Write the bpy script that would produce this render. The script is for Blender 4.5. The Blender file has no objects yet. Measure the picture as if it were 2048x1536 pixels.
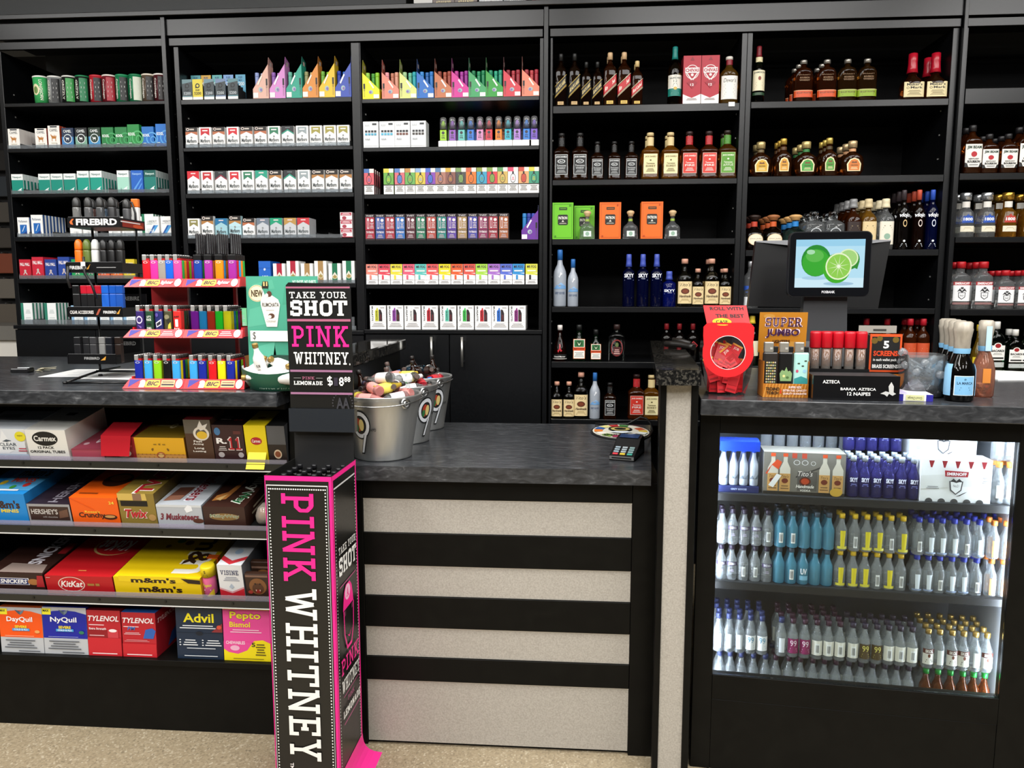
import bpy, math, random
from mathutils import Matrix, Vector
random.seed(7)
S = bpy.context.scene
COL = S.collection
R = math.radians
# ---------------------------------------------------------------- camera
cam = bpy.data.objects.new('camera', bpy.data.cameras.new('camera'))
COL.objects.link(cam)
cam.data.sensor_width = 36.0
cam.data.lens = 1535.0 / 2048.0 * 36.0
cam.data.clip_start = 0.05
cam.location = (0, 0, 1.40)
cam.rotation_euler = (R(90 - 6.9), 0, R(4.28))
S.camera = cam
# ---------------------------------------------------------------- view
S.view_settings.view_transform = 'Standard'
S.view_settings.look = 'None'
S.view_settings.gamma = 1.0
S.view_settings.use_curve_mapping = False
S.view_settings.exposure = 0.0
S.cycles.max_bounces = 10
S.cycles.diffuse_bounces = 3
S.cycles.glossy_bounces = 4
S.cycles.transmission_bounces = 8
S.cycles.transparent_max_bounces = 24
S.cycles.caustics_reflective = False
S.cycles.caustics_refractive = False
# ---------------------------------------------------------------- world and ceiling lamps
W = bpy.data.worlds.new('world'); S.world = W; W.use_nodes = True
W.node_tree.nodes['Background'].inputs[0].default_value = (0.95, 0.97, 1.0, 1)
W.node_tree.nodes['Background'].inputs[1].default_value = 0.06
def area(name, loc, sx, sy, power, rot=(0, 0, 0), col=(1, .99, .975)):
    l = bpy.data.lights.new(name, 'AREA'); l.shape = 'RECTANGLE'; l.size = sx; l.size_y = sy
    l.energy = power; l.color = col
    o = bpy.data.objects.new(name, l); COL.objects.link(o); o.location = loc; o.rotation_euler = rot
    return o
for yy, pw, sx in ((-1.7, 45, .6), (-.1, 47, .6), (1.5, 52, 1.7)):
    for xx in (-3.0, -1.0, 1.0, 3.0):
        area('ceiling_lamp', (xx, yy, 3.18), sx, 1.15, pw)
# ---------------------------------------------------------------- materials
_M = {}
def lin(h):
    h = h.lstrip('#')
    if len(h) == 3: h = ''.join(c * 2 for c in h)
    c = [int(h[i:i + 2], 16) / 255 for i in (0, 2, 4)]
    return [x / 12.92 if x <= .04045 else ((x + .055) / 1.055) ** 2.4 for x in c] + [1]
def newmat(name):
    m = bpy.data.materials.new(name); m.use_nodes = True
    nt = m.node_tree; b = nt.nodes['Principled BSDF']
    return m, nt, b
def C(h, rough=.45, metal=0.0):
    """plain printed / painted / plastic surface with a faint procedural grain"""
    k = ('c', h, rough, metal)
    if k in _M: return _M[k]
    m, nt, b = newmat('surface_' + h.strip('#'))
    b.inputs['Base Color'].default_value = lin(h)
    b.inputs['Metallic'].default_value = metal
    n = nt.nodes.new('ShaderNodeTexNoise'); n.inputs['Scale'].default_value = 60
    r = nt.nodes.new('ShaderNodeMapRange'); r.inputs[3].default_value = max(.02, rough - .05); r.inputs[4].default_value = rough + .05
    nt.links.new(n.outputs[0], r.inputs[0]); nt.links.new(r.outputs[0], b.inputs['Roughness'])
    _M[k] = m; return m
def EM(h, s=1.0):
    k = ('e', h, s)
    if k in _M: return _M[k]
    m, nt, b = newmat('lit_' + h)
    b.inputs['Base Color'].default_value = (0, 0, 0, 1); b.inputs['Roughness'].default_value = .3
    b.inputs['Emission Color'].default_value = lin(h); b.inputs['Emission Strength'].default_value = s
    _M[k] = m; return m
def GL(h='ffffff', tr=.35, rough=.02, ior=1.45, haze=0):
    """bottle glass with its liquid: refracting body, partly letting light straight through"""
    k = ('g', h, tr, rough, haze)
    if k in _M: return _M[k]
    m, nt, b = newmat('glass_' + h)
    b.inputs['Base Color'].default_value = lin(h); b.inputs['Transmission Weight'].default_value = 1 - haze
    b.inputs['Roughness'].default_value = rough; b.inputs['IOR'].default_value = ior
    t = nt.nodes.new('ShaderNodeBsdfTransparent'); t.inputs[0].default_value = lin(h)
    x = nt.nodes.new('ShaderNodeMixShader'); x.inputs[0].default_value = tr
    o = nt.nodes['Material Output']
    nt.links.new(b.outputs[0], x.inputs[1]); nt.links.new(t.outputs[0], x.inputs[2]); nt.links.new(x.outputs[0], o.inputs[0])
    _M[k] = m; return m
def CL(h='ffffff', refl=1.0, haze=.06):
    """thin clear plastic or sheet glass: see-through with a fresnel sheen and a little haze"""
    k = ('p', h, refl, haze)
    if k in _M: return _M[k]
    m, nt, b = newmat('clear_' + h)
    t = nt.nodes.new('ShaderNodeBsdfTransparent'); t.inputs[0].default_value = lin(h)
    g = nt.nodes.new('ShaderNodeBsdfGlossy'); g.inputs['Roughness'].default_value = .06
    d = nt.nodes.new('ShaderNodeBsdfDiffuse'); d.inputs[0].default_value = lin(h)
    f = nt.nodes.new('ShaderNodeFresnel'); f.inputs[0].default_value = 1.4
    mu = nt.nodes.new('ShaderNodeMath'); mu.operation = 'MULTIPLY'; mu.inputs[1].default_value = refl
    nt.links.new(f.outputs[0], mu.inputs[0])
    x = nt.nodes.new('ShaderNodeMixShader'); y = nt.nodes.new('ShaderNodeMixShader'); x.inputs[0].default_value = haze
    nt.links.new(t.outputs[0], x.inputs[1]); nt.links.new(d.outputs[0], x.inputs[2])
    nt.links.new(mu.outputs[0], y.inputs[0]); nt.links.new(x.outputs[0], y.inputs[1]); nt.links.new(g.outputs[0], y.inputs[2])
    nt.links.new(y.outputs[0], nt.nodes['Material Output'].inputs[0])
    _M[k] = m; return m
def noisy(name, stops, scale, rough, detail=6, stretch=(1, 1, 1), bump=0, metal=0, dist=0, tex='noise', spec=.5):
    m, nt, b = newmat(name)
    tc = nt.nodes.new('ShaderNodeTexCoord'); mp = nt.nodes.new('ShaderNodeMapping'); mp.inputs['Scale'].default_value = stretch
    nt.links.new(tc.outputs['Object'], mp.inputs[0])
    if tex == 'noise':
        n = nt.nodes.new('ShaderNodeTexNoise'); n.inputs['Scale'].default_value = scale; n.inputs['Detail'].default_value = detail; n.inputs['Distortion'].default_value = dist
        out = n.outputs[0]
    else:
        n = nt.nodes.new('ShaderNodeTexVoronoi'); n.inputs['Scale'].default_value = scale; out = n.outputs['Color']
    nt.links.new(mp.outputs[0], n.inputs['Vector'])
    r = nt.nodes.new('ShaderNodeValToRGB'); e = r.color_ramp.elements
    while len(e) > len(stops): e.remove(e[-1])
    while len(e) < len(stops): e.new(.5)
    for q, (p, h) in zip(e, stops): q.position = p; q.color = lin(h)
    nt.links.new(out, r.inputs[0]); nt.links.new(r.outputs[0], b.inputs['Base Color'])
    b.inputs['Roughness'].default_value = rough; b.inputs['Metallic'].default_value = metal
    b.inputs['Specular IOR Level'].default_value = spec
    if bump:
        u = nt.nodes.new('ShaderNodeBump'); u.inputs['Strength'].default_value = bump; u.inputs['Distance'].default_value = .002
        nt.links.new(out, u.inputs['Height']); nt.links.new(u.outputs[0], b.inputs['Normal'])
    return m
MEL = noisy('black_melamine', [(.3, '07080a'), (.7, '0d0e10')], 90, .30, stretch=(1, 1, 1), bump=.05, spec=.5)
MELI = noisy('black_back_panel', [(.3, '060607'), (.7, '0a0a0b')], 40, .6, spec=.15)
LAMB = noisy('black_laminate', [(.35, '070706'), (.7, '0c0c0a')], 14, .42, dist=1, spec=.16)
STONE = noisy('slate_laminate', [(.32, '232528'), (.48, '303235'), (.60, '3b3d40'), (.70, '505255'), (.8, '77787a')], 48, .26, detail=15, stretch=(.5, 1.7, 1.3), dist=.9, spec=.55)
GRAN = noisy('black_granite', [(.3, '060606'), (.52, '1b1a18'), (.62, '4a4741'), (.75, '171614')], 160, .06, detail=4, spec=.8)
GREYL = noisy('grey_linen_laminate', [(.3, '9c978e'), (.5, 'a8a39a'), (.7, 'b3aea5')], 230, .5, detail=3)
GALV = noisy('galvanized_steel', [(.3, 'a4a6a6'), (.7, 'c0c1bf')], 26, .34, stretch=(1, 1, .1), metal=.8)
CHROME = C('cfd0d2', .12, 1); STEEL = C('b9bab9', .28, 1); GOLDM = C('c7a14e', .3, 1)
BLK = C('0b0b0c', .35); BLKG = C('08080a', .12); BLKM = C('101011', .6); WHT = C('eeeeec', .5); WHTS = C('f2f1ee', .25)
# ---------------------------------------------------------------- mesh builder
class MB:
    def __init__(s): s.v = []; s.f = []; s.m = []; s.sm = []; s.mats = []; s.M = None
    def mi(s, m):
        if isinstance(m, str): m = C(m)
        if m not in s.mats: s.mats.append(m)
        return s.mats.index(m)
    def pts(s, ps):
        i = len(s.v)
        for p in ps:
            p = Vector(p)
            s.v.append(s.M @ p if s.M else p)
        return i
    def face(s, ps, m, sm=False):
        i = s.pts(ps); s.f.append(tuple(range(i, i + len(ps)))); s.m.append(s.mi(m)); s.sm.append(sm)
    def grid(s, rows, m, close=True, sm=True, cap0=True, cap1=True):
        """rows of equal length joined by quads"""
        n = len(rows[0]); i = s.pts([p for r in rows for p in r]); k = s.mi(m)
        for a in range(len(rows) - 1):
            for b in range(n if close else n - 1):
                c = (b + 1) % n
                s.f.append((i + a * n + b, i + a * n + c, i + (a + 1) * n + c, i + (a + 1) * n + b)); s.m.append(k); s.sm.append(sm)
        if close and cap0: s.f.append(tuple(i + b for b in range(n))[::-1]); s.m.append(k); s.sm.append(False)
        if close and cap1: s.f.append(tuple(i + (len(rows) - 1) * n + b for b in range(n))); s.m.append(k); s.sm.append(False)
    def box(s, x0, y0, z0, x1, y1, z1, m, bev=0):
        if bev:
            b = bev; k = lambda z, e: [(x0 + e, y0 + b, z), (x0 + b, y0 + e, z), (x1 - b, y0 + e, z), (x1 - e, y0 + b, z), (x1 - e, y1 - b, z), (x1 - b, y1 - e, z), (x0 + b, y1 - e, z), (x0 + e, y1 - b, z)]
            s.grid([k(z0, b * .6), k(z0 + b, 0), k(z1 - b, 0), k(z1, b * .6)], m, sm=False); return
        a = [(x0, y0), (x1, y0), (x1, y1), (x0, y1)]
        s.grid([[(x, y, z0) for x, y in a], [(x, y, z1) for x, y in a]], m, sm=False)
    def prism(s, poly, y0, y1, m):
        """outline in x,z pushed from y0 to y1"""
        s.grid([[(x, y0, z) for x, z in poly], [(x, y1, z) for x, z in poly]], m, sm=False)
    def prismz(s, poly, z0, z1, m):
        s.grid([[(x, y, z0) for x, y in poly], [(x, y, z1) for x, y in poly]], m, sm=False)
    def lathe(s, prof, m, n=18, c=(0, 0), sy=1, sq=2, sm=True, cap0=True, cap1=True):
        """prof: (radius, z[, squareness]) rings"""
        rows = []
        for q in prof:
            r, z = q[0], q[1]; e = q[2] if len(q) > 2 else sq; yy = q[3] if len(q) > 3 else sy
            row = []
            for k in range(n):
                t = 2 * math.pi * (k + .5) / n; ct, st = math.cos(t), math.sin(t)
                row.append((c[0] + r * math.copysign(abs(ct) ** (2 / e), ct), c[1] + r * yy * math.copysign(abs(st) ** (2 / e), st), z))
            rows.append(row)
        s.grid(rows, m, sm=sm, cap0=cap0, cap1=cap1)
    def tube(s, path, r, m, n=6):
        path = [Vector(p) for p in path]; rows = []
        for i, p in enumerate(path):
            d = (path[min(i + 1, len(path) - 1)] - path[max(i - 1, 0)]).normalized()
            up = Vector((0, 0, 1)) if abs(d.z) < .9 else Vector((1, 0, 0))
            a = d.cross(up).normalized(); b = d.cross(a)
            rows.append([p + (a * math.cos(2 * math.pi * k / n) + b * math.sin(2 * math.pi * k / n)) * r for k in range(n)])
        s.grid(rows, m)
    def build(s, name):
        me = bpy.data.meshes.new(name); me.from_pydata(s.v, [], s.f)
        for m in s.mats: me.materials.append(m)
        me.polygons.foreach_set('material_index', s.m); me.polygons.foreach_set('use_smooth', s.sm); me.update()
        return me
# ---------------------------------------------------------------- lettering
_T = {}
SL = {  # slab capitals as strokes x0,y0,x1,y1 on a unit-high cell; first number is the width
 'I': (.46, 'v.23', 'b0 .46', 't0 .46'), 'P': (.78, 'v.2', 'b0 .42', 't0 .5', (.2, .92, .52, .92), (.5, .93, .7, .78), (.68, .82, .68, .56), (.7, .6, .5, .44), (.52, .46, .2, .46)),
 'N': (.95, 'v.2', 'v.77', 'b0 .4', 't0 .3', 't.58 .95', (.2, .98, .77, .02)), 'K': (.92, 'v.2', 'b0 .42', 't0 .42', (.25, .42, .74, .96), (.4, .58, .78, .04), 't.55 .92', 'b.58 .96'),
 'W': (1.22, (.2, .95, .4, .03), (.4, .03, .61, .9), (.61, .9, .82, .03), (.82, .03, 1.02, .95), 't0 .42', 't.8 1.22'), 'H': (.92, 'v.2', 'v.72', 'b0 .4', 't0 .4', 'b.52 .92', 't.52 .92', (.2, .5, .72, .5)),
 'T': (.82, 'v.41', 'b.2 .62', 't0 .82', (.06, 1, .06, .7), (.76, 1, .76, .7)), 'E': (.76, 'v.2', 'b0 .76', 't0 .74', (.2, .5, .52, .5), (.69, 1, .69, .72), (.71, 0, .71, .3), (.5, .38, .5, .62)),
 'Y': (.9, (.45, 0, .45, .46), (.45, .42, .19, .95), (.45, .42, .71, .95), 'b.24 .66', 't0 .36', 't.54 .9'), 'S': (.74, (.14, .92, .6, .92), (.1, .93, .1, .55), (.1, .52, .64, .5), (.64, .5, .64, .08), (.6, .08, .12, .08), (.66, .98, .66, .68), (.08, .02, .08, .32)),
 'O': (.8, (.1, .2, .1, .8), (.7, .2, .7, .8), (.25, .92, .55, .92), (.25, .08, .55, .08), (.08, .77, .27, .94), (.53, .94, .72, .77), (.08, .23, .27, .06), (.53, .06, .72, .23)),
 'A': (.95, (.2, .02, .47, .96), (.75, .02, .48, .96), (.3, .32, .65, .32), 'b0 .38', 'b.57 .95'), 'U': (.9, (.2, .95, .2, .22), (.7, .95, .7, .22), (.18, .24, .34, .06), (.72, .24, .56, .06), (.3, .08, .6, .08), 't0 .4', 't.5 .9'),
 'R': (.88, 'v.2', 'b0 .42', 't0 .5', (.2, .92, .52, .92), (.5, .93, .7, .78), (.68, .82, .68, .58), (.7, .62, .5, .46), (.52, .48, .2, .48), (.48, .48, .72, .04), 'b.58 .92'),
 'L': (.74, 'v.2', 'b0 .74', 't0 .42', (.69, 0, .69, .34)), 'M': (1.1, 'v.2', 'v.9', 'b0 .38', 'b.72 1.1', 't0 .25', 't.85 1.1', (.2, .96, .55, .25), (.9, .96, .55, .25)),
 'V': (.92, (.2, .95, .46, .04), (.72, .95, .46, .04), 't0 .38', 't.54 .92'), 'D': (.82, 'v.2', 'b0 .5', 't0 .5', (.5, .93, .72, .75), (.7, .78, .7, .22), (.5, .07, .72, .25)), '8': (.7, (.1, .15, .1, .45), (.6, .15, .6, .45), (.12, .55, .12, .88), (.58, .55, .58, .88), (.15, .93, .55, .93), (.12, .5, .58, .5), (.15, .07, .55, .07)),
 '1': (.5, 'v.25', 'b0 .5', (.27, .93, .04, .74)), '$': (.7, (.14, .86, .58, .86), (.1, .86, .1, .55), (.1, .5, .6, .5), (.6, .5, .6, .14), (.58, .14, .1, .14), (.35, 1.05, .35, -.05)), ' ': (.45,), '.': (.3, (.12, .0, .12, .12))}
def slab(txt, t):
    V = []; F = []; x = 0
    def seg(a, b, c, d, th):
        dx, dy = c - a, d - b; L = math.hypot(dx, dy) or 1; nx, ny = -dy / L * th / 2, dx / L * th / 2; i = len(V)
        V.extend([(x + a + nx, b + ny), (x + a - nx, b - ny), (x + c - nx, d - ny), (x + c + nx, d + ny)]); F.append((i, i + 1, i + 2, i + 3))
    for ch in txt:
        g = SL.get(ch, SL[' '])
        for q in g[1:]:
            if isinstance(q, str):
                n = [float(z) for z in q[1:].split()]
                if q[0] == 'v': seg(n[0], 0, n[0], 1, t)
                else: y = .065 if q[0] == 'b' else .935; seg(n[0], y, n[1], y, .13)
            else: seg(*q, t * .92)
        x += g[0] + .14
    return V, F
def glyphs(txt, st=''):
    k = (txt, st)
    if k in _T: return _T[k]
    if ('s' in st or 'S' in st) and all(ch in SL for ch in txt): V, F = slab(txt, .24 if 'S' in st else .155)
    else:
        c = bpy.data.curves.new('lettering', 'FONT'); c.body = txt; c.size = 1; c.resolution_u = 2
        c.align_x = 'CENTER'; c.space_line = .8
        if 'b' in st or 's' in st: c.offset = .022
        if 'B' in st: c.offset = .036
        if 'i' in st: c.shear = .25
        o = bpy.data.objects.new('lettering', c); COL.objects.link(o)
        me = o.evaluated_get(bpy.context.evaluated_depsgraph_get()).to_mesh()
        V = [(v.co.x, v.co.y) for v in me.vertices]; F = [tuple(p.vertices) for p in me.polygons]
        bpy.data.objects.remove(o); bpy.data.curves.remove(c)
    xs = [v[0] for v in V] or [0, 1]; ys = [v[1] for v in V] or [0, 1]
    x0, y0 = min(xs), min(ys); w = max(xs) - x0 or 1; h = max(ys) - y0 or 1
    _T[k] = ([((a - x0) / w, (b - y0) / h) for a, b in V], F); return _T[k]
def cut(poly, a, b):
    """the slice of an outline between u=a and u=b"""
    for lim, sg in ((a, 1), (b, -1)):
        out = []
        for i in range(len(poly)):
            p, q = poly[i - 1], poly[i]; dp, dq = (p[0] - lim) * sg, (q[0] - lim) * sg
            if dp * dq < 0: f = dp / (dp - dq); out.append((lim, p[1] + f * (q[1] - p[1])))
            if dq >= 0: out.append(q)
        poly = out
        if len(poly) < 3: return []
    return poly
def poly_on(mb, fr, P, k, col, curved):
    if not curved: mb.face([fr(u, v, k) for u, v in P], col); return
    u0 = min(p[0] for p in P); u1 = max(p[0] for p in P); n = max(1, int(round((u1 - u0) * 14)))
    for i in range(n):
        c = cut(P, u0 + (u1 - u0) * i / n, u0 + (u1 - u0) * (i + 1) / n)
        if c: mb.face([fr(u, v, k) for u, v in c], col)
def shp(fr, curved, u0, v0, u1, v1):
    n = max(1, int(round((u1 - u0) * 16))) if curved else 1
    return [(u0 + (u1 - u0) * i / n, u0 + (u1 - u0) * (i + 1) / n) for i in range(n)]
def prints(mb, fr, items, curved=False, k0=.0004, dk=.00022):
    """draw a list of print items on a surface given by fr(u, v, lift)"""
    for i, it in enumerate(items):
        k = k0 + i * dk; t = it[0]; col = it[6] if t in 'tvcw' else it[5] if t == 'l' else it[-1]
        if t == 'r':
            for a, b in shp(fr, curved, *it[1:5]): mb.face([fr(a, it[2], k), fr(b, it[2], k), fr(b, it[4], k), fr(a, it[4], k)], col)
        elif t == 'e':
            poly_on(mb, fr, [(it[1] + it[3] * math.cos(q * math.pi / 12), it[2] + it[4] * math.sin(q * math.pi / 12)) for q in range(24)], k, col, curved)
        elif t == 'o':   # ring
            for q in range(24):
                a, b = q * math.pi / 12, (q + 1) * math.pi / 12; w = it[5]
                mb.face([fr(it[1] + it[3] * s * math.cos(g), it[2] + it[4] * s * math.sin(g), k) for s, g in ((1, a), (1, b), (w, b), (w, a))], col)
        elif t == 'p': poly_on(mb, fr, it[1], k, col, curved)
        elif t == 'l':
            n = it[6]
            for j in range(n):
                h = (it[4] - it[2]) / n; v = it[2] + h * (j + .25); e = ((j * 37) % 5) * .04 * (it[3] - it[1])
                mb.face([fr(it[1] + e, v, k), fr(it[3] - e, v, k), fr(it[3] - e, v + h * .42, k), fr(it[1] + e, v + h * .42, k)], col)
        elif t == 'd':
            n = it[5]; ru, rv = it[6], it[7]
            for j in range(n):
                cu = it[1] + (it[3] - it[1]) * j / (n - 1); cv = it[2] + (it[4] - it[2]) * j / (n - 1)
                mb.face([fr(cu + ru * math.cos(q * math.pi / 4), cv + rv * math.sin(q * math.pi / 4), k) for q in range(8)], col)
        elif t in 'tvcw':
            V, F = glyphs(it[1], it[7] if len(it) > 7 else ''); u0, v0, u1, v1 = it[2:6]
            T = {'t': lambda a, b: (a, b), 'v': lambda a, b: (b, 1 - a), 'c': lambda a, b: (1 - b, a), 'w': lambda a, b: (1 - a, 1 - b)}[t]
            sl_ = 4e-5 if len(F) * 4 == len(V) else 0      # overlapping strokes lie a hair apart
            P = [fr(u0 + (u1 - u0) * T(a, b)[0], v0 + (v1 - v0) * T(a, b)[1], k + sl_ * (q // 4)) for q, (a, b) in enumerate(V)]
            n = mb.pts(P); q = mb.mi(col)
            for f in F: mb.f.append(tuple(n + j for j in f)); mb.m.append(q); mb.sm.append(False)
def flat(o, U, V):
    o, U, V = Vector(o), Vector(U), Vector(V); N = U.cross(V).normalized()
    return lambda u, v, k: o + U * u + V * v + N * k
# ---------------------------------------------------------------- objects
def link(name, me, parent=None):
    o = bpy.data.objects.new(name, me); COL.objects.link(o)
    if parent: o.parent = parent
    return o
def tag(o, label, cat, group=None, kind=None):
    o['label'] = label; o['category'] = cat
    if group: o['group'] = group
    if kind: o['kind'] = kind
    return o
def struct(name, mb, label=None):
    o = link(name, mb.build(name)); o['kind'] = 'structure'
    if label: o['label'] = label
    return o
def put(kind, loc, label, cat, group=None, rz=0, rot=None):
    """kind = (name, mesh) or (name, [(part, mesh, [(sub, mesh)..])..]); makes one thing with its own part objects"""
    name, body = kind
    if isinstance(body, list):
        o = link(name, None)
        for p in body:
            c = link(p[0], p[1], o)
            if len(p) > 3: c['label'] = p[3]
            for q in (p[2] if len(p) > 2 and p[2] else ()): link(q[0], q[1], c)
    else: o = link(name, body)
    o.location = loc; o.rotation_euler = rot or (0, 0, rz)
    return tag(o, label, cat, group)
ORD = 'first second third fourth fifth sixth seventh eighth ninth tenth eleventh twelfth thirteenth fourteenth fifteenth sixteenth seventeenth eighteenth nineteenth twentieth twenty-first twenty-second twenty-third twenty-fourth'.split()
def boxmesh(w, d, h, body, front=(), top=(), right=(), left=(), topc=None, sidec=None, name='box', bev=0):
    """carton standing on z=0, front face at y=0 looking to -y, centred in x"""
    mb = MB(); mb.box(-w / 2, 0, 0, w / 2, d, h, body, bev)
    pr = list
    if topc: prints(mb, flat((-w / 2, 0, h), (w, 0, 0), (0, d, 0)), [('r', 0, 0, 1, 1, topc)], k0=.0002)
    if sidec:
        prints(mb, flat((w / 2, 0, 0), (0, d, 0), (0, 0, h)), [('r', 0, 0, 1, 1, sidec)], k0=.0002)
        prints(mb, flat((-w / 2, d, 0), (0, -d, 0), (0, 0, h)), [('r', 0, 0, 1, 1, sidec)], k0=.0002)
    prints(mb, flat((-w / 2, 0, 0), (w, 0, 0), (0, 0, h)), front)
    prints(mb, flat((-w / 2, 0, h), (w, 0, 0), (0, d, 0)), top)
    prints(mb, flat((w / 2, 0, 0), (0, d, 0), (0, 0, h)), right)
    prints(mb, flat((-w / 2, d, 0), (0, -d, 0), (0, 0, h)), left)
    return mb.build(name)
def BX(name, *a, **k): return (name, boxmesh(*a, name=name, **k))

# ================================================================ room shell
mb = MB(); mb.face([(-6, -3, 0), (5, -3, 0), (5, 6, 0), (-6, 6, 0)], noisy('speckled_concrete', [(.0, '3a3228'), (.12, '6f6350'), (.4, '93846a'), (.75, 'a3957b'), (.93, 'd0c6b0')], 190, .42, tex='voronoi'))
struct('floor', mb)
fl = bpy.data.materials['speckled_concrete'].node_tree
_n = fl.nodes.new('ShaderNodeTexNoise'); _n.inputs['Scale'].default_value = 5; _n.inputs['Detail'].default_value = 5
_r = fl.nodes.new('ShaderNodeValToRGB'); _r.color_ramp.elements[0].color = lin('7d6f57'); _r.color_ramp.elements[1].color = lin('aa9d84'); _r.color_ramp.elements[0].position = .3; _r.color_ramp.elements[1].position = .7
_x = fl.nodes.new('ShaderNodeMix'); _x.data_type = 'RGBA'; _x.inputs[0].default_value = .5
_b = fl.nodes['Principled BSDF']; _s = _b.inputs['Base Color'].links[0].from_socket
fl.links.new(_s, _x.inputs[6]); fl.links.new(_n.outputs[0], _r.inputs[0]); fl.links.new(_r.outputs[0], _x.inputs[7]); fl.links.new(_x.outputs[2], _b.inputs['Base Color'])
mb = MB(); mb.box(-6, -3, 3.2, 5, 6, 3.3, C('d4d4d0', .8)); struct('ceiling', mb)
mb = MB(); mb.box(-2.7, 3.93, 0, 3.4, 4.0, 3.2, C('232526', .7)); struct('wall_back', mb)
mb = MB(); mb.box(-6, 5.9, 0, -2.7, 6.0, 3.2, C('34312e', .8)); struct('wall_far', mb)
# soffit panel over the cigarette bays
mb = MB(); mb.box(-2.75, 3.55, 2.6225, -0.7388, 3.92, 3.19, C('3c3e3f', .55)); struct('trim_1', mb, 'dark grey soffit panel above the shelving')
# cornice strip that runs over every bay and the fascia boards under it
CORN = C('5a5c5e', .4)
mb = MB(); mb.box(-2.75, 3.41, 2.601, 2.9, 3.93, 2.621, MEL, .002); struct('trim_2', mb, 'black cornice board along the top of the shelving')
n = 3
for (x0, x1), wh in zip(((-2.70, -1.813), (-1.792, -0.121), (-0.1, 1.600), (1.617, 2.9)), ('the end bay', 'the pack and vape bays', 'the whiskey and register bays', 'the edge bay')):
    mb = MB(); mb.box(x0, 3.438, 2.524, x1, 3.458, 2.593, MEL, .001); struct('trim_%d' % n, mb, 'upper black fascia board over ' + wh); n += 1
    mb = MB(); mb.box(x0 + .006, 3.442, 2.482, x1 - .004, 3.458, 2.514, MEL, .001); struct('trim_%d' % n, mb, 'lower black fascia board over ' + wh); n += 1
for x0, x1, wh in ((-1.812, -1.793, 'end and pack bays'), (-.120, -.101, 'vape and whiskey bays'), (1.601, 1.616, 'register and edge bays')):
    mb = MB(); mb.box(x0, 3.425, 0, x1, 3.462, 2.600, MEL, .001); struct('trim_%d' % n, mb, 'black filler strip between the ' + wh); n += 1
# ================================================================ shelving bays
YF = 3.45                                   # front edge of the shelves
SH = {1: ((-2.584, -1.815), [(2.25, 2.235), (2.048, 2.033), (1.845, 1.832), (1.649, 1.630), (1.456, 1.437)]),
      2: ((-1.749, -.968), [(2.251, 2.231), (2.041, 2.026), (1.838, 1.82), (1.638, 1.617), (1.434, 1.416)]),
      3: ((-.923, -.139), [(2.240, 2.223), (2.032, 2.015), (1.829, 1.81), (1.627, 1.609), (1.43, 1.411)]),
      4: ((-.081, .714), [(2.196, 2.165), (1.883, 1.86), (1.628, 1.603), (1.33, 1.306), (1.084, 1.057), (.822, .797)]),
      5: ((.761, 1.571), [(2.199, 2.172), (1.889, 1.86), (1.577, 1.551), (1.325, 1.302), (1.07, 1.045)]),
      6: ((1.634, 2.44), [(2.237, 2.175), (1.893, 1.866), (1.628, 1.605), (1.322, 1.296), (1.055, 1.03)])}
POST = {1: (-2.606, -1.813), 2: (-1.772, -.929), 3: (-.929, -.121), 4: (-.093, .738), 5: (.738, 1.597), 6: (1.618, 2.47)}
WHAT = {1: 'black shelving bay of cigarettes and snuff at the wall end', 2: 'black shelving bay with the rows of white and red cigarette packs',
        3: 'black shelving bay of vape boxes above two cupboard doors', 4: 'black shelving bay of whiskey, tequila and vodka beside the vapes',
        5: 'black shelving bay behind the register screen', 6: 'black shelving bay with red capped vodka at the picture edge'}
def shelf_z(b, k): return SH[b][1][k][0] + .0006
for b in SH:
    (xa, xb), rows = SH[b]; pa, pb = POST[b]
    u = link('shelving_unit', None); u.location = (0, 0, 0); tag(u, WHAT[b], 'shelving', 'shelving bays along the back wall')
    base = rows[-1][0] - .21 if b <= 3 else .08
    zc = {1: 1.242, 2: 1.222, 3: 1.227}.get(b, 0)
    for s0, s1 in ((pa, xa - .0005), (xb + .0005, pb)):
        m = MB(); m.box(s0 + .0004, 3.4525, zc, s1 - .0004, 3.90, 2.48, MEL, .0012)
        for q in range(int((2.4 - zc) / .1)):           # shelf pin holes
            xx = s1 if s0 == pa else s0
            for yy in (3.52,): m.box(xx - .0012, yy - .003, zc + .06 + q * .1, xx + .0012, yy + .003, zc + .066 + q * .1, C('b9b9b4', .3, .6))
        link('side_panel', m.build('side_panel'), u)
    m = MB(); m.box(xa, 3.885, zc, xb, 3.90, 2.48, MELI); link('back_panel', m.build('back_panel'), u)
    for zt, zb in rows:
        m = MB(); m.box(xa + .0008, YF, zb, xb - .0008, 3.884, zt, MEL, .0012); link('shelf', m.build('shelf'), u)
    if b <= 3:
        m = MB(); m.box(pa + .0008, 3.452, 0.0, pb - .0008, 3.90, zc - .019, MEL); link('base_cabinet', m.build('base_cabinet'), u)
        m = MB(); m.box(pa + .0008, 3.425, zc - .018, pb - .0008, 3.90, zc - .0005, MEL, .0015); link('cabinet_top', m.build('cabinet_top'), u)
        hx = {1: [], 2: [], 3: [-.617, -.479]}[b]; mid = -.5405 if b == 3 else (pa + pb) / 2
        for k, (d0, d1) in enumerate(((pa + .004, mid - .0015), (mid + .0015, pb - .004))):
            m = MB(); m.box(d0, 3.432, .11, d1, 3.4515, zc - .022, MEL, .0015); d = link('door', m.build('door'), u)
            if hx:
                m = MB(); x = hx[k]; m.tube([(x, 3.40, 1.064), (x, 3.40, 1.197)], .006, C('c9c8c2', .3, .9), 10)
                for z in (1.083, 1.178): m.tube([(x, 3.40, z), (x, 3.432, z)], .004, STEEL, 8)
                link('handle', m.build('handle'), d)
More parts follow.
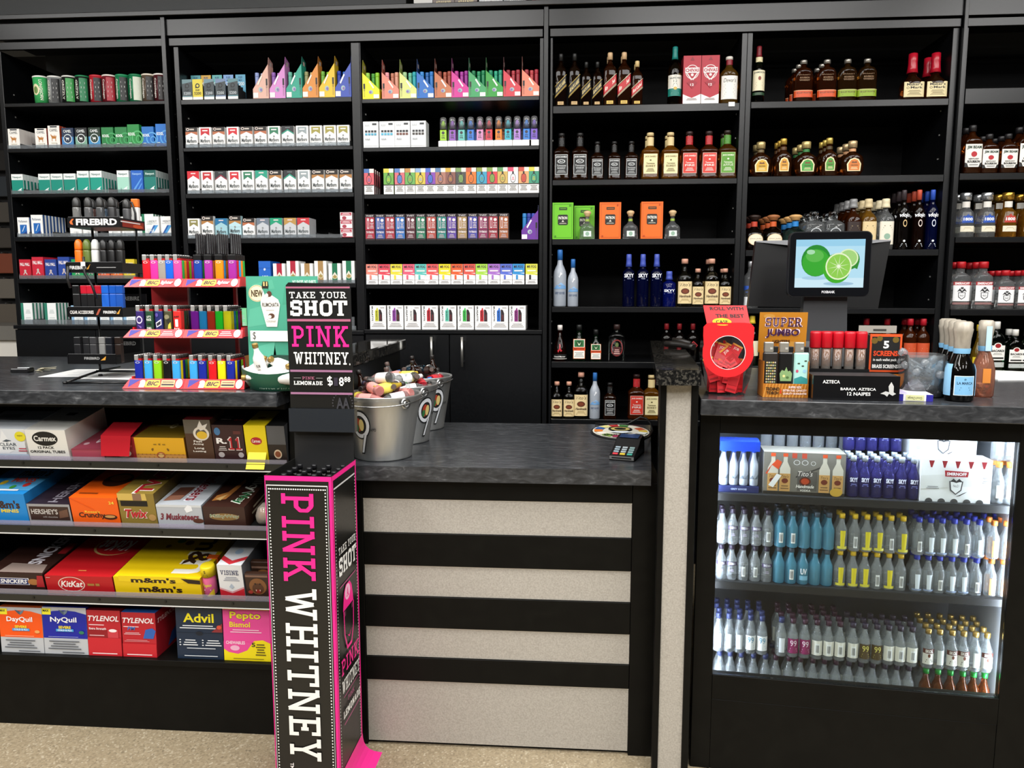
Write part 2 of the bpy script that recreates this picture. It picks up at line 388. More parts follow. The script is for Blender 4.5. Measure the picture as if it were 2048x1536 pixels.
# ================================================================ low service counter in the middle
u = link('service_counter', None); tag(u, 'low black service counter with grey linen panels in its front', 'counter')
m = MB(); m.box(-.632, 2.215, 0, .272, 2.88, .846, LAMB); link('carcass', m.build('carcass'), u)
m = MB()
for x0, x1, z0, z1 in ((-.632, -.6135, 0, .846), (.188, .2675, 0, .846), (-.6125, .187, .786, .846), (-.6125, .187, .580, .680), (-.6125, .187, .385, .483), (-.6125, .187, .214, .289)):
    m.box(x0, 2.198, z0, x1, 2.2148, z1, LAMB, .001)
link('front_frame', m.build('front_frame'), u)
for z0, z1 in ((.681, .785), (.484, .579), (.290, .384), (.012, .213)):
    m = MB(); m.box(-.612, 2.203, z0, .1865, 2.2146, z1, GREYL); m.box(-.6122, 2.2015, z1 - .003, .1867, 2.2028, z1, C('cfccc4')); link('grey_panel', m.build('grey_panel'), u)
m = MB(); m.prismz([(-.695, 2.165), (.236, 2.165), (.312, 2.925), (-.695, 2.925)], .848, .892, STONE); o = link('countertop', m.build('countertop'))
tag(o, 'dark slate patterned low worktop where the three buckets stand', 'countertop')
# ================================================================ right divider with granite cap (splayed outwards)
def wing(pts, z): return [(x, y, z) for x, y in pts]
u = link('divider_pillar', None); tag(u, 'black pillar with a tall grey front strip beside the glass fridge', 'pillar')
m = MB(); m.prismz([(.2735, 2.135), (.352, 2.127), (.447, 3.17), (.368, 3.178)], 0, 1.149, LAMB); link('pillar_body', m.build('pillar_body'), u)
m = MB(); m.box(.250, 2.108, 0, .2665, 2.134, 1.149, LAMB, .001); m.box(.3335, 2.10, 0, .352, 2.1262, 1.149, LAMB, .001); link('edge_post', m.build('edge_post'), u)
m = MB(); m.prismz([(.267, 2.112), (.333, 2.106), (.333, 2.1262), (.267, 2.1262)], .008, 1.1485, GREYL); link('grey_panel', m.build('grey_panel'), u)
m = MB(); m.prismz([(.231, 2.06), (.351, 2.06), (.461, 3.28), (.341, 3.28)], 1.150, 1.192, GRAN); o = link('stone_cap', m.build('stone_cap'))
tag(o, 'polished black granite cap on the pillar beside the red tub', 'stone cap')
# left divider
u = link('divider_wall', None); tag(u, 'black divider panel behind the buckets, under its own granite cap', 'divider')
m = MB(); m.box(-.82, 2.226, 0, -.700, 3.13, 1.157, LAMB); link('divider_body', m.build('divider_body'), u)
m = MB(); m.box(-.835, 2.224, 1.158, -.686, 3.185, 1.2, GRAN, .004); o = link('stone_cap', m.build('stone_cap')); tag(o, 'polished black granite cap on the divider behind the pink lettered stand', 'stone cap')
# ================================================================ left counter
m = MB(); m.box(-2.9, 2.13, 1.068, -.838, 3.25, 1.11, STONE, .002); o = link('countertop', m.build('countertop')); tag(o, 'dark slate patterned counter top carrying the lighter racks', 'countertop')
u = link('candy_counter', None); tag(u, 'black counter front with recessed candy shelves behind clear lips', 'counter')
m = MB(); m.box(-2.9, 2.72, 0, -.84, 2.74, 1.066, MELI); m.box(-.84, 2.225, 0, -.8215, 2.74, 1.066, LAMB); link('back_panel', m.build('back_panel'), u)
m = MB(); m.box(-2.9, 2.225, 0, -.842, 2.71, .246, LAMB); m.box(-2.9, 2.205, .228, -.842, 2.2245, .246, LAMB, .001); link('kick_panel', m.build('kick_panel'), u)
m = MB(); m.box(-2.9, 2.2, 1.05, -.842, 2.71, 1.066, MELI); link('top_rail', m.build('top_rail'), u)
LIPS = [(.860, .884, .897), (.650, .677, .691), (.428, .452, .468)]
for z0, z1, z2 in LIPS:
    m = MB(); m.box(-2.9, 2.206, z0 + .001, -.842, 2.71, z1 - .014, BLKM); s = link('shelf', m.build('shelf'), u)
    m = MB(); m.box(-2.9, 2.196, z0, -.842, 2.2055, z1, C('23231f', .3)); m.box(-2.9, 2.1945, z0, -.842, 2.196, z0 + .003, C('d8d8d4', .25))
    for q in range(9): m.lathe([(.0032, 0), (.0032, .003)], C('55534e', .3, .8), 8, c=(0, 0)) if 0 else m.box(-2.75 + q * .215, 2.1935, z0 + .013, -2.744 + q * .215, 2.196, z0 + .019, C('3a3936', .3, .8))
    link('shelf_edge', m.build('shelf_edge'), s)
    m = MB(); m.box(-2.9, 2.199, z1 + .0003, -.842, 2.2022, z2, CL('e4e0ee', 1.3, .16)); link('clear_lip', m.build('clear_lip'), s)
# ================================================================ far end of the shop, seen past the shelving
u = link('gondola', None); tag(u, 'dark peg board gondola hung with small packets at the far wall', 'gondola'); u.location = (-3.95, 4.6, 0)
m = MB(); m.box(-.7, 0, 0, .75, .3, 2.3, C('1d1b1a', .7)); link('peg_panel', m.build('peg_panel'), u)
pk = ['2d2b2a', '4b453f', '6b6257', '3a3f45', '8a4a35', '2c3a30', '55504a', '777066']
for i in range(8):
    for j in range(7):
        m = MB(); x = -.66 + i * .175; z = 1.2 + j * .155; m.box(x, -.05, z, x + .13, -.012, z + .12, pk[(i * 3 + j * 5) % 8], .004); m.tube([(x + .065, 0, z + .125), (x + .065, -.055, z + .125)], .004, STEEL); link('hanging_packet', m.build('hanging_packet'), u)
m = MB(); m.box(-4.9, 4.02, 0, -3.0, 4.45, 1.13, C('e9e5dc', .5)); m.box(-4.9, 4.0, 1.132, -3.0, 4.45, 1.21, C('77746e', .4)); o = link('white_cabinet', m.build('white_cabinet')); tag(o, 'white cabinet with a grey top band beyond the end of the shelving', 'cabinet')

# ================================================================ cigarettes, snuff and vapes in the first three bays
BAYN = {1: 'end bay', 2: 'pack bay', 3: 'vape bay', 4: 'whiskey bay', 5: 'register bay', 6: 'edge bay'}
def lab(d, i, b, k): return '%s, %s from the left, %s shelf, %s' % (d, ORD[i], ORD[k], BAYN[b])
_K = {}
def cached(key, fn):
    if key not in _K: _K[key] = fn()
    return _K[key]
HK, HT, PW = .088, .099, .0555
def pk(front, body='f2f1ee', tall=0, topc=None, sidec=None, w=PW, h=None, d=.0225, right=()):
    h = h or (HT if tall else HK)
    return ('cigarette_pack', boxmesh(w, d, h, body, front, topc=topc, sidec=sidec, name='cigarette_pack', right=right))
MRL = [('e', .5, .5, .07, .045, '8a8d8c'), ('t', 'Marlboro', .1, .24, .9, .42, '4d5557', 'b'), ('l', .3, .12, .7, .2, 'a9abaa', 2)]
def marl(t, c='c8202e', body='f4f3f0', tall=0):
    if t == 'A': f = [('r', 0, .78, 1, 1, '1c1512'), ('r', 0, .62, 1, .78, c if c != 'c8202e' else 'b86a43'), ('p', [(0, .6), (.5, .74), (1, .6), (1, .5), (0, .5)], body), ('o', .2, .9, .13, .07, .6, 'e9d9d0'), ('r', .36, .86, .74, .93, 'c8beb4')]
    elif t == 'R': f = [('p', [(.14, .94), (.86, .94), (.86, .58), (.5, .72), (.14, .58)], c), ('r', .28, .8, .72, .86, 'f3f0ec')]
    elif t == 'F': f = [('p', [(0, 1), (1, 1), (1, .62), (.5, .8), (0, .62)], c), ('r', .3, .87, .7, .92, 'f0d8d6')]
    elif t == 'K': f = [('p', [(0, 1), (1, 1), (1, .62), (.5, .8), (0, .62)], '26282b'), ('p', [(0, .64), (.5, .84), (1, .64), (1, .58), (.5, .77), (0, .58)], c), ('r', .3, .9, .7, .93, '7f8587')]
    return pk(f + MRL, body, tall, topc={'F': c, 'K': '26282b', 'A': '1c1512'}.get(t))
WH = 'f4f3f0'
CAM = [(.3, .3), (.34, .3), (.36, .42), (.6, .42), (.62, .3), (.66, .3), (.67, .44), (.72, .5), (.66, .58), (.6, .5), (.54, .6), (.47, .52), (.42, .55), (.32, .56), (.26, .62), (.2, .6), (.24, .55), (.3, .46)]
def camel(bg, ring=None, tall=0, side=None, txt='3a3a3c'):
    if ring: f = [('r', 0, 0, 1, .55, ring), ('e', .5, .45, .36, .24, 'dfe9ea'), ('e', .5, .45, .31, .2, bg), ('p', [(.2 + u * .6, .17 + v * .6) for u, v in CAM], 'e9ecec'), ('t', 'CAMEL', .16, .76, .84, .9, 'e8eded', 'b')]
    else: f = [('p', CAM, 'b8772f'), ('t', 'CAMEL', .16, .74, .84, .86, '33383f'), ('r', .2, .92, .8, .98, '2b2e38'), ('r', .25, .2, .75, .24, 'cfc9b6')]
    return pk(f, bg, tall, sidec=side)
def kool(c, c2, tall=0): return pk([('o', .85, .4, .5, .33, .8, c2), ('o', .95, .35, .25, .18, .7, c2), ('t', 'KOOL', .08, .5, .66, .64, 'f0f4f2', 'B'), ('r', .1, .16, .35, .19, 'cfe6da')], c, tall)
def newp(c, tall=0, top='f1f3f1', txt='3f6f6a'): return pk([('r', 0, .7, 1, 1, top), ('t', 'Newport', .12, .76, .88, .9, txt, 'b'), ('p', [(.45, .14), (.7, .24), (.9, .3), (.8, .2), (.86, .12)], 'e8f3f0')], c, tall, topc=top, sidec='dfe9e6', right=[('r', .2, 0, .75, .7, c)])
def parl(tall=0): return pk([('r', .2, .12, .8, .62, '1f66b4'), ('p', [(.2, .12), (.8, .12), (.8, .3), (.35, .12)], '123c86'), ('p', [(.36, .26), (.42, .26), (.66, .56), (.6, .56)], 'dbe8f5'), ('t', 'Parliament', .12, .74, .88, .86, '6c7a8c')], WH, tall, right=[('r', .2, 0, .7, 1, '24508f')])
def merit(): return pk([('p', [(.1, .1), (.45, .1), (.95, .55), (.6, .55)], '4b9bd6'), ('p', [(.1, .1), (.25, .1), (.7, .55), (.55, .55)], '1f5aa6'), ('t', 'MERIT', .2, .68, .84, .8, '777b80'), ('r', .1, .62, .9, .635, 'c4c8cc')], WH)
def pall(c, tall=0): return pk([('t', 'PALL MALL', .08, .66, .92, .82, 'f0e6e6', 'B'), ('p', [(.3, .2), (.5, .42), (.7, .2), (.6, .2), (.5, .3), (.4, .2)], 'c9b9b4'), ('e', .5, .4, .1, .06, 'c9b9b4')], c, tall)
def plain(c, tall=0, band=None): return pk(([('r', 0, 0, 1, 1, c)] + ([('r', .0, .0, .24, 1, band)] if band else []) + [('l', .4, .5, .85, .7, 'b9c4c0', 3), ('l', .35, .2, .9, .35, 'c9d0cd', 2)]), c, tall, right=[('r', .15, 0, .6, 1, band)] if band else ())
def star(c, tall=0): return pk([('r', .3, 0, .74, 1, c), ('e', .52, .32, .22, .12, 'cfc3a0'), ('e', .52, .32, .14, .08, 'a98f4c'), ('p', [(.3, .36), (.52, .56), (.74, .36), (.6, .36), (.52, .46), (.44, .36)], 'e6e0d0')], 'f1f1ec', tall)
def tray(b, k, x0, x1, pitch=.0592, y=3.4515):
    x0 = max(x0, SH[b][0][0] + .001); x1 = min(x1, SH[b][0][1] - .001)
    z = shelf_z(b, k); m = MB(); cl = CL('e9edf0', 1.3, .10)
    m.box(x0, y, z, x1, 3.75, z + .0022, cl)
    m.box(x0, y, z + .0024, x1, y + .0016, z + .017, cl)
    n = int(round((x1 - x0) / pitch))
    for i in range(n + 1):
        x = x0 + (x1 - x0) * i / n; m.box(x - .0006, y + .002, z + .0024, x + .0006, 3.74, z + .024, cl)
    for i in range(n):
        x = x0 + (x1 - x0) * (i + .5) / n; m.box(x - .012, y - .0025, z, x + .012, y - .0003, z + .006, cl)
    o = link('pusher_tray', m.build('pusher_tray'))
    tag(o, 'clear plastic tray with a low lip, %s shelf, %s' % (ORD[k], BAYN[b]), 'tray', 'clear pusher trays')
def packrow(b, k, items, xs, grp='cigarette packs', w=PW, y=3.4555):
    z = shelf_z(b, k) + .0027
    for i, (x, it) in enumerate(zip(xs, items)):
        if it is None: continue
        d, kd, ranks = (it + (1,))[:3]; x = min(max(x, SH[b][0][0] + .002), SH[b][0][1] - w - .002)
        for r in range(ranks):
            l = lab(d, i, b, k) if r == 0 else '%s, %s deep in column %d, %s shelf, %s' % (d, ORD[r], i + 1, ORD[k], BAYN[b])
            put(kd, (x + w / 2, y + r * .0238, z), l, 'cigarettes', grp)
M_ = lambda t, c='c8202e', body=WH, tall=0: cached(('m', t, c, body, tall), lambda: marl(t, c, body, tall))
GR, SV, GO, TE = '2f7d5b', '9aa5a8', 'a39a4a', '1c9c80'
a_ = ('sunset banded black top pack', M_('A')); r_ = ('white pack with red chevron', M_('R')); r2 = ('white pack with bright red lid chevron', M_('R', 'd21f2f')); g_ = ('white pack with green chevron', M_('R', GR))
k_ = ('black lidded pack with green edge', M_('K', TE)); s_ = ('white pack with silver chevron', M_('R', SV)); o_ = ('white pack with olive gold chevron', M_('R', GO))
X2 = [-1.7365,-1.6733,-1.6102,-1.545,-1.4817,-1.4173,-1.355,-1.2916,-1.2259,-1.1635,-1.1,-1.0391]
packrow(2, 1, [a_, r_, a_, r2, a_, a_, g_, k_, s_, o_, o_, o_], X2); tray(2, 1, X2[0] - .002, X2[-1] + .0575)
T = dict(tall=1)
at = ('tall sunset banded black top pack', M_('A', 'b07a3f', WH, 1))
X2 = [-1.7382,-1.6734,-1.6087,-1.546,-1.4835,-1.4205,-1.3559,-1.2891,-1.2248,-1.1602,-1.0969,-1.0325]
packrow(2, 2, [('tall pack with full red roof', M_('F', 'd3202f', WH, 1)), ('tall white pack with red chevron', M_('R', 'c2262f', WH, 1)), ('tall black lidded pack with crimson edge', M_('K', '8a1f3a', WH, 1)), ('tall white pack with bright red chevron', M_('R', 'd21f2f', WH, 1)), ('tall white pack with green chevron', M_('R', GR, WH, 1)),
   ('tall pack with full mint green roof', M_('F', TE, WH, 1)), at, ('tall black lidded pack with green edge', M_('K', TE, WH, 1)), ('tall white pack with silver chevron', M_('R', SV, WH, 1)), at, at, at], X2); tray(2, 2, X2[0] - .002, X2[-1] + .0575)
X2 = [-1.7478,-1.6818,-1.6173,-1.5523,-1.4887,-1.4228,-1.3603,-1.2953,-1.2337,-1.1495,-1.0864]
packrow(2, 3, [('white pack with olive lid chevron', M_('R', '8d8650')), at, ('blue roofed pack with pale teal body', M_('F', '1d6f9f', '9ec9d3')), ('tall sunset pack with pale teal body', M_('A', 'b07a3f', 'b9dbe2', 1)), a_, ('grey roofed silver pack', M_('F', '6e7a89', 'c3c7cc'), 3),
   ('green roofed silver pack', M_('F', '0f9a72', 'c3c8cb')), ('gold roofed silver pack', M_('F', 'b98f4a', 'c6c8ca')), ('red roofed silver pack', M_('F', 'c5323a', 'c6c8ca'), 4)], X2); tray(2, 3, X2[0] - .002, X2[-1] + .058)
# three small red and white boxes stacked at the end of that shelf
for i in range(3):
    kd = cached('rwbox', lambda: BX('cigarette_carton', .055, .06, .0365, 'f1e9e8', [('r', .05, .6, .95, .95, 'b3364a'), ('l', .12, .64, .88, .92, 'efd9dc', 3), ('e', .35, .32, .18, .2, 'a8384a'), ('r', 0, 0, 1, .1, 'b3364a')], right=[('r', 0, 0, 1, 1, 'd9c3c4')]))
    put(kd, (-1.0085, 3.457, shelf_z(2, 3) + .003 + .0372 * i), 'red and white box, %s of the upright stack at the shelf end' % ('lowest', 'middle one', 'topmost')[i], 'cigarettes', 'red and white boxes')
X2 = [-1.7586,-1.6921,-1.6271,-1.5616,-1.4956,-1.4215,-1.354,-1.2899,-1.2241,-1.161,-1.0955,-1.0308]
rs = [None] * 5 + [('bright blue pack', cached('blu', lambda: pk([('t', 'L&M', .3, .2, .75, .34, 'f0f4fa', 'B'), ('e', .5, .62, .09, .06, 'cfd9ee'), ('r', 0, .68, 1, .69, '0d4fa8')], '1763c4', 1)), 5), ('white pack with dark red stripe', cached('st1', lambda: star('b01c36'))), ('tall white pack with red stripe', cached('st2', lambda: star('b01c36', 1)), 4),
    ('white pack with tan stripe', cached('st3', lambda: star('a98552'))), ('tall white pack with tan stripe', cached('st4', lambda: star('a98552', 1)), 4), ('white pack with green stripe', cached('st5', lambda: star('15704c'))), ('tall white pack with green stripe', cached('st6', lambda: star('15704c', 1)), 3)]
packrow(2, 4, rs, X2); tray(2, 4, X2[5] - .002, X2[-1] + .058)
# bottom shelf of that bay, seen in the gaps between the lighter racks
z6 = 1.2225
for i, (px, c, d) in enumerate([(-1.7329,'eef0ee','white pack with a mint edge'),(-1.6778,'e9efec','white mint menthol pack'),(-1.6228,'dfe9e4','pale mint pack'),(-1.5703,'f0f1ef','plain white pack'),(-1.5156,'7fd49a','light green pack')]):
    kd = cached('low' + c, lambda: plain(c, 1, '3e8f74'))
    for r in range(3): put(kd, (px, 3.4555 + r * .0238, z6), '%s on the lowest shelf behind the lighters, %s rank' % (d, ORD[r]), 'cigarettes', 'packs behind the lighter rack')
m = MB(); xx = -1.003; m.box(xx - .03, 3.4515, z6, xx + .03, 3.72, z6 + .002, CL('e9edf0', 1.3, .1)); m.box(xx - .03, 3.4515, z6 + .0022, xx + .03, 3.453, z6 + .02, CL('e9edf0', 1.3, .1)); m.box(xx - .018, 3.47, z6 + .0022, xx + .018, 3.472, z6 + .06, CL('e9edf0', 1.3, .1))
tag(link('pusher_tray', m.build('pusher_tray')), 'empty clear pusher tray beside the pink lettered header card', 'tray')
# ------------------------------------------------ wall end bay
cx = [-2.4225,-2.357,-2.2885,-2.2246,-2.1565,-2.0967,-2.0339,-1.9706,-1.9106,-1.8543]
cans = [('3fae62', '2f8f55', 'green snuff roll with a cream disc', 'f0f0ea'), ('8a8d8e', '1a1b1b', 'black and grey snuff roll', 'e6e6e2'), ('161816', '3a9a4c', 'black snuff roll with a green panel', 'd9d9d4'), ('12131', '0f7a4a', 'black snuff roll with green lettering band', '0f7a4a'), ('b3202e', '161415', 'red and black snuff roll', 'c02a36'),
        ('6e1220', 'a51f30', 'dark red snuff roll', 'e8e0d8'), ('137a4d', '161816', 'green and black snuff roll', '1d8f5c'), ('1c7a4f', 'cfd6c4', 'green and cream snuff roll', '137a4d'), ('5a4a3c', '161414', 'brown and black snuff roll', 'e3d9c8'), ('4a121c', '1a1213', 'maroon snuff roll', 'efe9e4')]
for i, (x, (c1, c2, d, tp)) in enumerate(zip(cx, cans)):
    c1 = '121312' if len(c1) < 6 else c1
    m = MB(); r = .031; m.lathe([(r, 0), (r, .113)], c1, 20)
    fr = lambda u, v, k: ((u - .5) * 2 * r * .999, -math.sqrt(max(0, (r + k + .0004) ** 2 - ((u - .5) * 2 * r * .999) ** 2)), v * .113)
    its = [('r', .52, .05, .97, .95, c2), ('l', .6, .15, .88, .85, 'd9d9d6', 4), ('v', 'GRIZZLY' if i in (1, 2, 3) else ('Copenhagen' if i > 3 else 'GOLD RIVER'), .18, .12, .4, .88, 'e9e6dc', 'b')]
    if i == 0: its = [('e', .42, .52, .26, .22, 'e8dfb4'), ('e', .42, .5, .16, .14, '6b8f4a'), ('v', 'LONGHORN', .68, .1, .86, .9, 'e8ecd8', 'b')]
    prints(m, fr, its, True)
    rings = [b for b in range(5)]
    t = MB(); t.lathe([(r + .0006, .1132), (r + .001, .1138), (r + .001, .119), (r - .002, .1206)], tp, 20)
    put(('snuff_roll', [('wrapped_roll', m.build('wrapped_roll')), ('lid', t.build('lid'))]), (x, 3.486, shelf_z(1, 0) + (.0018 if i == 0 else 0)), lab(d, i, 1, 0), 'tobacco', 'rolls of snuff cans', rot=(0, R(-3) if i == 0 else 0, 0))
cw = ('white pack with a camel', cached('c1', lambda: camel('f2efe8'))); 
X1 = [-2.5812,-2.5164,-2.4504,-2.3878,-2.3223,-2.2581,-2.1947,-2.1328,-2.0679,-2.0093,-1.9417,-1.8761]
packrow(1, 1, [('white pack with a camel', cached('c1', lambda: camel('f2efe8', side='1f3f86')), 5), None, ('white camel pack with red sides', cached('c2', lambda: camel('f2efe8', side='a8432f')), 4), ('tall white camel pack with red sides', cached('c3', lambda: camel('f2efe8', None, 1, 'b5482f')), 4),
   ('blue and lime pack with a ring', cached('c4', lambda: camel('1b2d4a', '3f7fb8'))), ('black and pale green pack with a ring', cached('c5', lambda: camel('17191a', '79a690'))), ('green and blue pack with a ring', cached('c6', lambda: camel('16301f', '3f8fc4'))),
   ('deep green menthol pack', cached('k1', lambda: kool('1e7d3f', '3fa35f'))), ('deep green menthol pack', cached('k1', lambda: kool('1e7d3f', '3fa35f'))), ('tall deep green menthol pack', cached('k2', lambda: kool('1e8a3f', '4fb36a', 1))), ('sky blue menthol pack', cached('k3', lambda: kool('1c6fc0', '58a4e0'))), ('tall sky blue menthol pack', cached('k4', lambda: kool('1a70c8', '58a4e0', 1)), 1)], X1); tray(1, 1, X1[0] - .002, X1[-1] + .058)
X1 = [-2.5804,-2.5139,-2.4494,-2.3889,-2.3266,-2.262,-2.1994,-2.1339,-2.0711,-2.0046,-1.9427,-1.8767]
n1 = ('teal pack with a white lid', cached('n1', lambda: newp('0f8a78'))); nt = ('tall teal pack with a white lid', cached('n2', lambda: newp('159a86', 1)))
packrow(1, 2, [n1 + (5,), None, n1, n1, n1, nt, nt + (6,), None, ('tall pale mint pack', cached('n3', lambda: newp('a7d9c6', 1))), ('tall blue pack with light slashes', cached('n4', lambda: pk([('t', 'Newport', .12, .76, .88, .9, '9cc4ef', 'b'), ('p', [(.1, .1), (.3, .1), (.9, .6), (.9, .68)], '5c9fe6'), ('p', [(.5, .1), (.62, .1), (.9, .36), (.9, .44)], '5c9fe6')], '1f62c0', 1))), ('tall dark teal pack', cached('n5', lambda: newp('0d7a70', 1, '0a5a52', 'cfe6df')), 5), None], X1); tray(1, 2, X1[0] - .002, X1[-1] + .058)
X1 = [-2.5674,-2.5004,-2.4349,-2.3715,-2.3132,-2.2501,-2.1884,-2.1268,-2.0623,-1.9998,-1.9649,-1.94,-1.8754]
wp = ('plain white pack', cached('w1', lambda: pk([('t', '&', .4, .4, .62, .7, 'a9adb0'), ('l', .3, .18, .8, .26, 'c9cccd', 2)], WH)))
packrow(1, 3, [('white pack with a blue square', cached('p1', lambda: parl())), ('tall white pack with a blue square', cached('p2', lambda: parl(1)), 7), None, None, wp, wp, None, wp, wp, wp, ('tall white pack with green edge', cached('w2', lambda: plain('eef2ef', 1, '1f7a55')), 6), ('white pack with blue slanting stripes', cached('me', merit)), ('white pack with blue slanting stripes', cached('me', merit))], X1); tray(1, 3, X1[0] - .002, X1[-1] + .058)
X1 = [-2.5742,-2.5113,-2.4485,-2.384,-2.3184,-2.2548,-2.1915,-2.1283,-2.0684]
packrow(1, 4, [('red pack with white lettering', cached('pa', lambda: pall('c02034'))), ('tall red pack with white lettering', cached('pb', lambda: pall('c8243a', 1)), 6), ('deep blue pack with white lettering', cached('pc', lambda: pall('27418f'))), ('tall deep blue pack with white lettering', cached('pd', lambda: pall('27469a', 1)), 4),
   ('emerald pack behind the wire rack', cached('pe', lambda: pall('1f9a55'))), ('green pack behind the wire rack', cached('pf', lambda: pall('1f7d4c'))), ('coral orange pack', cached('pg', lambda: pall('e0653c'))), ('orange pack', cached('ph', lambda: pall('e8742e'))), ('yellow pack', cached('pi', lambda: pall('dcc22f')))], X1); tray(1, 4, X1[0] - .002, X1[-1] + .06)
X1 = [-2.5825,-2.5244,-2.4651,-2.402,-2.3347,-2.2707,-2.2069,-2.1433,-2.0798]
z6 = 1.2425
for i, x in enumerate(X1):
    if i in (1, 3): continue
    kd = cached('wl', lambda: plain('f0f2f0', 1, '2f8068')) if i < 4 else cached('wl2', lambda: plain('eef1f2', 0, '8fb9d9'))
    for r in range(4 if i < 3 else 1): put(kd, (x + PW / 2, 3.4555 + r * .0238, z6 + .0027), '%s on the cupboard top, end bay, %s column, %s rank' % ('tall white and green pack' if i < 4 else 'white and pale blue pack', ORD[i], ORD[r]), 'cigarettes', 'packs on the cupboard top')
m = MB(); cl = CL('e9edf0', 1.3, .1); x0, x1 = max(X1[0] - .003, -2.583), X1[-1] + .06; m.box(x0, 3.4515, z6, x1, 3.7, z6 + .002, cl); m.box(x0, 3.4515, z6 + .0022, x1, 3.453, z6 + .024, cl)
for i in range(11): x = x0 + (x1 - x0) * i / 10; m.box(x - .0006, 3.4535, z6 + .0022, x + .0006, 3.7, z6 + .026, cl)
tag(link('pusher_tray', m.build('pusher_tray')), 'clear pusher tray on the cupboard top behind the wire rack', 'tray')
# ------------------------------------------------ slanted vape displays
def wedge(c, w, right, dark, h1, h2):
    """paper counter display with a slanted front; tall side wall left or right"""
    D = .062; m = MB(); f = lambda x: x if right else -x
    P = [(f(-w / 2), 0), (f(w / 2), 0), (f(w / 2), h1), (f(-w / 2), .04)]
    m.prism(P if right else P[::-1], 0, .0018, c)
    xs = f(w / 2); a, b = sorted((xs, xs - f(.0015)))
    m.box(a, .002, 0, b, D, h1, c); m.prism([(f(-w / 2), 0), (f(w / 2 - .002), 0), (f(w / 2 - .002), h1 * .9), (f(-w / 2), .05)][::1 if right else -1], D - .0015, D, c)
    a, b = sorted((f(-w / 2), f(-w / 2 + .0015))); m.box(a, .002, 0, b, D - .002, .039, c); m.box(-w / 2 + .002, .002, 0, w / 2 - .002, D - .002, .0015, c)
    fr = (lambda u, v, k: (f(-w / 2 + u * w), -k, v * h1))
    its = [('r', .84, .38, .95, .58, '221f20'), ('o', .895, .34, .05, .03, .6, '3a3436'), ('r', .865, .06, .875, .34, '5a5352'), ('r', .915, .06, .925, .34, '5a5352'), ('e', .5, .26, .13, .075, 'a9c3c0'), ('e', .53, .25, .07, .045, '8a6fb0'), ('r', .02, .02, .34, .17, 'f4f1ea'), ('p', [(.3, .42), (.36, .38), (.62, .64), (.56, .68)], 'ffffff' if c[0] not in 'ef' else 'f7efe2')]
    if right: prints(m, fr, its)
    else:
        for it in its:
            if it[0] in 'ro' : pass
        prints(m, lambda u, v, k: (f(-w / 2 + u * w), -k, v * h1), its)
    t = MB(); x = xs; q = .0012
    prof = [(.004, h1 + .0005), (D * .98, h1 + .0005), (D * .98, h2 - .014), (D * .55, h2 - .006), (.012, h2)]
    a, b = (x - q, x) if right else (x, x + q)
    t.grid([[(a, y, z) for y, z in prof], [(b, y, z) for y, z in prof]], dark, sm=False)
    fx = b + .0003
    t.face([(fx, .022, h2 - .035), (fx, .045, h2 - .035), (fx, .045, h2 - .018), (fx, .022, h2 - .018)], 'c9b9b0')
    return ('vape_display', [('tray', m.build('tray')), ('side_flap', t.build('side_flap'))])
def pen(c): 
    m = MB(); m.lathe([(.0088, 0), (.0092, .002), (.0092, .108), (.0092, .112), (.0082, .1135), (.007, .113)], c, 14); m.lathe([(.0094, .095), (.0094, .104)], 'e9e6e0' if c in ('8a93c9',) else c, 14)
    return ('vape_pen', m.build('vape_pen'))
def wedges(b, xs, data, w, right, h1, h2, Ht):
    z = shelf_z(b, 0)
    for i, (x, (c, dk, pc, nm)) in enumerate(zip(xs, data)):
        x = min(x, SH[b][0][1] - w - .001)
        put(wedge(c, w, right, dk, h1, h2), (x + w / 2, 3.452, z), lab(nm + ' slanted vape display', i, b, 0), 'vape display', 'slanted vape displays')
        for j in range(3 if not right else 2):
            px = (x + .012 + j * .021) if right else (x + w - .013 - j * .0215)
            yy = 3.476 if j != 1 else 3.489
            put(cached('pen' + pc[j % len(pc)], lambda: pen(pc[j % len(pc)])), (px, yy, z + .0018 + (Ht - .1135)), '%s vape pen, %s in the %s display, top shelf, %s' % (nm.split()[-1], ORD[j], ORD[i], BAYN[b]), 'vape pen', 'vape pens in slanted displays')
            m = cached(('rs', Ht), lambda: None)
wedges(2, [-1.4145,-1.3384,-1.2625,-1.1886,-1.1138,-1.0374], [('e3b5a4', 'b58c82', ('8f9fd0', 'b9c6e6'), 'beige pink'), ('d98fd0', 'b36fae', ('8f5fb5', 'c08ad8'), 'orchid pink'), ('2fa58c', '1f6f60', ('66b8a0', '8fd0b8'), 'teal'), ('e0913f', '9a5f1f', ('9a9a6a', 'c4b67f'), 'amber orange'), ('ecc52f', 'b08a1f', ('6fb23f', '7fd02f'), 'yellow'), ('3f55b5', '26357f', ('1f3fae', '2f6fd0'), 'royal blue')], .0715, True, .145, .178, .1135)
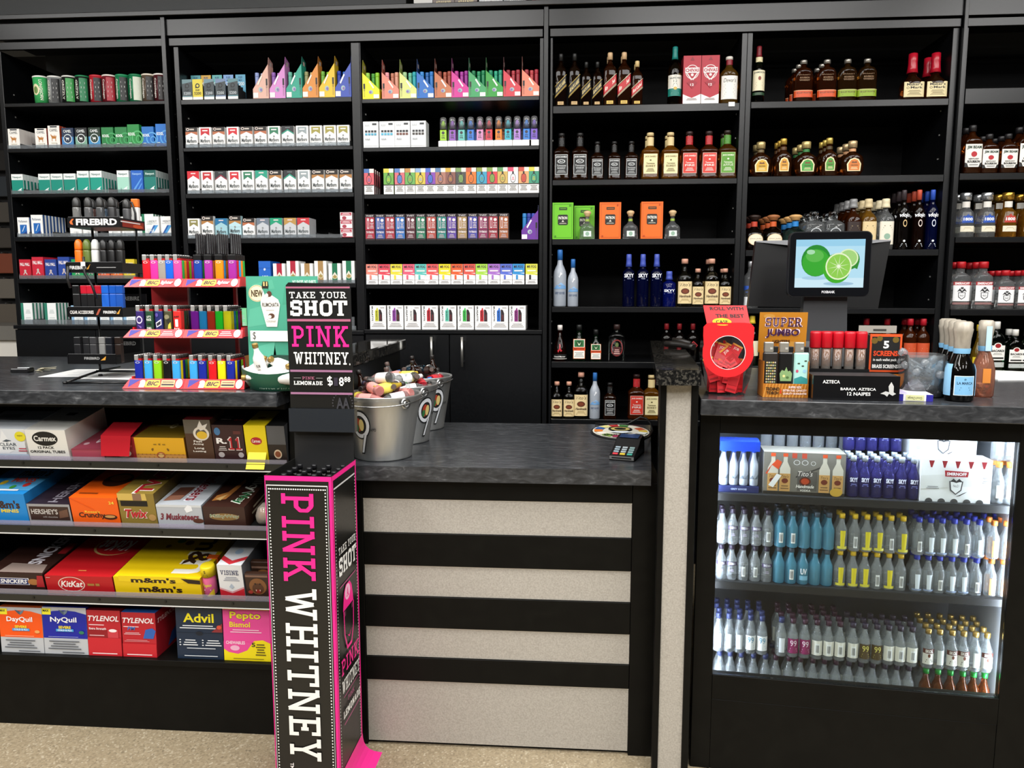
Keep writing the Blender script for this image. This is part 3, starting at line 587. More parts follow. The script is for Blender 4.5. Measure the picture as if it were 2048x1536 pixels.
wedges(3, [-0.9184,-0.8317,-0.7528,-0.6765,-0.5976,-0.5229,-0.4479,-0.3726,-0.2958,-0.2153], [('f2ee1f', 'a8a42f', ('8fd02f', '4fa03f', '9ad04f'), 'lemon yellow'), ('ec8f7a', 'a5544a', ('e0a08a', 'c9846a', 'f0a0a8'), 'salmon'), ('dfe48a', '8a9a4a', ('2fb0b8', '6fc0a0', 'a8d09a'), 'pale lime'), ('1f6fc8', '14386f', ('2f7fd0', '2f6fb8', '3f8fd8'), 'cobalt blue'), ('c9784f', '6a3426', ('a8503f', 'b5604a', '8f4436'), 'copper'),
   ('d8349a', '6f1f5a', ('a02f9a', 'b03fa8', 'c03f98'), 'magenta'), ('3fa565', '1f5f3f', ('1f8a5a', '2f9a6a', '1f7a4f'), 'sea green'), ('2fa03a', '1a5f2a', ('2f9f7f', '2fae8a', '1f8f6a'), 'leaf green'), ('d83f4f', '4f1f22', ('a02f3f', 'b83f4a', '8f2636'), 'crimson'), ('ee8a6f', '7f4a40', ('b02f3f', 'c84a50', 'a83a44'), 'coral')], .0752, False, .112, .168, .1135)
# small dark boxes with 5200 cards behind
cx = [-1.7397,-1.6914,-1.639,-1.5861,-1.5292]; z = shelf_z(2, 0)
for i, (x, c, cc, nm) in enumerate(zip(cx, ('6a8a90', 'e2cf3f', '6f8f9a', '7488a8', '5f8a92'), ('5fa8b0', 'd8a83f', '5fb0b0', '7fa8dc', '5fa8c8'), ('teal grey', 'yellow', 'slate', 'blue grey', 'dark teal'))):
    w, h = .046, .088; m = MB(); m.box(-w / 2, 0, 0, w / 2, .0015, h, c); 
    m.box(-w / 2, .0017, 0, -w / 2 + .0012, .085, h * .6, '26282a'); m.prismz([(w / 2 - .0012, .0017), (w / 2, .0017), (w / 2, .085), (w / 2 - .0012, .085)], 0, h * .55, '2a2c2e'); m.box(-w / 2 + .0013, .0017, 0, w / 2 - .0013, .085, .001, '222426')
    prints(m, flat((-w / 2, 0, 0), (w, 0, 0), (0, 0, h)), [('r', 0, .78, 1, 1, c), ('p', [(0, .78), (1, .88), (1, .2), (0, .2)], '3a4448' if i != 1 else 'e2cf3f'), ('o', .5, .68, .22, .12, .55, '14181a'), ('r', .28, .56, .38, .7, '14181a'), ('t', 'PUFF', .3, .42, .7, .5, '15191b', 'b'), ('t', '5200', .15, .24, .85, .38, 'b8c0c4' if i != 1 else '5a4a1a', 'b'), ('r', 0, 0, 1, .13, 'f2f1ee')])
    for s in range(6): m.lathe([(.008, .0015), (.008, .07 - .001 * s)], '1f2123', 10, c=(-.011 + (s % 2) * .022, .016 + (s // 2) * .024))
    k = MB(); k.box(-w / 2, .086, 0, w / 2, .0872, .128, cc)
    prints(k, flat((-w / 2, .086, 0), (w, 0, 0), (0, 0, .128)), [('t', 'PUFF', .3, .86, .7, .94, '1f4f7a', 'b'), ('t', 'MAX', .32, .78, .68, .84, '1f4f7a', 'b'), ('t', '5200', .12, .62, .88, .75, 'e3eef2', 'b')])
    put(('vape_display', [('tray', m.build('tray')), ('back_card', k.build('back_card'))]), (x + w / 2, 3.452, z), lab(nm + ' boxed vape display, number card', i, 2, 0), 'vape display', 'number card vape displays')
# white pod boxes
cx = [-0.9195,-0.8468,-0.7779,-0.7069]
for i, x in enumerate(cx):
    c = ('4fa8c8', '58b8d8', '7a4a3f', '4a4440')[i]; w = .068
    kd = BX('pod_box', w, .075, .112, 'eef0f1', [('t', 'AAA', .1, .8, .42, .9, 'b5babd'), ('r', .6, .86, .88, .93, '3a3d40')] + [('r', .12 + q * .2, .58, .27 + q * .2, .66, '2f2f33') for q in range(4)] + [('r', .12 + q * .2, .47, .27 + q * .2, .55, c) for q in range(4)] + [('t', 'AAA', .12, .28, .45, .36, '8f9599'), ('r', 0, .06, 1, .07, 'c9ced0'), ('r', .12, .0, .14, .0, c)], right=[('r', .0, .55, 1, .56, 'd0d4d6')])
    put(kd, (x + w / 2, 3.453, shelf_z(3, 1)), lab('white pod box, %s squares' % ('pale blue', 'sky blue', 'brown', 'dark brown')[i], i, 3, 1), 'vape box', 'white pod boxes')
# clear topped vapes on white bases with hanging cards
cx = [-0.5839,-0.5434,-0.503,-0.4627,-0.4213,-0.3811,-0.3387,-0.2975,-0.2575,-0.2164,-0.1788]
cl_ = ['a8d83f', '9a62c0', '6fc8c0', '3f7fd8', 'e09ac8', 'd83f4f', 'ee8a2f', '3fb8cc', 'b58ad8', '3f86dc', '7f5fc8']; cn = 'lime purple aqua blue pink red orange cyan lilac azure violet'.split()
cards = ['6fae3f', '7a4a9a', '2f8f86', '2f6fc8', 'c88a86', None, 'd87a4a', '3f9a86', '5a4a7a', '2f5fae', '2f3a6f']
hs = [0, -.002, .004, .004, .008, .0, 0, .0, 0, .004, .004]
for i, (x, c) in enumerate(zip(cx, cl_)):
    w = .0415; z = shelf_z(3, 1); m = MB(); m.box(-w / 2, 0, 0, w / 2, .12, .0235, 'f1f1ef'); m.box(-w / 2 + .003, .002, .0237, w / 2 - .003, .06, .026, 'b9bcc0')
    parts = [('base', m.build('base'))]
    if cards[i]:
        k = MB(); k.box(-.021, .27, .0, .021, .2712, .158, cards[i]); prints(k, flat((-.021, .27, 0), (.042, 0, 0), (0, 0, .158)), [('o', .5, .8, .26, .075, .55, '1a1c20'), ('r', .22, .72, .34, .82, '1a1c20'), ('t', 'PUFF', .3, .62, .7, .67, '20242a', 'b')]); parts.append(('back_card', k.build('back_card')))
        b2 = MB(); b2.box(-.02, .1205, 0, .02, .2698, .004, 'e8e8e6'); parts.append(('tray', b2.build('tray')))
    x = min(x, -.1825)
    put(('vape_stand', parts), (x + .021, 3.453, z), 'white base under the %s vape on the second shelf of the vape bay' % cn[i], 'vape display', 'white vape bases')
    b = MB(); b.box(-.0145, -.009, 0, .0145, .009, .046, c, .002); b.lathe([(.0095, .046), (.0095, .072), (.006, .078), (.005, .084)], c, 12)
    prints(b, flat((-.0145, -.009, 0), (.029, 0, 0), (0, 0, .046)), [('t', 'XXL', .2, .18, .8, .36, '2a2430', 'B'), ('e', .5, .72, .22, .14, '3a3440'), ('l', .25, .42, .75, .52, '3a3440', 2)])
    k = MB(); k.lathe([(.0155, .0475), (.0158, .088), (.014, .097), (.008, .101), (.001, .1015)], CL('f4f6f8', 2.2, .10), 16)
    put(('vape_device', [('body', b.build('body')), ('clear_cap', k.build('clear_cap'))]), (x + .021, 3.466, z + .0262 + max(0, hs[i]) * 0), '%s vape under a clear cap, %s in the row' % (cn[i], ORD[i]), 'vape', 'clear capped vapes')
# one row of colour topped boxes
cs = ['d8606a', '6fae4a', 'd8707a', '6fb05a', 'd8c04a', '8a4ab0', 'b07a6a', '8a5a50', '4a4a4a', 'e07a2f', '3fa0c0', 'd83f4a', 'd0b060', 'f0f0ee', 'e0a86f', '3f9a7a']
c2 = ['4a6fae', 'd8d04a', '5a7fc0', 'c08a4a', '8fb0d8', '4a6fc8', '5a7fae', 'd0a83f', '7a9a5a', 'c8603f', '8a9a3f', '7fa04a', '5a9a5a', 'd84a6a', 'c8503f', 'd8d04a']
cx = [-0.9205,-0.832,-0.782,-0.735,-0.6882,-0.6443,-0.5988,-0.5539,-0.5074,-0.4621,-0.4146,-0.3684,-0.3223,-0.2762,-0.2291,-0.1844]
nn = 'rose,lime,pink,green,yellow,purple,rust,brown,charcoal,orange,sky blue,red,sand,white,peach,jade'.split(',')
for i, x in enumerate(cx):
    w, h = .0448, .111
    kd = BX('vape_box', w, .024, h, 'f3f2ef', [('r', 0, .37, 1, 1, cs[i]), ('r', 0, .84, .55, 1, c2[i]), ('r', .55, .84, 1, 1, 'efe9dc'), ('r', .28, .42, .72, .74, c2[i] if i % 3 == 2 else cs[i]), ('o', .5, .58, .27, .18, .86, '2a2226'), ('r', .42, .74, .58, .84, '2a2428'), ('l', .36, .5, .64, .64, c2[i], 3), ('r', 0, .345, 1, .375, '2c2a2a'), ('l', .14, .1, .86, .32, '9a9896', 4)], sidec=cs[i] if i else '5a2a30')
    for r in range(4 if i == 0 else 1): put(kd, (x + w / 2, 3.452 + r * .035, shelf_z(3, 2)), lab('%s topped vape box' % nn[i], i, 3, 2) if r == 0 else '%s topped vape box, %s in line behind the first one' % (nn[i], ORD[r]), 'vape box', 'colour topped vape boxes')
cs = ['a8243a', '2f4f9a', 'a82f3f', '2f6fb8', '5a2430', '1f7a5a', 'b04a3f', '1f7f78', '5a3f9a', 'a88a5a', '4a4aa0', '8a2f5a', '9a2436', 'a8603a']
nn = 'scarlet,navy,red,blue,maroon,emerald,rust,teal,violet,tan,indigo,plum,wine,ochre'.split(',')
cx = [-0.9204,-0.874,-0.8291,-0.7829,-0.7354,-0.6893,-0.642,-0.5954,-0.5497,-0.5026,-0.4556,-0.4094,-0.3647,-0.3173]
for i, x in enumerate(cx):
    w, h = .0438, .115
    kd = BX('vape_box', w, .05, h, '2a1c20', [('r', .04, .06, .96, .36, cs[i]), ('r', .04, .38, .96, .98, cs[i]), ('r', .04, .88, .96, .98, '241a1e'), ('t', 'TVST', .12, .9, .88, .96, 'd8d0d0', 'b'), ('r', .2, .44, .42, .84, 'd9c9cc'), ('r', .25, .48, .37, .74, cs[i]), ('e', .72, .76, .16, .06, 'e6dcdc'), ('l', .5, .44, .9, .68, 'dccfd0', 4), ('t', 'TVTBOO', .12, .26, .88, .34, 'e9e2e2', 'B'), ('l', .2, .08, .8, .22, 'd0bfc2', 3)], topc='b09a90', sidec='4a3a34')
    put(kd, (x + w / 2, 3.452, shelf_z(3, 3)), lab('%s two-part vape box' % nn[i], i, 3, 3), 'vape box', 'two-part vape boxes')
x = -0.2162
put(wedge('6a2f9a', .074, True, '3a3f6a', .128, .15), (x + .037, 3.452, shelf_z(3, 3)), 'purple slanted vape display at the end of the fourth shelf of the vape bay', 'vape display', 'slanted vape displays')
for j in range(3): put(cached('penB%d' % j, lambda: pen(('2f7fc0', '2f3f9a', '3a4ab0')[j])), (x + .012 + j * .02, 3.478, shelf_z(3, 3) + .002), 'blue vape pen, %s in the purple display' % ORD[j], 'vape pen', 'vape pens in slanted displays')
cs = ['e88a7a', 'e0485a', 'e8d83f', 'e8607a', '5fc0b8', 'e85a5a', 'f0d81f', 'e8602f', 'e0584a', 'a8d84a', 'a86fc8', '5a6fd0', '2f8fd0', 'd8d84a']
nn = 'peach,red,yellow,rose,aqua,coral,lemon,orange,brick,lime,violet,indigo,blue,blue and yellow'.split(',')
cx = [-0.9204,-0.8643,-0.8084,-0.7518,-0.6969,-0.6442,-0.588,-0.5327,-0.4762,-0.4211,-0.3655,-0.3107,-0.2561,-0.1974]
for i, x in enumerate(cx):
    w, h = .0528, .09
    kd = BX('vape_box', w, .05, h, 'f4f3f1', [('r', 0, .5, 1, 1, cs[i]), ('r', 0, .38, 1, .56, 'f3efec'), ('p', [(0, .5), (.0, .62), (1, .52), (1, .44)], cs[i]), ('t', 'MR FOG', .12, .8, .88, .93, '3a2f38', 'b'), ('l', .15, .6, .85, .74, 'fff6e8', 1), ('r', .3, .24, .46, .46, cs[i] if i < 13 else '2a2a2c'), ('r', .5, .24, .82, .46, 'fbfaf8'), ('r', 0, .22, 1, .23, 'c8c4c2'), ('l', .15, .06, .85, .18, 'b5b2b2', 2)], sidec='e6e2e0')
    put(kd, (x + w / 2, 3.452, shelf_z(3, 4)), lab('%s and white vape box' % nn[i], i, 3, 4), 'vape box', 'white based vape boxes')
cs = ['c9c83a', '8a3f9a', 'e6e6e4', 'b8202f', '5fc0a8', '3fb84f', 'c0242f', '2f6fc8', '8a2f7a']; nn = 'yellow,purple,white,red,mint,green,crimson,blue,plum'.split(',')
cx = [-0.9076,-0.8273,-0.7487,-0.6689,-0.5851,-0.5052,-0.4262,-0.3503,-0.2712]
for i, x in enumerate(cx):
    w, h = .074, .108; c = cs[i]
    kd = BX('vape_box', w, .05, h, 'f5f4f2', [('v', 'BUGATTI', .1, .36, .2, .96, '2a2a2c', 'B'), ('p', [(.32, .34), (.54, .34), (.54, .78), (.5, .84), (.5, .9), (.42, .9), (.42, .84), (.32, .78)], c), ('p', [(.56, .34), (.76, .34), (.76, .68), (.68, .82), (.56, .84)], '2c2024'), ('v', 'BUGATTI', .38, .4, .46, .76, '1d1d1f', 'b'), ('r', .63, .4, .7, .62, '6a2a30'), ('l', .62, .88, .92, .94, 'b5b0b0', 2), ('d', .86, .42, .86, .84, 6, .015, .011, 'c0bcbc'), ('r', 0, .31, 1, .315, 'c9c6c4'), ('l', .1, .1, .9, .28, 'c0bcba', 3)], topc='5a5654', sidec='b9b6b3')
    for r in range(3 if i == 8 else 1):
        put(kd, (x + w / 2, 3.453 + r * .06, 1.2275), ('white vape box with a %s device, %s along the cupboard top' % (nn[i], ORD[i])) if r == 0 else 'white vape box with a plum device, %s in line behind the ninth' % ORD[r], 'vape box', 'white boxes on the cupboard top')
# gift boxes on top of the cornice
for i, (l, r_, c, cb, t) in enumerate(((829, 866, 'dedcd8', 'dedcd8', ''), (867, 909.5, '7a6e6a', '7a6e6a', 'AZULE ROSY'), (910.5, 955, '7a6e6a', '7a6e6a', 'AZULE ROSY'), (959, 1006, 'b9bcc0', 'cfd2d4', 'CASAMIGOS'), (1008, 1052, '3a3d42', 'a8abb0', 'MAESTRO'), (1065, 1118, 'b8283f', 'c23a50', 'CHIVAS'))):
    xa, xb = [(-0.6847,-0.6034),(-0.6013,-0.5083),(-0.5061,-0.4092),(-0.4005,-0.2986),(-0.2943,-0.1993),(-0.1713,-0.0576)][i]
    w = xb - xa
    kd = BX('gift_box', w, .09, .26, cb, ([('t', t, .15, .045, .85, .085, 'f0dfa8' if i in (1, 2) else 'f6f6f4', 'b'), ('r', .08, .1, .92, .9, c)] if t else []))
    put(kd, ((xa + xb) / 2, 3.455, 2.6217), ('white gift box standing on the cornice', 'taupe gift box on the cornice beside the white one', 'taupe gift box on the cornice beside the silver one', 'silver grey gift box on the cornice', 'charcoal gift box on the cornice', 'red gift box on the cornice above the whiskey bay')[i], 'gift box', 'gift boxes on the cornice')

# ================================================================ bottles on the right-hand bays
AMB = lambda h, w=.88: _amb(h, w)
def _amb(h, w):
    k = ('amb', h, w)
    if k not in _M:
        m, nt, b = newmat('amber_' + h); b.inputs['Base Color'].default_value = lin(h); b.inputs['Transmission Weight'].default_value = w
        b.inputs['Roughness'].default_value = .03; b.inputs['IOR'].default_value = 1.42
        t = nt.nodes.new('ShaderNodeBsdfTransparent'); t.inputs[0].default_value = lin(h); x = nt.nodes.new('ShaderNodeMixShader'); x.inputs[0].default_value = .25
        nt.links.new(b.outputs[0], x.inputs[1]); nt.links.new(t.outputs[0], x.inputs[2]); nt.links.new(x.outputs[0], nt.nodes['Material Output'].inputs[0])
        _M[k] = m
    return _M[k]
def FROST(h):
    k = ('fr', h)
    if k not in _M:
        m, nt, b = newmat('frosted_' + h); b.inputs['Base Color'].default_value = lin(h); b.inputs['Transmission Weight'].default_value = .35; b.inputs['Roughness'].default_value = .32; _M[k] = m
    return _M[k]
CLR = GL('f4f7f8', .45, haze=.10); GRN = GL('3f7f5a', .3)
PROF = {  # (radius, height, squareness) up to the neck finish
 'sq': [(.9, 0, 6), (1, .018, 6), (1, .64, 6), (.96, .68, 5), (.76, .735, 3), (.5, .775, 2), (.36, .82, 2), (.31, .92, 2)],
 'jd': [(.92, 0, 6), (1, .02, 6), (1, .06, 7), (.96, .075, 7), (.96, .565, 7), (1, .58, 6), (.97, .61, 5), (.7, .665, 3), (.42, .71, 2), (.36, .76, 2), (.38, .8, 2), (.34, .92, 2)],
 'rd': [(.9, 0, 2), (1, .02, 2), (1, .58, 2), (.95, .64, 2), (.74, .70, 2), (.44, .755, 2), (.33, .80, 2), (.3, .92, 2)],
 'sk': [(.95, 0, 2), (1, .015, 2), (1, .64, 2), (.92, .675, 2), (.58, .71, 2), (.42, .74, 2), (.4, .92, 2)],
 'gg': [(.92, 0, 2), (1, .02, 2), (1, .55, 2), (.92, .62, 2), (.68, .69, 2), (.46, .74, 2), (.38, .8, 2), (.36, .9, 2)],
 'cr': [(.62, 0, 3), (.72, .03, 3), (.98, .17, 2.6), (1, .3, 2.6), (.98, .46, 2.6), (.84, .56, 2.4), (.52, .64, 2), (.3, .69, 2), (.27, .76, 2), (.27, .86, 2)],
 'cf': [(.9, 0, 4), (1, .02, 4), (1, .5, 4), (.8, .585, 3), (.46, .665, 2), (.38, .72, 2), (.36, .86, 2)],
 'pa': [(.94, 0, 4), (1, .03, 4), (.97, .36, 4), (.85, .45, 3), (.5, .53, 2), (.3, .6, 2), (.25, .66, 2), (.25, .78, 2)],
 'bu': [(.9, 0, 3), (1, .02, 3), (1, .62, 3), (.95, .7, 2.6), (.74, .775, 2.3), (.42, .82, 2), (.28, .85, 2), (.27, .92, 2)],
 'mk': [(.9, 0, 5), (.98, .02, 5), (1, .3, 5), (.9, .37, 4), (.66, .44, 3), (.44, .5, 2), (.34, .58, 2), (.32, .72, 2)],
 'ti': [(.94, 0, 4), (1, .015, 4), (1, .56, 4), (.95, .62, 4), (.72, .69, 3), (.44, .74, 2), (.36, .78, 2), (.34, .92, 2)],
 'sm': [(.94, 0, 5), (1, .015, 5), (1, .62, 5), (.92, .69, 4), (.62, .74, 3), (.44, .77, 2), (.42, .88, 2)],
 'ba': [(.93, 0, 4), (1, .015, 4), (1, .58, 4), (.93, .65, 3.4), (.68, .72, 3), (.38, .775, 2), (.3, .82, 2), (.3, .9, 2)],
 '18': [(.98, 0, 5), (1, .02, 5), (.97, .3, 4.5), (.88, .56, 4), (.66, .62, 3), (.54, .66, 2), (.52, .83, 2)],
 'dj': [(.8, 0, 3), (.95, .03, 3), (1, .3, 3), (1, .44, 3), (.86, .54, 2.5), (.46, .62, 2), (.32, .66, 2), (.3, .82, 2)],
 'gm': [(.9, 0, 2), (1, .04, 2), (.98, .28, 2), (.82, .42, 2), (.5, .58, 2), (.32, .7, 2), (.28, .9, 2)],
 'va': [(.94, 0, 2), (1, .012, 2), (1, .62, 2), (.94, .67, 2), (.62, .73, 2), (.42, .78, 2), (.36, .84, 2), (.36, .94, 2)],
 'ja': [(.92, 0, 2), (1, .015, 2), (1, .56, 2), (.92, .62, 2), (.66, .7, 2), (.42, .76, 2), (.38, .84, 2), (.34, .93, 2)],
}
def bottle(shape, H, W, glass, cap, labels=(), D=None, cap0=.88, capr=.34, captop=None, name='liquor_bottle', seg=20, extra=()):
    """cap0: height share where the cap begins; labels: (z0, z1, half-width share, base colour or None, prints, part name)"""
    D = D or W; P = PROF[shape]; a = W / 2; ratio = D / W
    m = MB(); rings = []; zs = max(z for r, z, e in P if r >= max(p[0] for p in P) - .03)
    qz = lambda z: ratio + (1 - ratio) * max(0, min(1, (z - zs) / .16)) if ratio < 1 else 1
    for r, z, e in P:
        if z > cap0: break
        rings.append((r * a, z * H, e, qz(z)))
    rings.append((P[-1][0] * a, cap0 * H, 2, 1))
    m.lathe(rings, glass, seg); parts = [('glass_body', m.build('glass_body'))]
    t = MB(); rr = capr * a
    if captop == 'ball': t.lathe([(rr * .8, cap0 * H + .0003), (rr * .8, (cap0 + (1 - cap0) * .3) * H), (rr * 1.15, (cap0 + (1 - cap0) * .5) * H), (rr * 1.2, (cap0 + (1 - cap0) * .75) * H), (rr * .8, .985 * H), (rr * .2, H)], cap, 14)
    elif captop == 'taper': t.lathe([(rr * 1.25, cap0 * H + .0003), (rr * 1.1, (cap0 + (1 - cap0) * .25) * H), (rr, (cap0 + (1 - cap0) * .55) * H), (rr * 1.04, (cap0 + (1 - cap0) * .6) * H), (rr, .99 * H), (rr * .85, H)], cap, 14)
    else: t.lathe([(rr, cap0 * H + .0003), (rr, .985 * H), (rr * .9, H)], cap, 16)
    parts.append(('cap', t.build('cap')))
    for L in labels:
        z0, z1, hw, base, its = L[:5]; nm = L[5] if len(L) > 5 else 'label'
        zm = (z0 + z1) / 2; rp = P[0]
        for i in range(len(P) - 1):
            if P[i][1] <= zm <= P[i + 1][1]:
                f = (zm - P[i][1]) / (P[i + 1][1] - P[i][1] + 1e-9); rp = [P[i][j] + f * (P[i + 1][j] - P[i][j]) for j in range(3)]
        rr0 = max(P[i][0] for i in range(len(P)) if z0 - .02 <= P[i][1] <= z1 + .02) if any(z0 - .02 <= p[1] <= z1 + .02 for p in P) else rp[0]
        A = max(rp[0], min(rr0, rp[0] * 1.06)) * a; e = rp[2]
        B = A * qz(zm)
        def fr(u, v, k, A=A, B=B, e=e, hw=hw, z0=z0, z1=z1):
            x = (u - .5) * 2 * hw * A; y = -(max(0, 1 - abs(x / A) ** e)) ** (1 / e) * (B + k + .0004)
            return (x * (1 + (k + .0004) / A), y - .0001, (z0 + v * (z1 - z0)) * H)
        lm = MB(); prints(lm, fr, ([('r', 0, 0, 1, 1, base)] if base else []) + list(its), True)
        parts.append((nm, lm.build(nm)))
    for nm, me in extra: parts.append((nm, me))
    return (name, parts)
def row(b, k, items, xs, grp=None, y0=None, z=None):
    for i, (x, it) in enumerate(zip(xs, items)):
        hw = max(v.co.x for v in it[0][1][0][1].vertices) + .0012; x = min(max(x, SH[b][0][0] + hw), SH[b][0][1] - hw)
        kd, d, dep = it[:3]; ranks = it[3] if len(it) > 3 else 1; off = it[4] if len(it) > 4 else 0
        for r in range(ranks):
            hd = max(v.co.y for v in kd[1][0][1].vertices); y = (y0 or 3.4555) + hd + off + r * (2 * hd + .003)
            if r == 0: l = lab(d, i, b, k)
            else: l = '%s, %s deep behind number %d, %s shelf, %s' % (d, ORD[r], i + 1, ORD[k], BAYN[b])
            put(kd, (x, y, (z if z is not None else shelf_z(b, k))), l, 'bottle', grp or 'bottles of the %s' % BAYN[b])
def sl(c, txt, tc, band=1):   # slanting label band
    return [('p', [(0, .18), (1, .62), (1, .92), (0, .48)], c), ('p', [(0, .14), (1, .58), (1, .6), (0, .16)], tc), ('p', [(0, .5), (1, .94), (1, .96), (0, .52)], tc), ('p', [(0, .1), (1, .54), (1, .555), (0, .115)], tc)]
def jw(H, W, c, txt, capc, glass):
    k = bottle('sq', H, W, glass, capc, [(.1, .62, .97, None, sl(c, txt, 'd8b85a' if c == '15120f' else 'f0dcb8')), (.025, .085, .5, 'd6b27a' if c == '15120f' else 'e8c25a', [('l', .1, .2, .9, .8, '6a5630', 2)], 'base_label')], cap0=.865, capr=.4)
    # lettering along the slant
    m = MB(); V, F = glyphs(txt, 'bi'); P = []
    for a_, b_ in V:
        u = .08 + a_ * .84; v = .2 + .44 * u + .05 + b_ * .15
        P.append(((u - .5) * W * .97, -W / 2 * .985 - .0013, (.1 + v * .52) * H))
    n = m.pts(P); q = m.mi('e6cf8a' if c == '15120f' else 'f8ece0')
    for f in F: m.f.append(tuple(n + j for j in f)); m.m.append(q); m.sm.append(False)
    k[1][2][1]; k[1].append(('lettering', m.build('lettering'))); return k
DK = _amb('40200c', .9); DK2 = _amb('6b3210', .88)
jb = jw(.223, .0495, '15120f', 'BLACK LABEL', '141414', DK); jbs = jw(.186, .0415, '15120f', 'BLACK LABEL', '141414', DK)
jr = jw(.224, .055, 'c2242c', 'Red Label', 'd8b58a', DK2); jrs = jw(.186, .047, 'c2242c', 'Red Label', 'e0c48a', DK2)
gl = bottle('rd', .243, .059, GL('a98a3f', .4), '12807a', [(.27, .5, .93, 'f0ece0', [('t', 'THE', .4, .86, .6, .93, '3f5a55'), ('t', 'GLENLIVET', .1, .7, .9, .82, '38504c', 'b'), ('t', '12', .36, .45, .64, .62, '5a6a60'), ('l', .3, .1, .7, .4, '8a8f86', 3)]), (.14, .27, .93, '147f72', [('e', .5, 1.0, .14, .2, 'd8b85a'), ('l', .2, .2, .8, .5, 'bfe0d8', 2)], 'lower_label')], cap0=.78, capr=.38, captop='taper')
dw = bottle('rd', .197, .083, _amb('b8862f', .85), 'e8e4da', [(.09, .58, .8, 'f1efe8', [('t', "Dewar's", .12, .72, .88, .9, '2a2a2a', 'i'), ('l', .15, .1, .85, .65, '8a8a88', 7)]), (.82, .93, .92, '8a1c2a', [], 'neck_label')], D=.055, cap0=.93, capr=.36)
X4 = [-0.0474,0.0118,0.0625,0.1103,0.1647,0.2251,0.2809,0.442,0.6771]
dg = 'whiskey with gold slanting label'
row(4, 0, [(jb, 'dark whiskey, gold slanting label', .05, 2), (jb, 'dark whiskey, gold slanting label', .05), (jbs, 'smaller dark whiskey, gold slanting label', .042, 2), (jbs, 'smaller dark whiskey, gold slanting label', .042), (jr, 'red slanting label whiskey', .055, 2), (jr, 'red slanting label whiskey', .055, 2), (jrs, 'smaller red slanting label whiskey', .047, 2), (gl, 'tall teal capped malt whisky', .06), (dw, 'round shouldered amber whisky, white label', .055)], X4)
for i, x in enumerate([0.5117,0.5882]):
    kd = cached('chv', lambda: BX('gift_box', .0745, .075, .197, 'b5172f', [('r', 0, 0, 1, .2, 'f1efec'), ('p', [(0, .2), (.5, .12), (1, .2)], 'b5172f'), ('p', [(.5, .98), (.62, .9), (.38, .9)], '8f0f24'), ('o', .5, .66, .38, .15, .9, 'f0e4e4'), ('p', [(.12, .7), (.5, .5), (.88, .7), (.8, .62), (.5, .45), (.2, .62)], 'f0e4e4'), ('r', .1, .64, .9, .75, 'f3eaea'), ('t', 'CHIVAS', .12, .66, .88, .73, 'a8142c', 'B'), ('e', .5, .6, .08, .03, 'f0e4e4'), ('p', [(.2, .44), (.5, .5), (.8, .44), (.5, .32)], 'a01028'), ('t', '12', .4, .37, .6, .42, 'f4eeee', 'b'), ('l', .2, .07, .8, .12, 'b9a8a8', 2)], topc='c23a4a', sidec='8a1226'))
    put(kd, (x, 3.4535, shelf_z(4, 0)), 'tall red and white whisky gift box, %s one' % ('beside the teal capped bottle', 'beside the white labelled bottle')[i], 'gift box', 'whisky gift boxes')
m = MB(); x = 0.6795; m.box(x - .013, 3.4455, 2.181, x + .013, 3.4492, 2.199, 'f4f4f0'); tag(link('price_tag', m.build('price_tag')), 'small white price tag on the top shelf edge under the white labelled whisky', 'tag')
# second shelf
JDL = [('r', .04, .03, .96, .97, '111112'), ('o', .5, .66, .3, .1, .75, 'd5d8d9'), ('t', 'JACK DANIELS', .08, .82, .92, .92, 'e2e4e4', 'B'), ('t', 'No.7', .36, .62, .64, .7, 'd8dada', 'b'), ('t', 'Tennessee', .14, .4, .86, .5, 'e2e4e4', 'i'), ('t', 'WHISKEY', .18, .28, .82, .36, 'd0d3d3', 'b'), ('l', .15, .08, .85, .24, 'b5b8b8', 3)]
jdg = _amb('54290e', .88)
def jd(H, W, lc, its, g, cap='141313', neck='1a1a1a'): return bottle('jd', H, W, g, cap, [(.115, .535, .78, lc, its), (.72, .9, .95, neck, [('l', .2, .3, .8, .7, 'c9c9c6', 2)], 'neck_label')], cap0=.925, capr=.4, D=W * .92)
jdl = jd(.204, .072, 'c9cccc', JDL, jdg); jds = jd(.165, .058, 'c9cccc', JDL, jdg)
def flav(txt, ink): return [('r', .03, .02, .97, .98, ink[1]), ('t', 'JACK DANIELS', .1, .8, .9, .9, ink[0], 'B'), ('e', .5, .68, .07, .04, ink[0]), ('t', 'Tennessee', .2, .48, .8, .56, ink[0], 'b'), ('t', txt, .16, .34, .84, .44, ink[0], 's'), ('l', .2, .1, .8, .28, ink[0], 3)]
hon = jd(.201, .0765, 'f4ecc8', flav('HONEY', ('6a5f3a', 'efe3ae')), _amb('b8741c', .8), 'dcc58f', 'e2cd95'); fire = jd(.204, .0765, 'f2c4b8', flav('FIRE', ('f7e2da', 'd8382a')), _amb('8a3f12', .85), '2a1414', 'b5242a'); app = jd(.206, .0765, 'c8dc9a', flav('APPLE', ('eef4d8', '5c9a2f')), _amb('9a5f1c', .85), '241a12', '4a8a2a')
X4 = [-0.0421,0.0391,0.1148,0.1887,0.2623,0.3441,0.4313,0.5125,0.5962,0.6824]
row(4, 1, [(jdl, 'square whiskey, black label', .07, 2), (jdl, 'square whiskey, black label', .07, 2), (jds, 'smaller square whiskey, black label', .056), (jds, 'smaller square whiskey, black label', .056), (jds, 'smaller square whiskey, black label', .056), (hon, 'square whiskey, cream label', .072, 2), (hon, 'square whiskey, cream label', .072, 2), (fire, 'square whiskey, red label', .072), (fire, 'square whiskey, red label', .072), (app, 'square whiskey, green label', .072, 2)], X4)
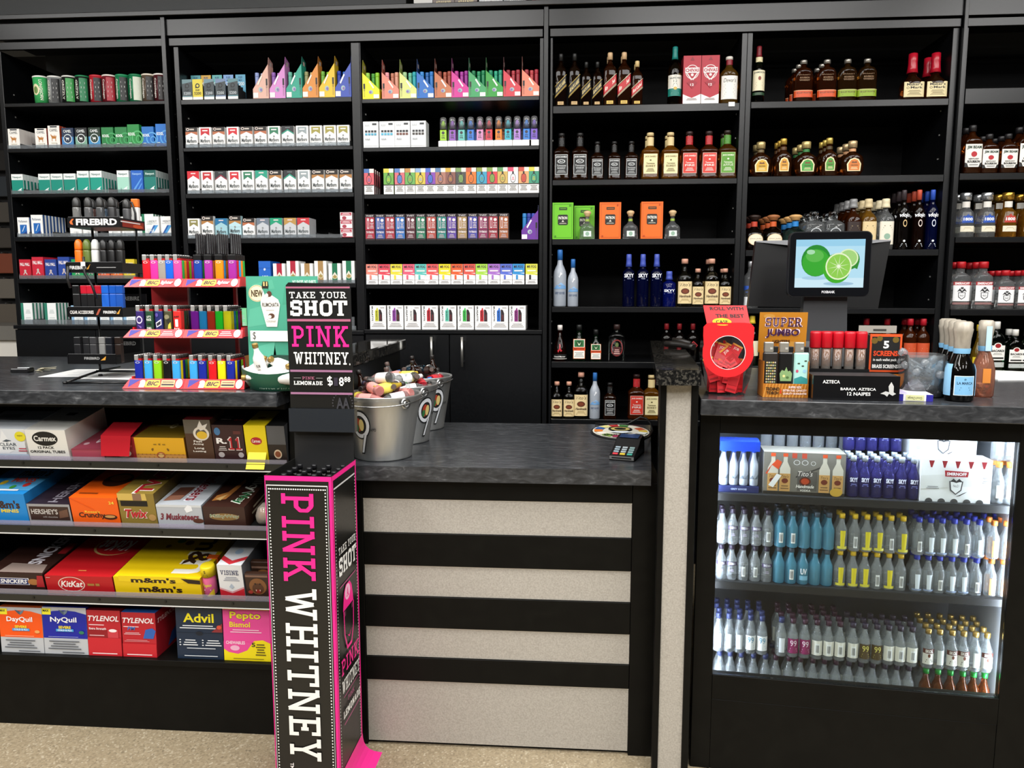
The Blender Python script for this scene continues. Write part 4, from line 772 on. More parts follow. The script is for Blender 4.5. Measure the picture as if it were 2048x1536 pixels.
# third shelf: tequila cartons
for i, (x, c, w, h, yo) in enumerate([(-0.0336,'6cc21c',0.0915,0.158,0),(0.0615,'6cc21c',0.091,0.15,0.055),(0.1741,'f06a10',0.093,0.158,0),(0.3555,'f06a10',0.094,0.159,0)]):
    dk2 = '3f8a10' if c[0] == '6' else 'b84a08'
    kd = BX('gift_box', w, .06, h, c, [('r', .06, .04, .075, .96, dk2), ('r', .925, .04, .94, .96, dk2), ('r', .06, .04, .94, .048, dk2), ('r', .06, .952, .94, .96, dk2), ('r', .32, .8, .7, .87, '22301a'), ('l', .36, .82, .66, .85, c, 1), ('p', [(.26, .42), (.3, .39), (.7, .39), (.74, .42), (.74, .64), (.7, .67), (.3, .67), (.26, .64)], '1a1a16'), ('t', 'PATRON', .29, .54, .71, .62, 'e9e6dc', 'B'), ('p', [(.44, .47), (.5, .53), (.56, .47)], 'd8d4c8'), ('l', .32, .41, .68, .45, 'c9c4b4', 2), ('e', .84, .92, .04, .025, dk2), ('e', .14, .08, .04, .025, dk2)], topc=c, right=[('r', 0, 0, 1, 1, dk2)])
    put(kd, (x, 3.456 + yo, shelf_z(4, 2)), ('bright green tequila carton at the end of the shelf', 'bright green tequila carton behind a round bottle', 'orange tequila carton beside the green ones', 'orange tequila carton between two round bottles')[i], 'gift box', 'tequila cartons')
pat = bottle('pa', .125, .067, CLR, 'd8b98a', [(.06, .3, .62, None, [('r', .1, .1, .9, .9, 'dfe8e2'), ('e', .5, .5, .2, .3, '8fb09a')], 'label'), (.62, .7, 1, '9ab84a', [], 'ribbon')], cap0=.78, capr=.42, captop='ball', D=.05)
X4 = [0.0745,0.2641,0.4475]
row(4, 2, [(pat, 'squat clear tequila by the green carton', .05), (pat, 'squat clear tequila between two orange cartons', .05), (pat, 'squat clear tequila beyond the last orange carton', .05)], X4)
# fourth shelf: vodkas
GG = FROST('c3ccd8')
def goose(H, W): return bottle('gg', H, W, GG, '2f6fb8', [(.3, .44, .9, None, [('p', [(0, .1), (.25, .6), (.5, .3), (.75, .75), (1, .4), (1, .1)], '6f9fd0'), ('p', [(.3, .5), (.6, .9), (.9, .5), (.6, .6)], '8fb5de')]), (.16, .28, .8, None, [('t', 'GREY GOOSE', .05, .5, .95, .85, '5a6a86', 'b'), ('l', .2, .1, .8, .4, '8a95a8', 2)], 'lettering'), (.5, .62, .5, None, [('p', [(.1, .5), (.4, .2), (.6, .9), (.9, .6), (.6, .4), (.45, .05)], 'f4f6fa')], 'emblem')], cap0=.82, capr=.42)
BLU = _amb('0c1a78', .55)
def skyy(H, W, small=0):
    return bottle('sk', H, W, BLU if small else _amb('080f40', .6), '3f52b0', [((.36, .5) if small else (.5, .64)) + (.9, None, [('t', 'SKYY', .08, .4, .92, .95, 'f2f4fa', 'B'), ('t', 'VODKA', .32, .18, .68, .32, 'c3cbe8', 'b'), ('l', .1, 0, .9, .12, 'aab4dc', 1)], 'lettering')], cap0=.76, capr=.43, captop='taper')
def tito(H, W): return bottle('ti', H, W, GL('e9dfc0', .45), 'd8a088', [(.07, .53, .93, 'e2cc9a', [('t', "Tito's", .12, .78, .88, .94, '3a2a18', 'i'), ('e', .5, .56, .3, .13, '5a2a16'), ('e', .5, .56, .2, .08, '7a3a20'), ('t', 'Handmade', .1, .28, .9, .4, '4a3420', 'bi'), ('l', .15, .06, .85, .24, 'b09a68', 3)])], cap0=.9, capr=.46)
ggl, ggs = goose(.253, .058), goose(.211, .048); skl, sks = skyy(.232, .053), skyy(.157, .061, 1); til, tis = tito(.211, .063), tito(.168, .0505)
X4 = [-0.0451,0.0136,0.2608,0.3229,0.3835,0.4398,0.5068,0.5649,0.6241,0.6825]
row(4, 3, [(ggl, 'tall frosted vodka, blue cap', .058), (ggs, 'shorter frosted vodka, blue cap', .048), (skl, 'tall dark blue vodka', .053), (skl, 'tall dark blue vodka', .053), (skl, 'tall dark blue vodka', .053), (sks, 'short bright blue vodka', .061), (til, 'tall tan label vodka', .063), (tis, 'small tan label vodka', .05, 1, .004), (til, 'tall tan label vodka', .063, 2), (tis, 'small tan label vodka', .05, 2)], X4)
# fifth shelf: liqueurs
gmr = bottle('gm', .163, .064, _amb('3a160a', .85), 'efe6e0', [(.06, .2, .96, '141414', [('t', 'Grand Marnier', .1, .4, .9, .7, 'f0ece6', 'b'), ('r', 0, .06, 1, .16, 'e6e0d6')]), (.22, .48, .35, None, [('p', [(.4, 1), (.6, 1), (.65, .5), (1, .3), (.7, .2), (.5, .4), (.2, .1), (0, .3), (.4, .5)], 'c0242f')], 'ribbon')], cap0=.86, capr=.36)
def jag(H, W): return bottle('cf', H, W, _amb('0f2414', .7), '121312', [(.08, .62 if H > .15 else .56, .82, 'c8703a', [('r', .04, .02, .96, .98, 'f2f0e8'), ('r', .1, .6, .9, .95, '2f6f3a'), ('e', .5, .78, .26, .15, '174a26'), ('p', [(.34, .86), (.5, .74), (.66, .86), (.56, .68), (.44, .68)], 'c9d8b0'), ('r', 0, .42, 1, .58, 'e0521f'), ('t', 'Jagermeister', .06, .45, .94, .56, '3a120a', 'b'), ('l', .12, .08, .88, .36, 'a8a8a0', 4)])], cap0=.84, capr=.4, D=W * .75)
jgl, jgs = jag(.165, .063), jag(.143, .053)
caz = bottle('sq', .167, .071, GL('eef2f2', .45), '2a1816', [(.1, .6, .72, None, [('o', .5, .55, .5, .45, .88, '8a2a2a'), ('r', .2, .15, .8, .6, '4a1a1c'), ('e', .5, .72, .14, .12, '5a6a3a'), ('l', .25, .2, .75, .5, 'd8b0a8', 3)])], cap0=.86, capr=.4, D=.045)
dia = bottle('rd', .17, .055, _amb('1a1412', .8), '8a1a22', [(.3, .56, .8, None, [('p', [(.02, .5), (.5, .95), (.98, .5), (.5, .02)], 'a82a30'), ('p', [(.14, .5), (.5, .84), (.86, .5), (.5, .14)], '2a0d10'), ('e', .5, .5, .16, .16, 'b8474a')])], cap0=.84, capr=.38)
X4 = [-0.043,0.0438,0.119,0.2121,0.4382,0.4956,0.5556]
row(4, 4, [(gmr, 'round liqueur with a red ribbon', .064), (jgl, 'dark green herbal liqueur, orange band', .047), (jgs, 'smaller dark green herbal liqueur, orange band', .04, 2), (caz, 'clear square bottle with a red arch', .045), (dia, 'dark bottle with a red diamond', .055, 1, .04), (dia, 'dark bottle with a red diamond', .055, 1, .04), (dia, 'dark bottle with a red diamond', .055, 1, .04)], X4)
X4 = [-0.0568,0.0002,0.0549,0.1173,0.1858,0.3055,0.3722]
row(4, 5, [(tis, 'small tan label vodka', .05), (tis, 'small tan label vodka', .05), (til, 'tall tan label vodka', .063), (ggs, 'frosted vodka, blue cap', .048), (jds, 'square whiskey, black label', .056), (fire, 'square whiskey, red label', .072), (hon, 'square whiskey, cream label', .072)], X4)
# ------------------------------------------------ bay behind the register
m = MB(); m.box(.90, 3.868, 2.2005, 1.37, 3.883, 2.237, C('55575a', .5)); tag(link('cable_panel', m.build('cable_panel')), 'low grey panel at the back of the top shelf behind the whiskeys', 'panel')
jam = bottle('ja', .233, .052, GL('1d3a22', .25), '7a1420', [(.2, .56, .93, 'efe6c4', [('t', 'JAMESON', .06, .82, .94, .93, '2a3a2a', 'b'), ('e', .5, .6, .12, .1, '8a3a2a'), ('l', .15, .08, .85, .44, '8a8468', 5)]), (.12, .17, .93, '2a4a30', [], 'lower_label'), (.66, .8, .9, 'e6dcb0', [('e', .5, .3, .25, .2, 'a8a070')], 'neck_label')], cap0=.8, capr=.4, captop='taper')
def bul(c, lc): return bottle('bu', .173, .079, _amb(c, .85), C('a8a49c', .3, .7), [(.1, .27, .97, lc, [('t', 'BULLEIT FRONTIER', .12, .5, .88, .72, '5a3a1a', 'b'), ('l', .2, .2, .8, .4, '6a4a20', 1), ('r', 0, .9, 1, .96, 'e8d0a0')]), (.44, .7, .8, None, [('t', 'BULLEIT', .12, .68, .88, .86, '8a6a48', 'b'), ('t', 'BOURBON', .2, .38, .8, .54, '8a6a48', 'b'), ('t', 'WHISKEY', .16, .16, .84, .32, '8a6a48', 'b')], 'embossing')], D=.05, cap0=.9, capr=.36)
bo, bg = bul('6a2f0c', 'd8501c'), bul('5f3a10', '8fae2a')
mk = bottle('mk', .192, .089, _amb('5a2a0c', .85), C('b5122a', .25), [(.05, .37, .9, 'e8d9a8', [('t', "Maker's", .12, .74, .88, .92, '3a3226', 'b'), ('t', 'Mark', .3, .54, .9, .7, '3a3226', 'b'), ('o', .18, .6, .07, .07, .7, '5a4a30'), ('l', .15, .1, .85, .46, '8a7a54', 5)])], D=.062, cap0=.58, capr=.4, captop='taper')
X5 = [0.7947,0.983,1.0799,1.165,1.2455,1.4323,1.5277]
row(5, 0, [(jam, 'green whiskey with a cream label', .052), (bo, 'bourbon flask with orange label', .05, 3), (bo, 'bourbon flask with orange label', .05, 3), (bg, 'rye flask with lime label', .05), (bg, 'rye flask with lime label', .05), (mk, 'red wax topped bourbon', .062), (mk, 'red wax topped bourbon', .062, 2)], X5)
def crn(H, W, sh, c1, c2, lc, D): return bottle(sh, H, W, _amb('6a3510', .85), C(c1, .35, .5), [(.13, .5, .62, None, [('p', [(.05, 0), (.95, 0), (1, .55), (.8, .9), (.5, 1), (.2, .9), (0, .55)], 'ece0b0'), ('p', [(.13, .06), (.87, .06), (.9, .55), (.74, .82), (.5, .92), (.26, .82), (.1, .55)], lc), ('p', [(.3, .6), (.36, .76), (.5, .7), (.64, .76), (.7, .6)], '7a4a24'), ('t', 'CROWN', .26, .38, .74, .5, '5a4420', 'b'), ('l', .26, .14, .74, .32, 'f2e2b0', 2)]), (.7, .78, .98, c2, [], 'neck_label')], D=D, cap0=.8 if sh == 'cr' else .84, capr=.4)
c1 = crn(.149, .093, 'cr', 'c9b27a', '6a5a3a', 'd8a82f', .06); c2 = crn(.16, .068, 'cf', 'cfa84a', '5a3a1a', 'd89a2f', .045); c3 = crn(.148, .096, 'cr', 'cfb87a', '2f7a3a', '3a9a3a', .06); c4 = crn(.16, .068, 'cf', 'd0b45a', '4a3a1a', '4f9a3a', .045); c5 = crn(.148, .094, 'cr', 'c9ae84', 'd8a070', 'd87a2f', .06)
X5 = [0.8184,0.9111,1.01,1.103,1.2037]
row(5, 1, [(c1, 'round decanter, golden label', .06, 2), (c2, 'narrow flask, golden label', .045, 3), (c3, 'round decanter, green label', .06, 3), (c4, 'narrow flask, green label', .045, 3), (c5, 'round decanter, orange label', .06, 3)], X5)
def dj(c, nk, cp, lbl='efe2c8'): return bottle('dj', .155, .084, c, cp, [(.12, .46, .78, None, [('e', .5, .5, .48, .48, 'd8b98a'), ('e', .5, .5, .44, .44, lbl), ('t', 'Don Julio', .14, .5, .86, .62, '6a5a3a', 'i'), ('e', .5, .24, .08, .08, 'a85a2a')]), (.66, .8, 1, nk, [], 'neck_label')], cap0=.83, capr=.55, captop='ball')
BK = _amb('1c0e08', .75)
d1 = dj(BK, 'c0402a', '2a1a14'); d2 = dj(BK, 'cf5a24', 'a86a3f'); d3 = dj(GL('bcd8d8', .4), '1f7fc8', 'd8a86a')
tr = bottle('sq', .165, .082, CLR, GL('e8ecee', .2), [(.3, .6, .6, None, [('o', .5, .4, .48, .5, .86, 'c9cdd0'), ('l', .3, .2, .7, .55, 'd9dcde', 3)])], cap0=.78, capr=.46)
def cas(c, lbl, cp): return bottle('ti', .217, .063, c, cp, [(.1, .55, .9, lbl, [('l', .15, .6, .85, .85, '8a7a5a', 3), ('e', .5, .35, .22, .13, '8fb09a'), ('l', .2, .06, .8, .16, '9a9484', 1)])], cap0=.82, capr=.5, captop='taper')
k1 = cas(_amb('7a3a10', .85), '2a1812', C('8a8a8a', .3)); k2 = cas(_amb('c8922f', .8), 'e0c896', 'd8c498'); k3 = cas(CLR, 'e9e2d0', 'e8dcb8')
def abs_(g, nk, tc): return bottle('va', .252, .05, g, nk, [(.5, .62, .9, None, [('t', 'vlojo', .05, .2, .95, .95, 'f2f4f8', 'Bi')], 'lettering'), (.38, .5, .4, None, [('o', .5, .5, .4, .5, .7, tc)], 'hang_tag'), (.03, .16, .8, None, [('e', .5, .88, .12, .14, 'e6ecf0'), ('l', .15, .1, .85, .6, 'dfe6ee', 3)], 'lower_lettering')], cap0=.83, capr=.4)
v1 = abs_(_amb('1a1412', .7), '3a3034', 'e0c08a'); v2 = abs_(_amb('241008', .7), 'c8523a', 'e8d8d0'); v3 = abs_(_amb('081244', .6), '2f56c0', 'dfe6f4')
X5 = [0.7982,0.8857,0.9798,1.0576,1.1396,1.2191,1.2824,1.3546,1.4266,1.4894,1.5498]
row(5, 2, [(d1, 'squat dark tequila, red neck', .084, 3), (d2, 'squat dark tequila, orange neck', .084, 3), (d3, 'squat pale tequila, blue neck', .084, 3), (tr, 'square glass stoppered tequila', .082, 3), (tr, 'square glass stoppered tequila', .082, 3), (k1, 'amber tequila, dark label', .063, 4), (k2, 'golden tequila, tan label', .063, 4), (k3, 'clear tequila, cream label', .063, 4), (v1, 'tall dark bottle, grey neck', .05, 4), (v2, 'tall dark bottle, red neck', .05, 4), (v3, 'tall deep blue bottle, blue neck', .05, 3)], X5)
abv = bottle('va', .205, .07, CLR, C('d8dade', .3, .6), [(.3, .55, .9, None, [('p', [(0, .3), (.5, .6), (1, .3), (1, .7), (0, .7)], '2f56b0'), ('l', .1, .1, .9, .25, '3f66c0', 1)]), (.06, .24, .85, 'eef0f2', [('l', .2, .2, .8, .8, '9aa4b4', 3)], 'lower_label')], cap0=.88, capr=.42)
row(5, 3, [(abv, 'clear vodka beside the black monitor', .07)], [0.7798])
fb = bottle('rd', .21, .058, _amb('8a3f14', .85), 'b8182a', [(.2, .5, .9, 'c8502a', [('l', .2, .3, .8, .7, 'f0d0a0', 3)])], cap0=.86, capr=.44)
yc = bottle('rd', .222, .06, GRN, 'd8b82f', [(.2, .5, .9, 'e8e0c0', [])], cap0=.84, capr=.42, captop='taper')
X5 = [0.808,1.0342,1.3181,1.4077,1.4863,1.5478]
row(5, 4, [(yc, 'yellow topped bottle behind the red tub', .06), (fb, 'red capped amber bottle behind the lighters', .058), (fb, 'red capped amber bottle behind the tubes', .058, 1, .05), (fb, 'red capped amber bottle behind the screens box', .058, 1, .05), (fb, 'red capped amber bottle', .058, 2), (fb, 'red capped amber bottle', .058, 2)], X5)
# ------------------------------------------------ bay at the picture edge
def beam(H, W): return bottle('sq', H, W, _amb('7a3a10', .85), '1c1a1c', [(.13, .6, .92, 'f2efe8', [('p', [(0, 0), (.2, 0), (.12, .16), (0, .2)], '1c1c1c'), ('p', [(1, 0), (.8, 0), (.88, .16), (1, .2)], '1c1c1c'), ('t', 'JIM BEAM', .08, .76, .92, .93, '1c3a2a', 'B'), ('e', .5, .56, .17, .12, 'b8202a'), ('t', 'KENTUCKY', .2, .32, .8, .39, '3a3a3a', 'b'), ('t', 'BOURBON', .14, .18, .86, .29, '2a2a2a', 'B'), ('l', .25, .06, .75, .14, '7a7a7a', 1)])], cap0=.87, capr=.42, D=W * .7)
b1, b2 = beam(.2, .072), beam(.163, .068)
X6 = [1.6903,1.7597,1.8364,1.91,1.9833]
row(6, 1, [(b1, 'bourbon with a red seal', .05, 3), (b2, 'smaller bourbon with a red seal', .048, 3), (b2, 'smaller bourbon with a red seal', .048, 3), (b1, 'bourbon with a red seal', .05, 2), (b1, 'bourbon with a red seal', .05)], X6)
def e18(g, cp, lc): return bottle('18', .187, .064, g, C(cp, .25, .85), [(.3, .52, .86, None, [('p', [(.06, .1), (.94, .1), (.84, .75), (.62, .8), (.5, 1), (.38, .8), (.16, .75)], lc), ('t', '1800', .16, .3, .84, .62, 'f0f2f4', 'B')]), (.12, .25, .86, 'e6dfc8', [('l', .15, .2, .85, .75, 'b0a27a', 3)], 'lower_label'), (.67, .8, .9, 'e6e2da', [('l', .2, .3, .8, .7, 'b08a7a', 2)], 'neck_label')], cap0=.83, capr=.72)
e1, e2 = e18(CLR, 'c9ccd0', '2450b0'), e18(_amb('c88a2a', .8), 'c89a3f', 'b83a30')
X6 = [1.6844,1.7715,1.8572,1.9436,2.0195]
row(6, 2, [(e1, 'silver capped tequila, blue badge', .064, 3), (e1, 'silver capped tequila, blue badge', .064, 2), (e2, 'gold capped tequila, red badge', .064, 3), (e2, 'gold capped tequila, red badge', .064, 2), (e2, 'gold capped tequila, red badge', .064)], X6)
def smir(H, W): return bottle('sm', H, W, CLR, 'b8141f', [(.17, .58, .93, 'f0f1f2', [('r', 0, .82, 1, 1, 'a81c26'), ('t', 'SMIRNOFF', .06, .85, .94, .97, 'f4eeee', 'B'), ('p', [(.3, .2), (.5, .08), (.7, .2), (.72, .45), (.28, .45)], '3a3a3e'), ('p', [(.34, .22), (.5, .12), (.66, .22), (.68, .42), (.32, .42)], 'f0f1f2'), ('p', [(.22, .48), (.36, .66), (.5, .52), (.64, .66), (.78, .48), (.64, .54), (.5, .44), (.36, .54)], '2a2a2e'), ('r', .42, .62, .58, .72, '3a3a3e'), ('t', 'No21', .4, .24, .6, .34, '4a4a4e')]), (.1, .145, .93, '8f6a68', [], 'lower_label')], cap0=.86, capr=.52, D=W * .6)
s1, s2 = smir(.203, .073), smir(.166, .068)
X6 = [1.6809,1.7744,1.8666,1.9481,2.0256]
row(6, 3, [(s1, 'red capped vodka', .044, 3), (s1, 'red capped vodka', .044, 4), (s2, 'small red capped vodka', .041, 4), (s2, 'small red capped vodka', .041, 3), (s2, 'small red capped vodka', .041)], X6)
def bac(H, W): return bottle('ba', H, W, GL('4f8f6a', .3), 'e9e8e2', [(.22, .52, .84, 'f0efea', [('e', .5, .98, .26, .2, 'f0efea'), ('e', .5, .98, .19, .15, '9a1a20'), ('t', 'BACARDI', .08, .56, .92, .72, '22241f', 'B'), ('l', .2, .36, .8, .5, '9a9a94', 2), ('r', .1, .1, .9, .2, '1a1a18')]), (.08, .18, .84, 'b9bfbc', [('l', .1, .2, .9, .8, '7a807d', 2)], 'lower_label')], cap0=.85, capr=.4, D=W * .62)
r1, r2 = bac(.214, .073), bac(.18, .064)
ol = bottle('gm', .2, .06, _amb('a8862a', .7), 'd8b82f', [(.1, .3, .9, 'e8cf2f', [])], cap0=.86, capr=.4)
X6 = [1.7787,1.8471,1.9251,1.9757,2.0221]
row(6, 4, [(ol, 'yellow labelled bottle behind the sparkling wine', .06), (r1, 'green glass rum, white label', .046, 2), (r2, 'smaller green glass rum, white label', .04, 2), (r2, 'smaller green glass rum, white label', .04), (ol, 'yellow labelled bottle', .06)], X6)

# ================================================================ candy and medicine on the left counter front
TILT = R(11)
def candy(nm, l, r, t, b, d, zb, body, front=(), top=(), right=(), label='', cat='candy box', tilt=TILT, grp=None, y=2.222, topc=None, sidec=None, extra=None, name='candy_box'):
    w = r - l; h = t - b
    if tilt:      # the clear lip covers the lowest strip of each front
        up = lambda v: .16 + .84 * v if v > .001 else 0
        def lift(it):
            if it[0] == 'p': return ('p', [(u, up(v)) for u, v in it[1]], it[2])
            if it[0] in 'eo': return (it[0], it[1], up(it[2])) + tuple(it[3:])
            if it[0] in 'tvcw': return it[:3] + (up(it[3]), it[4], up(it[5])) + tuple(it[6:])
            return it[:2] + (up(it[2]), it[3], up(it[4])) + tuple(it[5:])
        front = [lift(it) for it in front]
    me = boxmesh(w, d, h, body, front, top, right, topc=topc, sidec=sidec, name=name)
    parts = [('carton', me)] + (extra(w, d, h) if extra else [])
    k = (name, parts) if extra else (name, me)
    return put(k, ((l + r) / 2, y - (.0 if not tilt else 0), zb), label, cat, grp, rot=(tilt, 0, 0))
ZS = [.8795, .6725, .4475]
for k, z in enumerate(ZS):            # sloping display decks the cartons lie on
    m = MB(); m.M = Matrix.Translation((0, 2.2075, z - .0062)) @ Matrix.Rotation(TILT, 4, 'X'); m.box(-2.88, 0, -.002, -.845, .44, .002, BLKM)
    o = link('display_deck', m.build('display_deck')); tag(o, 'black sloping deck under the %s row of cartons' % ('upper', 'middle', 'lower')[k], 'shelf', 'sloping decks')
g1 = 'cartons on the upper candy shelf'; g2 = 'cartons on the middle candy shelf'; g3 = 'cartons on the lower candy shelf'; g4 = 'medicine boxes on the bottom shelf'
def rc_(v): return v
A = [[-1.8425,-1.6652,0.1013],[-1.6755,-1.5356,0.0993],[-1.5282,-1.4231,0.0378],[-1.4202,-1.3191,0.0815],[-1.3211,-1.162,0.0796],[-1.1573,-1.0722,0.1395],[-1.0711,-0.9739,0.1237],[-0.9724,-0.9038,0.1234],[-0.9024,-0.8326,0.1231]]
def P(i): return A[i][0] + .001, A[i][1] - .001, ZS[0] + A[i][2], ZS[0]
def cl1(i, d, body, front, label, **k):
    l, r, t, b = P(i); r = min(r, -.8465); return candy('', l, r, t, b, d, ZS[0] + .0005, body, front, label=label, grp=g1, **k)
def flap(x0, x1, y0, z0, y1, z1, c, y2=None, z2=None):
    f = MB(); f.face([(x0, y0, z0), (x1, y0, z0), (x1, y1, z1), (x0, y1, z1)], c); f.face([(x0, y1 + .001, z1), (x1, y1 + .001, z1), (x1, y0 + .001, z0), (x0, y0 + .001, z0)], c)
    if y2 is not None: f.face([(x0, y1, z1), (x1, y1, z1), (x1 - .002, y2, z2), (x0 + .004, y2, z2)], c)
    return f
cl1(0, .16, 'dfe4ea', [('p', [(.3, .05), (.62, .05), (.78, .22), (.7, .45), (.58, .95), (.5, .5), (.26, .3)], 'eef1f4'), ('t', 'CLEAR', .48, .34, .8, .46, '4a5560', 'b'), ('t', 'EYES', .53, .2, .76, .31, '4a5560', 'b'), ('p', [(.55, .52), (.63, .6), (.72, .55), (.63, .5)], '4a5560'), ('e', .9, .72, .1, .16, 'e8dc2f'), ('t', 'NEW', .85, .72, .95, .78, '8a7a1a', 'b'), ('r', 0, 0, 1, .03, 'b5c3d8'), ('l', .82, .12, .98, .3, 'c04a5a', 2)], 'silver white eye drop carton at the far left of the upper candy shelf', cat='medicine box', top=[('r', 0, .35, 1, 1, 'b9c0c6'), ('r', .1, .6, .5, .8, '8a9096')], right=[('r', 0, .3, 1, .7, '7a4a52')])
cl1(1, .21, 'eceae3', [('e', .5, .66, .3, .24, '161616'), ('t', 'Carmex', .24, .56, .76, .78, 'f2f0ea', 'b'), ('t', '12 PACK', .3, .26, .68, .36, '1c1c1c', 'b'), ('t', 'ORIGINAL TUBES', .1, .1, .92, .2, '1c1c1c', 'b')], 'white lip balm carton with a black oval logo', top=[('r', .4, .62, .62, .74, '3a3a38')])
cl1(2, .2, 'b04a5c', [('r', 0, .9, 1, 1, '9a3a4a')], 'flat pink carton beside the white lip balm box', top=[('r', 0, 0, 1, 1, 'a03f52'), ('t', '6oz', .42, .25, .85, .6, 'ecd8dc', 'b'), ('e', .22, .22, .08, .05, 'd8b0b8')])
cl1(3, .2, '8f1d22', [('e', .58, .2, .26, .16, 'd8ccb8'), ('l', .1, .45, .9, .9, 'b84a48', 2)], 'red carton with a glossy red flap folded over its front', top=[('r', 0, 0, 1, 1, '3a0c10')],
    extra=lambda w, d, h: [('front_flap', (lambda f: f.build('front_flap'))(flap(-w / 2 - .002, w / 2 - .006, .07, h + .02, -.004, h + .004, C('b3202a', .18), -.026, h * .34)))])
cl1(4, .2, 'dda51c', [('r', 0, .02, 1, .2, 'c88f4a'), ('e', .5, .14, .09, .14, 'a85a2f'), ('e', .5, .14, .06, .09, 'd8b06a'), ('p', [(.32, .44), (.35, .5), (.37, .46), (.35, .36), (.33, .36)], '7a5518'), ('p', [(.68, .44), (.65, .5), (.63, .46), (.65, .36), (.67, .36)], '7a5518'), ('r', .38, .66, .44, .7, '8a6a1a'), ('r', .48, .66, .52, .72, '8a6a1a'), ('r', .56, .66, .62, .7, '8a6a1a'), ('r', 0, .2, 1, .21, 'b0702f'), ('d', .05, .2, .95, .2, 12, .008, .015, '5a3a10'), ('d', .08, .06, .92, .06, 10, .008, .015, '5a3a10')], 'mustard yellow carton with bees printed on the front', topc='6a5412', sidec='8a5a1c', top=[('o', .5, .5, .07, .1, .5, 'd8c8a0'), ('l', .15, .45, .85, .55, '9a8a5a', 1)])
cl1(5, .1, '4a3020', [('r', 0, .62, 1, 1, '5a5348'), ('p', [(.5, .8), (.62, .98), (.7, .84), (.9, .9), (.78, .74), (.6, .7)], 'd8d2c8'), ('o', .62, .62, .3, .16, .7, 'd8cfc0'), ('e', .64, .58, .2, .09, 'd8b02f'), ('t', 'Fast', .3, .38, .62, .44, 'e9e2d8', 's'), ('t', 'Acting', .26, .3, .66, .36, 'e9e2d8', 's'), ('t', 'Long', .3, .18, .66, .25, 'e9e2d8', 's'), ('t', 'Lasting', .24, .1, .72, .16, 'e9e2d8', 's')], 'tall brown carton marked fast acting, beside the yellow bee carton', topc='6a1a1f')
cl1(6, .13, '33191a', [('e', .16, .8, .1, .1, '3f6f9a'), ('r', .68, .72, .92, .82, '5a2a26'), ('t', 'R.', .1, .42, .44, .6, 'eeeae6', 'B'), ('t', '11', .46, .22, .92, .64, 'e8dcd6', 'sB'), ('t', '11', .49, .24, .89, .62, 'b01f2a', 's'), ('l', .14, .2, .42, .36, 'd0c8c4', 3), ('e', .22, .08, .1, .07, 'b0a8a8'), ('e', .86, .08, .09, .07, 'b0a8a8')], 'dark maroon carton with a large red eleven', topc='15090a', top=[('t', '11', .55, .3, .85, .7, '7a1a22', 's'), ('l', .1, .3, .45, .6, '8a8480', 2)])
cl1(7, .13, 'e8cf12', [('e', .52, .52, .26, .1, 'b3202a'), ('t', 'Carmex', .32, .47, .72, .57, 'f0e4d8', 'b')], 'bright yellow lip balm carton with its flap hanging over the shelf lip', top=[('e', .5, .5, .2, .06, '8a5a10')], extra=lambda w, d, h: [('front_flap', (lambda f: f.build('front_flap'))(flap(-w / 2 + .006, w / 2 - .004, -.0012, h * .3, -.034, -.004, C('f2de10', .35))))])
cl1(8, .13, '3a3a3c', [('r', 0, .42, 1, 1, '58585a'), ('r', 0, 0, 1, .42, '241a16'), ('e', .5, .12, .22, .12, 'd8c0a0'), ('e', .5, .12, .16, .08, '8a4a2a')], 'grey and brown carton between the yellow one and the pink lettered stand', topc='141414')
A2 = [[-1.8564,-1.6834,0.1038],[-1.6833,-1.5416,0.0711],[-1.5393,-1.3843,0.0964],[-1.3822,-1.2642,0.1135],[-1.2637,-1.1178,0.0781],[-1.1163,-0.9828,0.0746],[-0.9732,-0.9085,0.0822]]
def cl2(i, d, body, front, label, **k):
    l, r, h = A2[i]; return candy('', l + .001, r - .001, ZS[1] + h, ZS[1], d, ZS[1] + .0005, body, front, label=label, grp=g2, **k)
MMT = lambda u0, v0, u1, v1, c='f2efe8': ('t', "m&m's", u0, v0, u1, v1, c, 'B')
cl2(0, .26, '1f86cf', [MMT(.34, .42, .88, .74, '3a2218'), ('t', 'MINIS', .5, .26, .84, .4, 'e8d04a', 'B')], 'sky blue candy carton with a raised printed flap', top=[('r', .25, .1, 1, .75, '58b0e8'), MMT(.35, .5, .95, .72, '2a1812'), ('t', 'MINIS', .4, .32, .85, .46, 'e04a3a', 'B'), ('e', .3, .3, .06, .06, 'e8c82f'), ('e', .8, .25, .06, .06, 'd83a2f'), ('e', .6, .18, .05, .05, '3f9a3f'), ('l', .4, .05, .8, .15, 'e8f0f8', 1)], right=[('r', 0, 0, 1, 1, '1a6fb0'), MMT(.2, .3, .8, .7, '2a1812')], extra=lambda w, d, h: [('raised_flap', flap(-w * .1, w / 2 - .004, .2, h + .001, .225, h + .03, '2a80c0').build('raised_flap'))])
cl2(1, .26, '9a9a9c', [('r', .04, .08, .96, .86, '3a2620'), ('t', "HERSHEY'S", .08, .42, .7, .72, 'c9c4c0', 'b'), ('t', 'milk chocolate', .34, .22, .68, .32, 'b0aaa6'), ('p', [(.72, .2), (.94, .3), (.94, .74), (.74, .6)], '6a4a3a')], 'dark chocolate bar carton in a silver tray', topc='2a1f2a', top=[('c', "HERSHEY'S", .42, .05, .66, .95, '8a8590', 'b')], sidec='241a20')
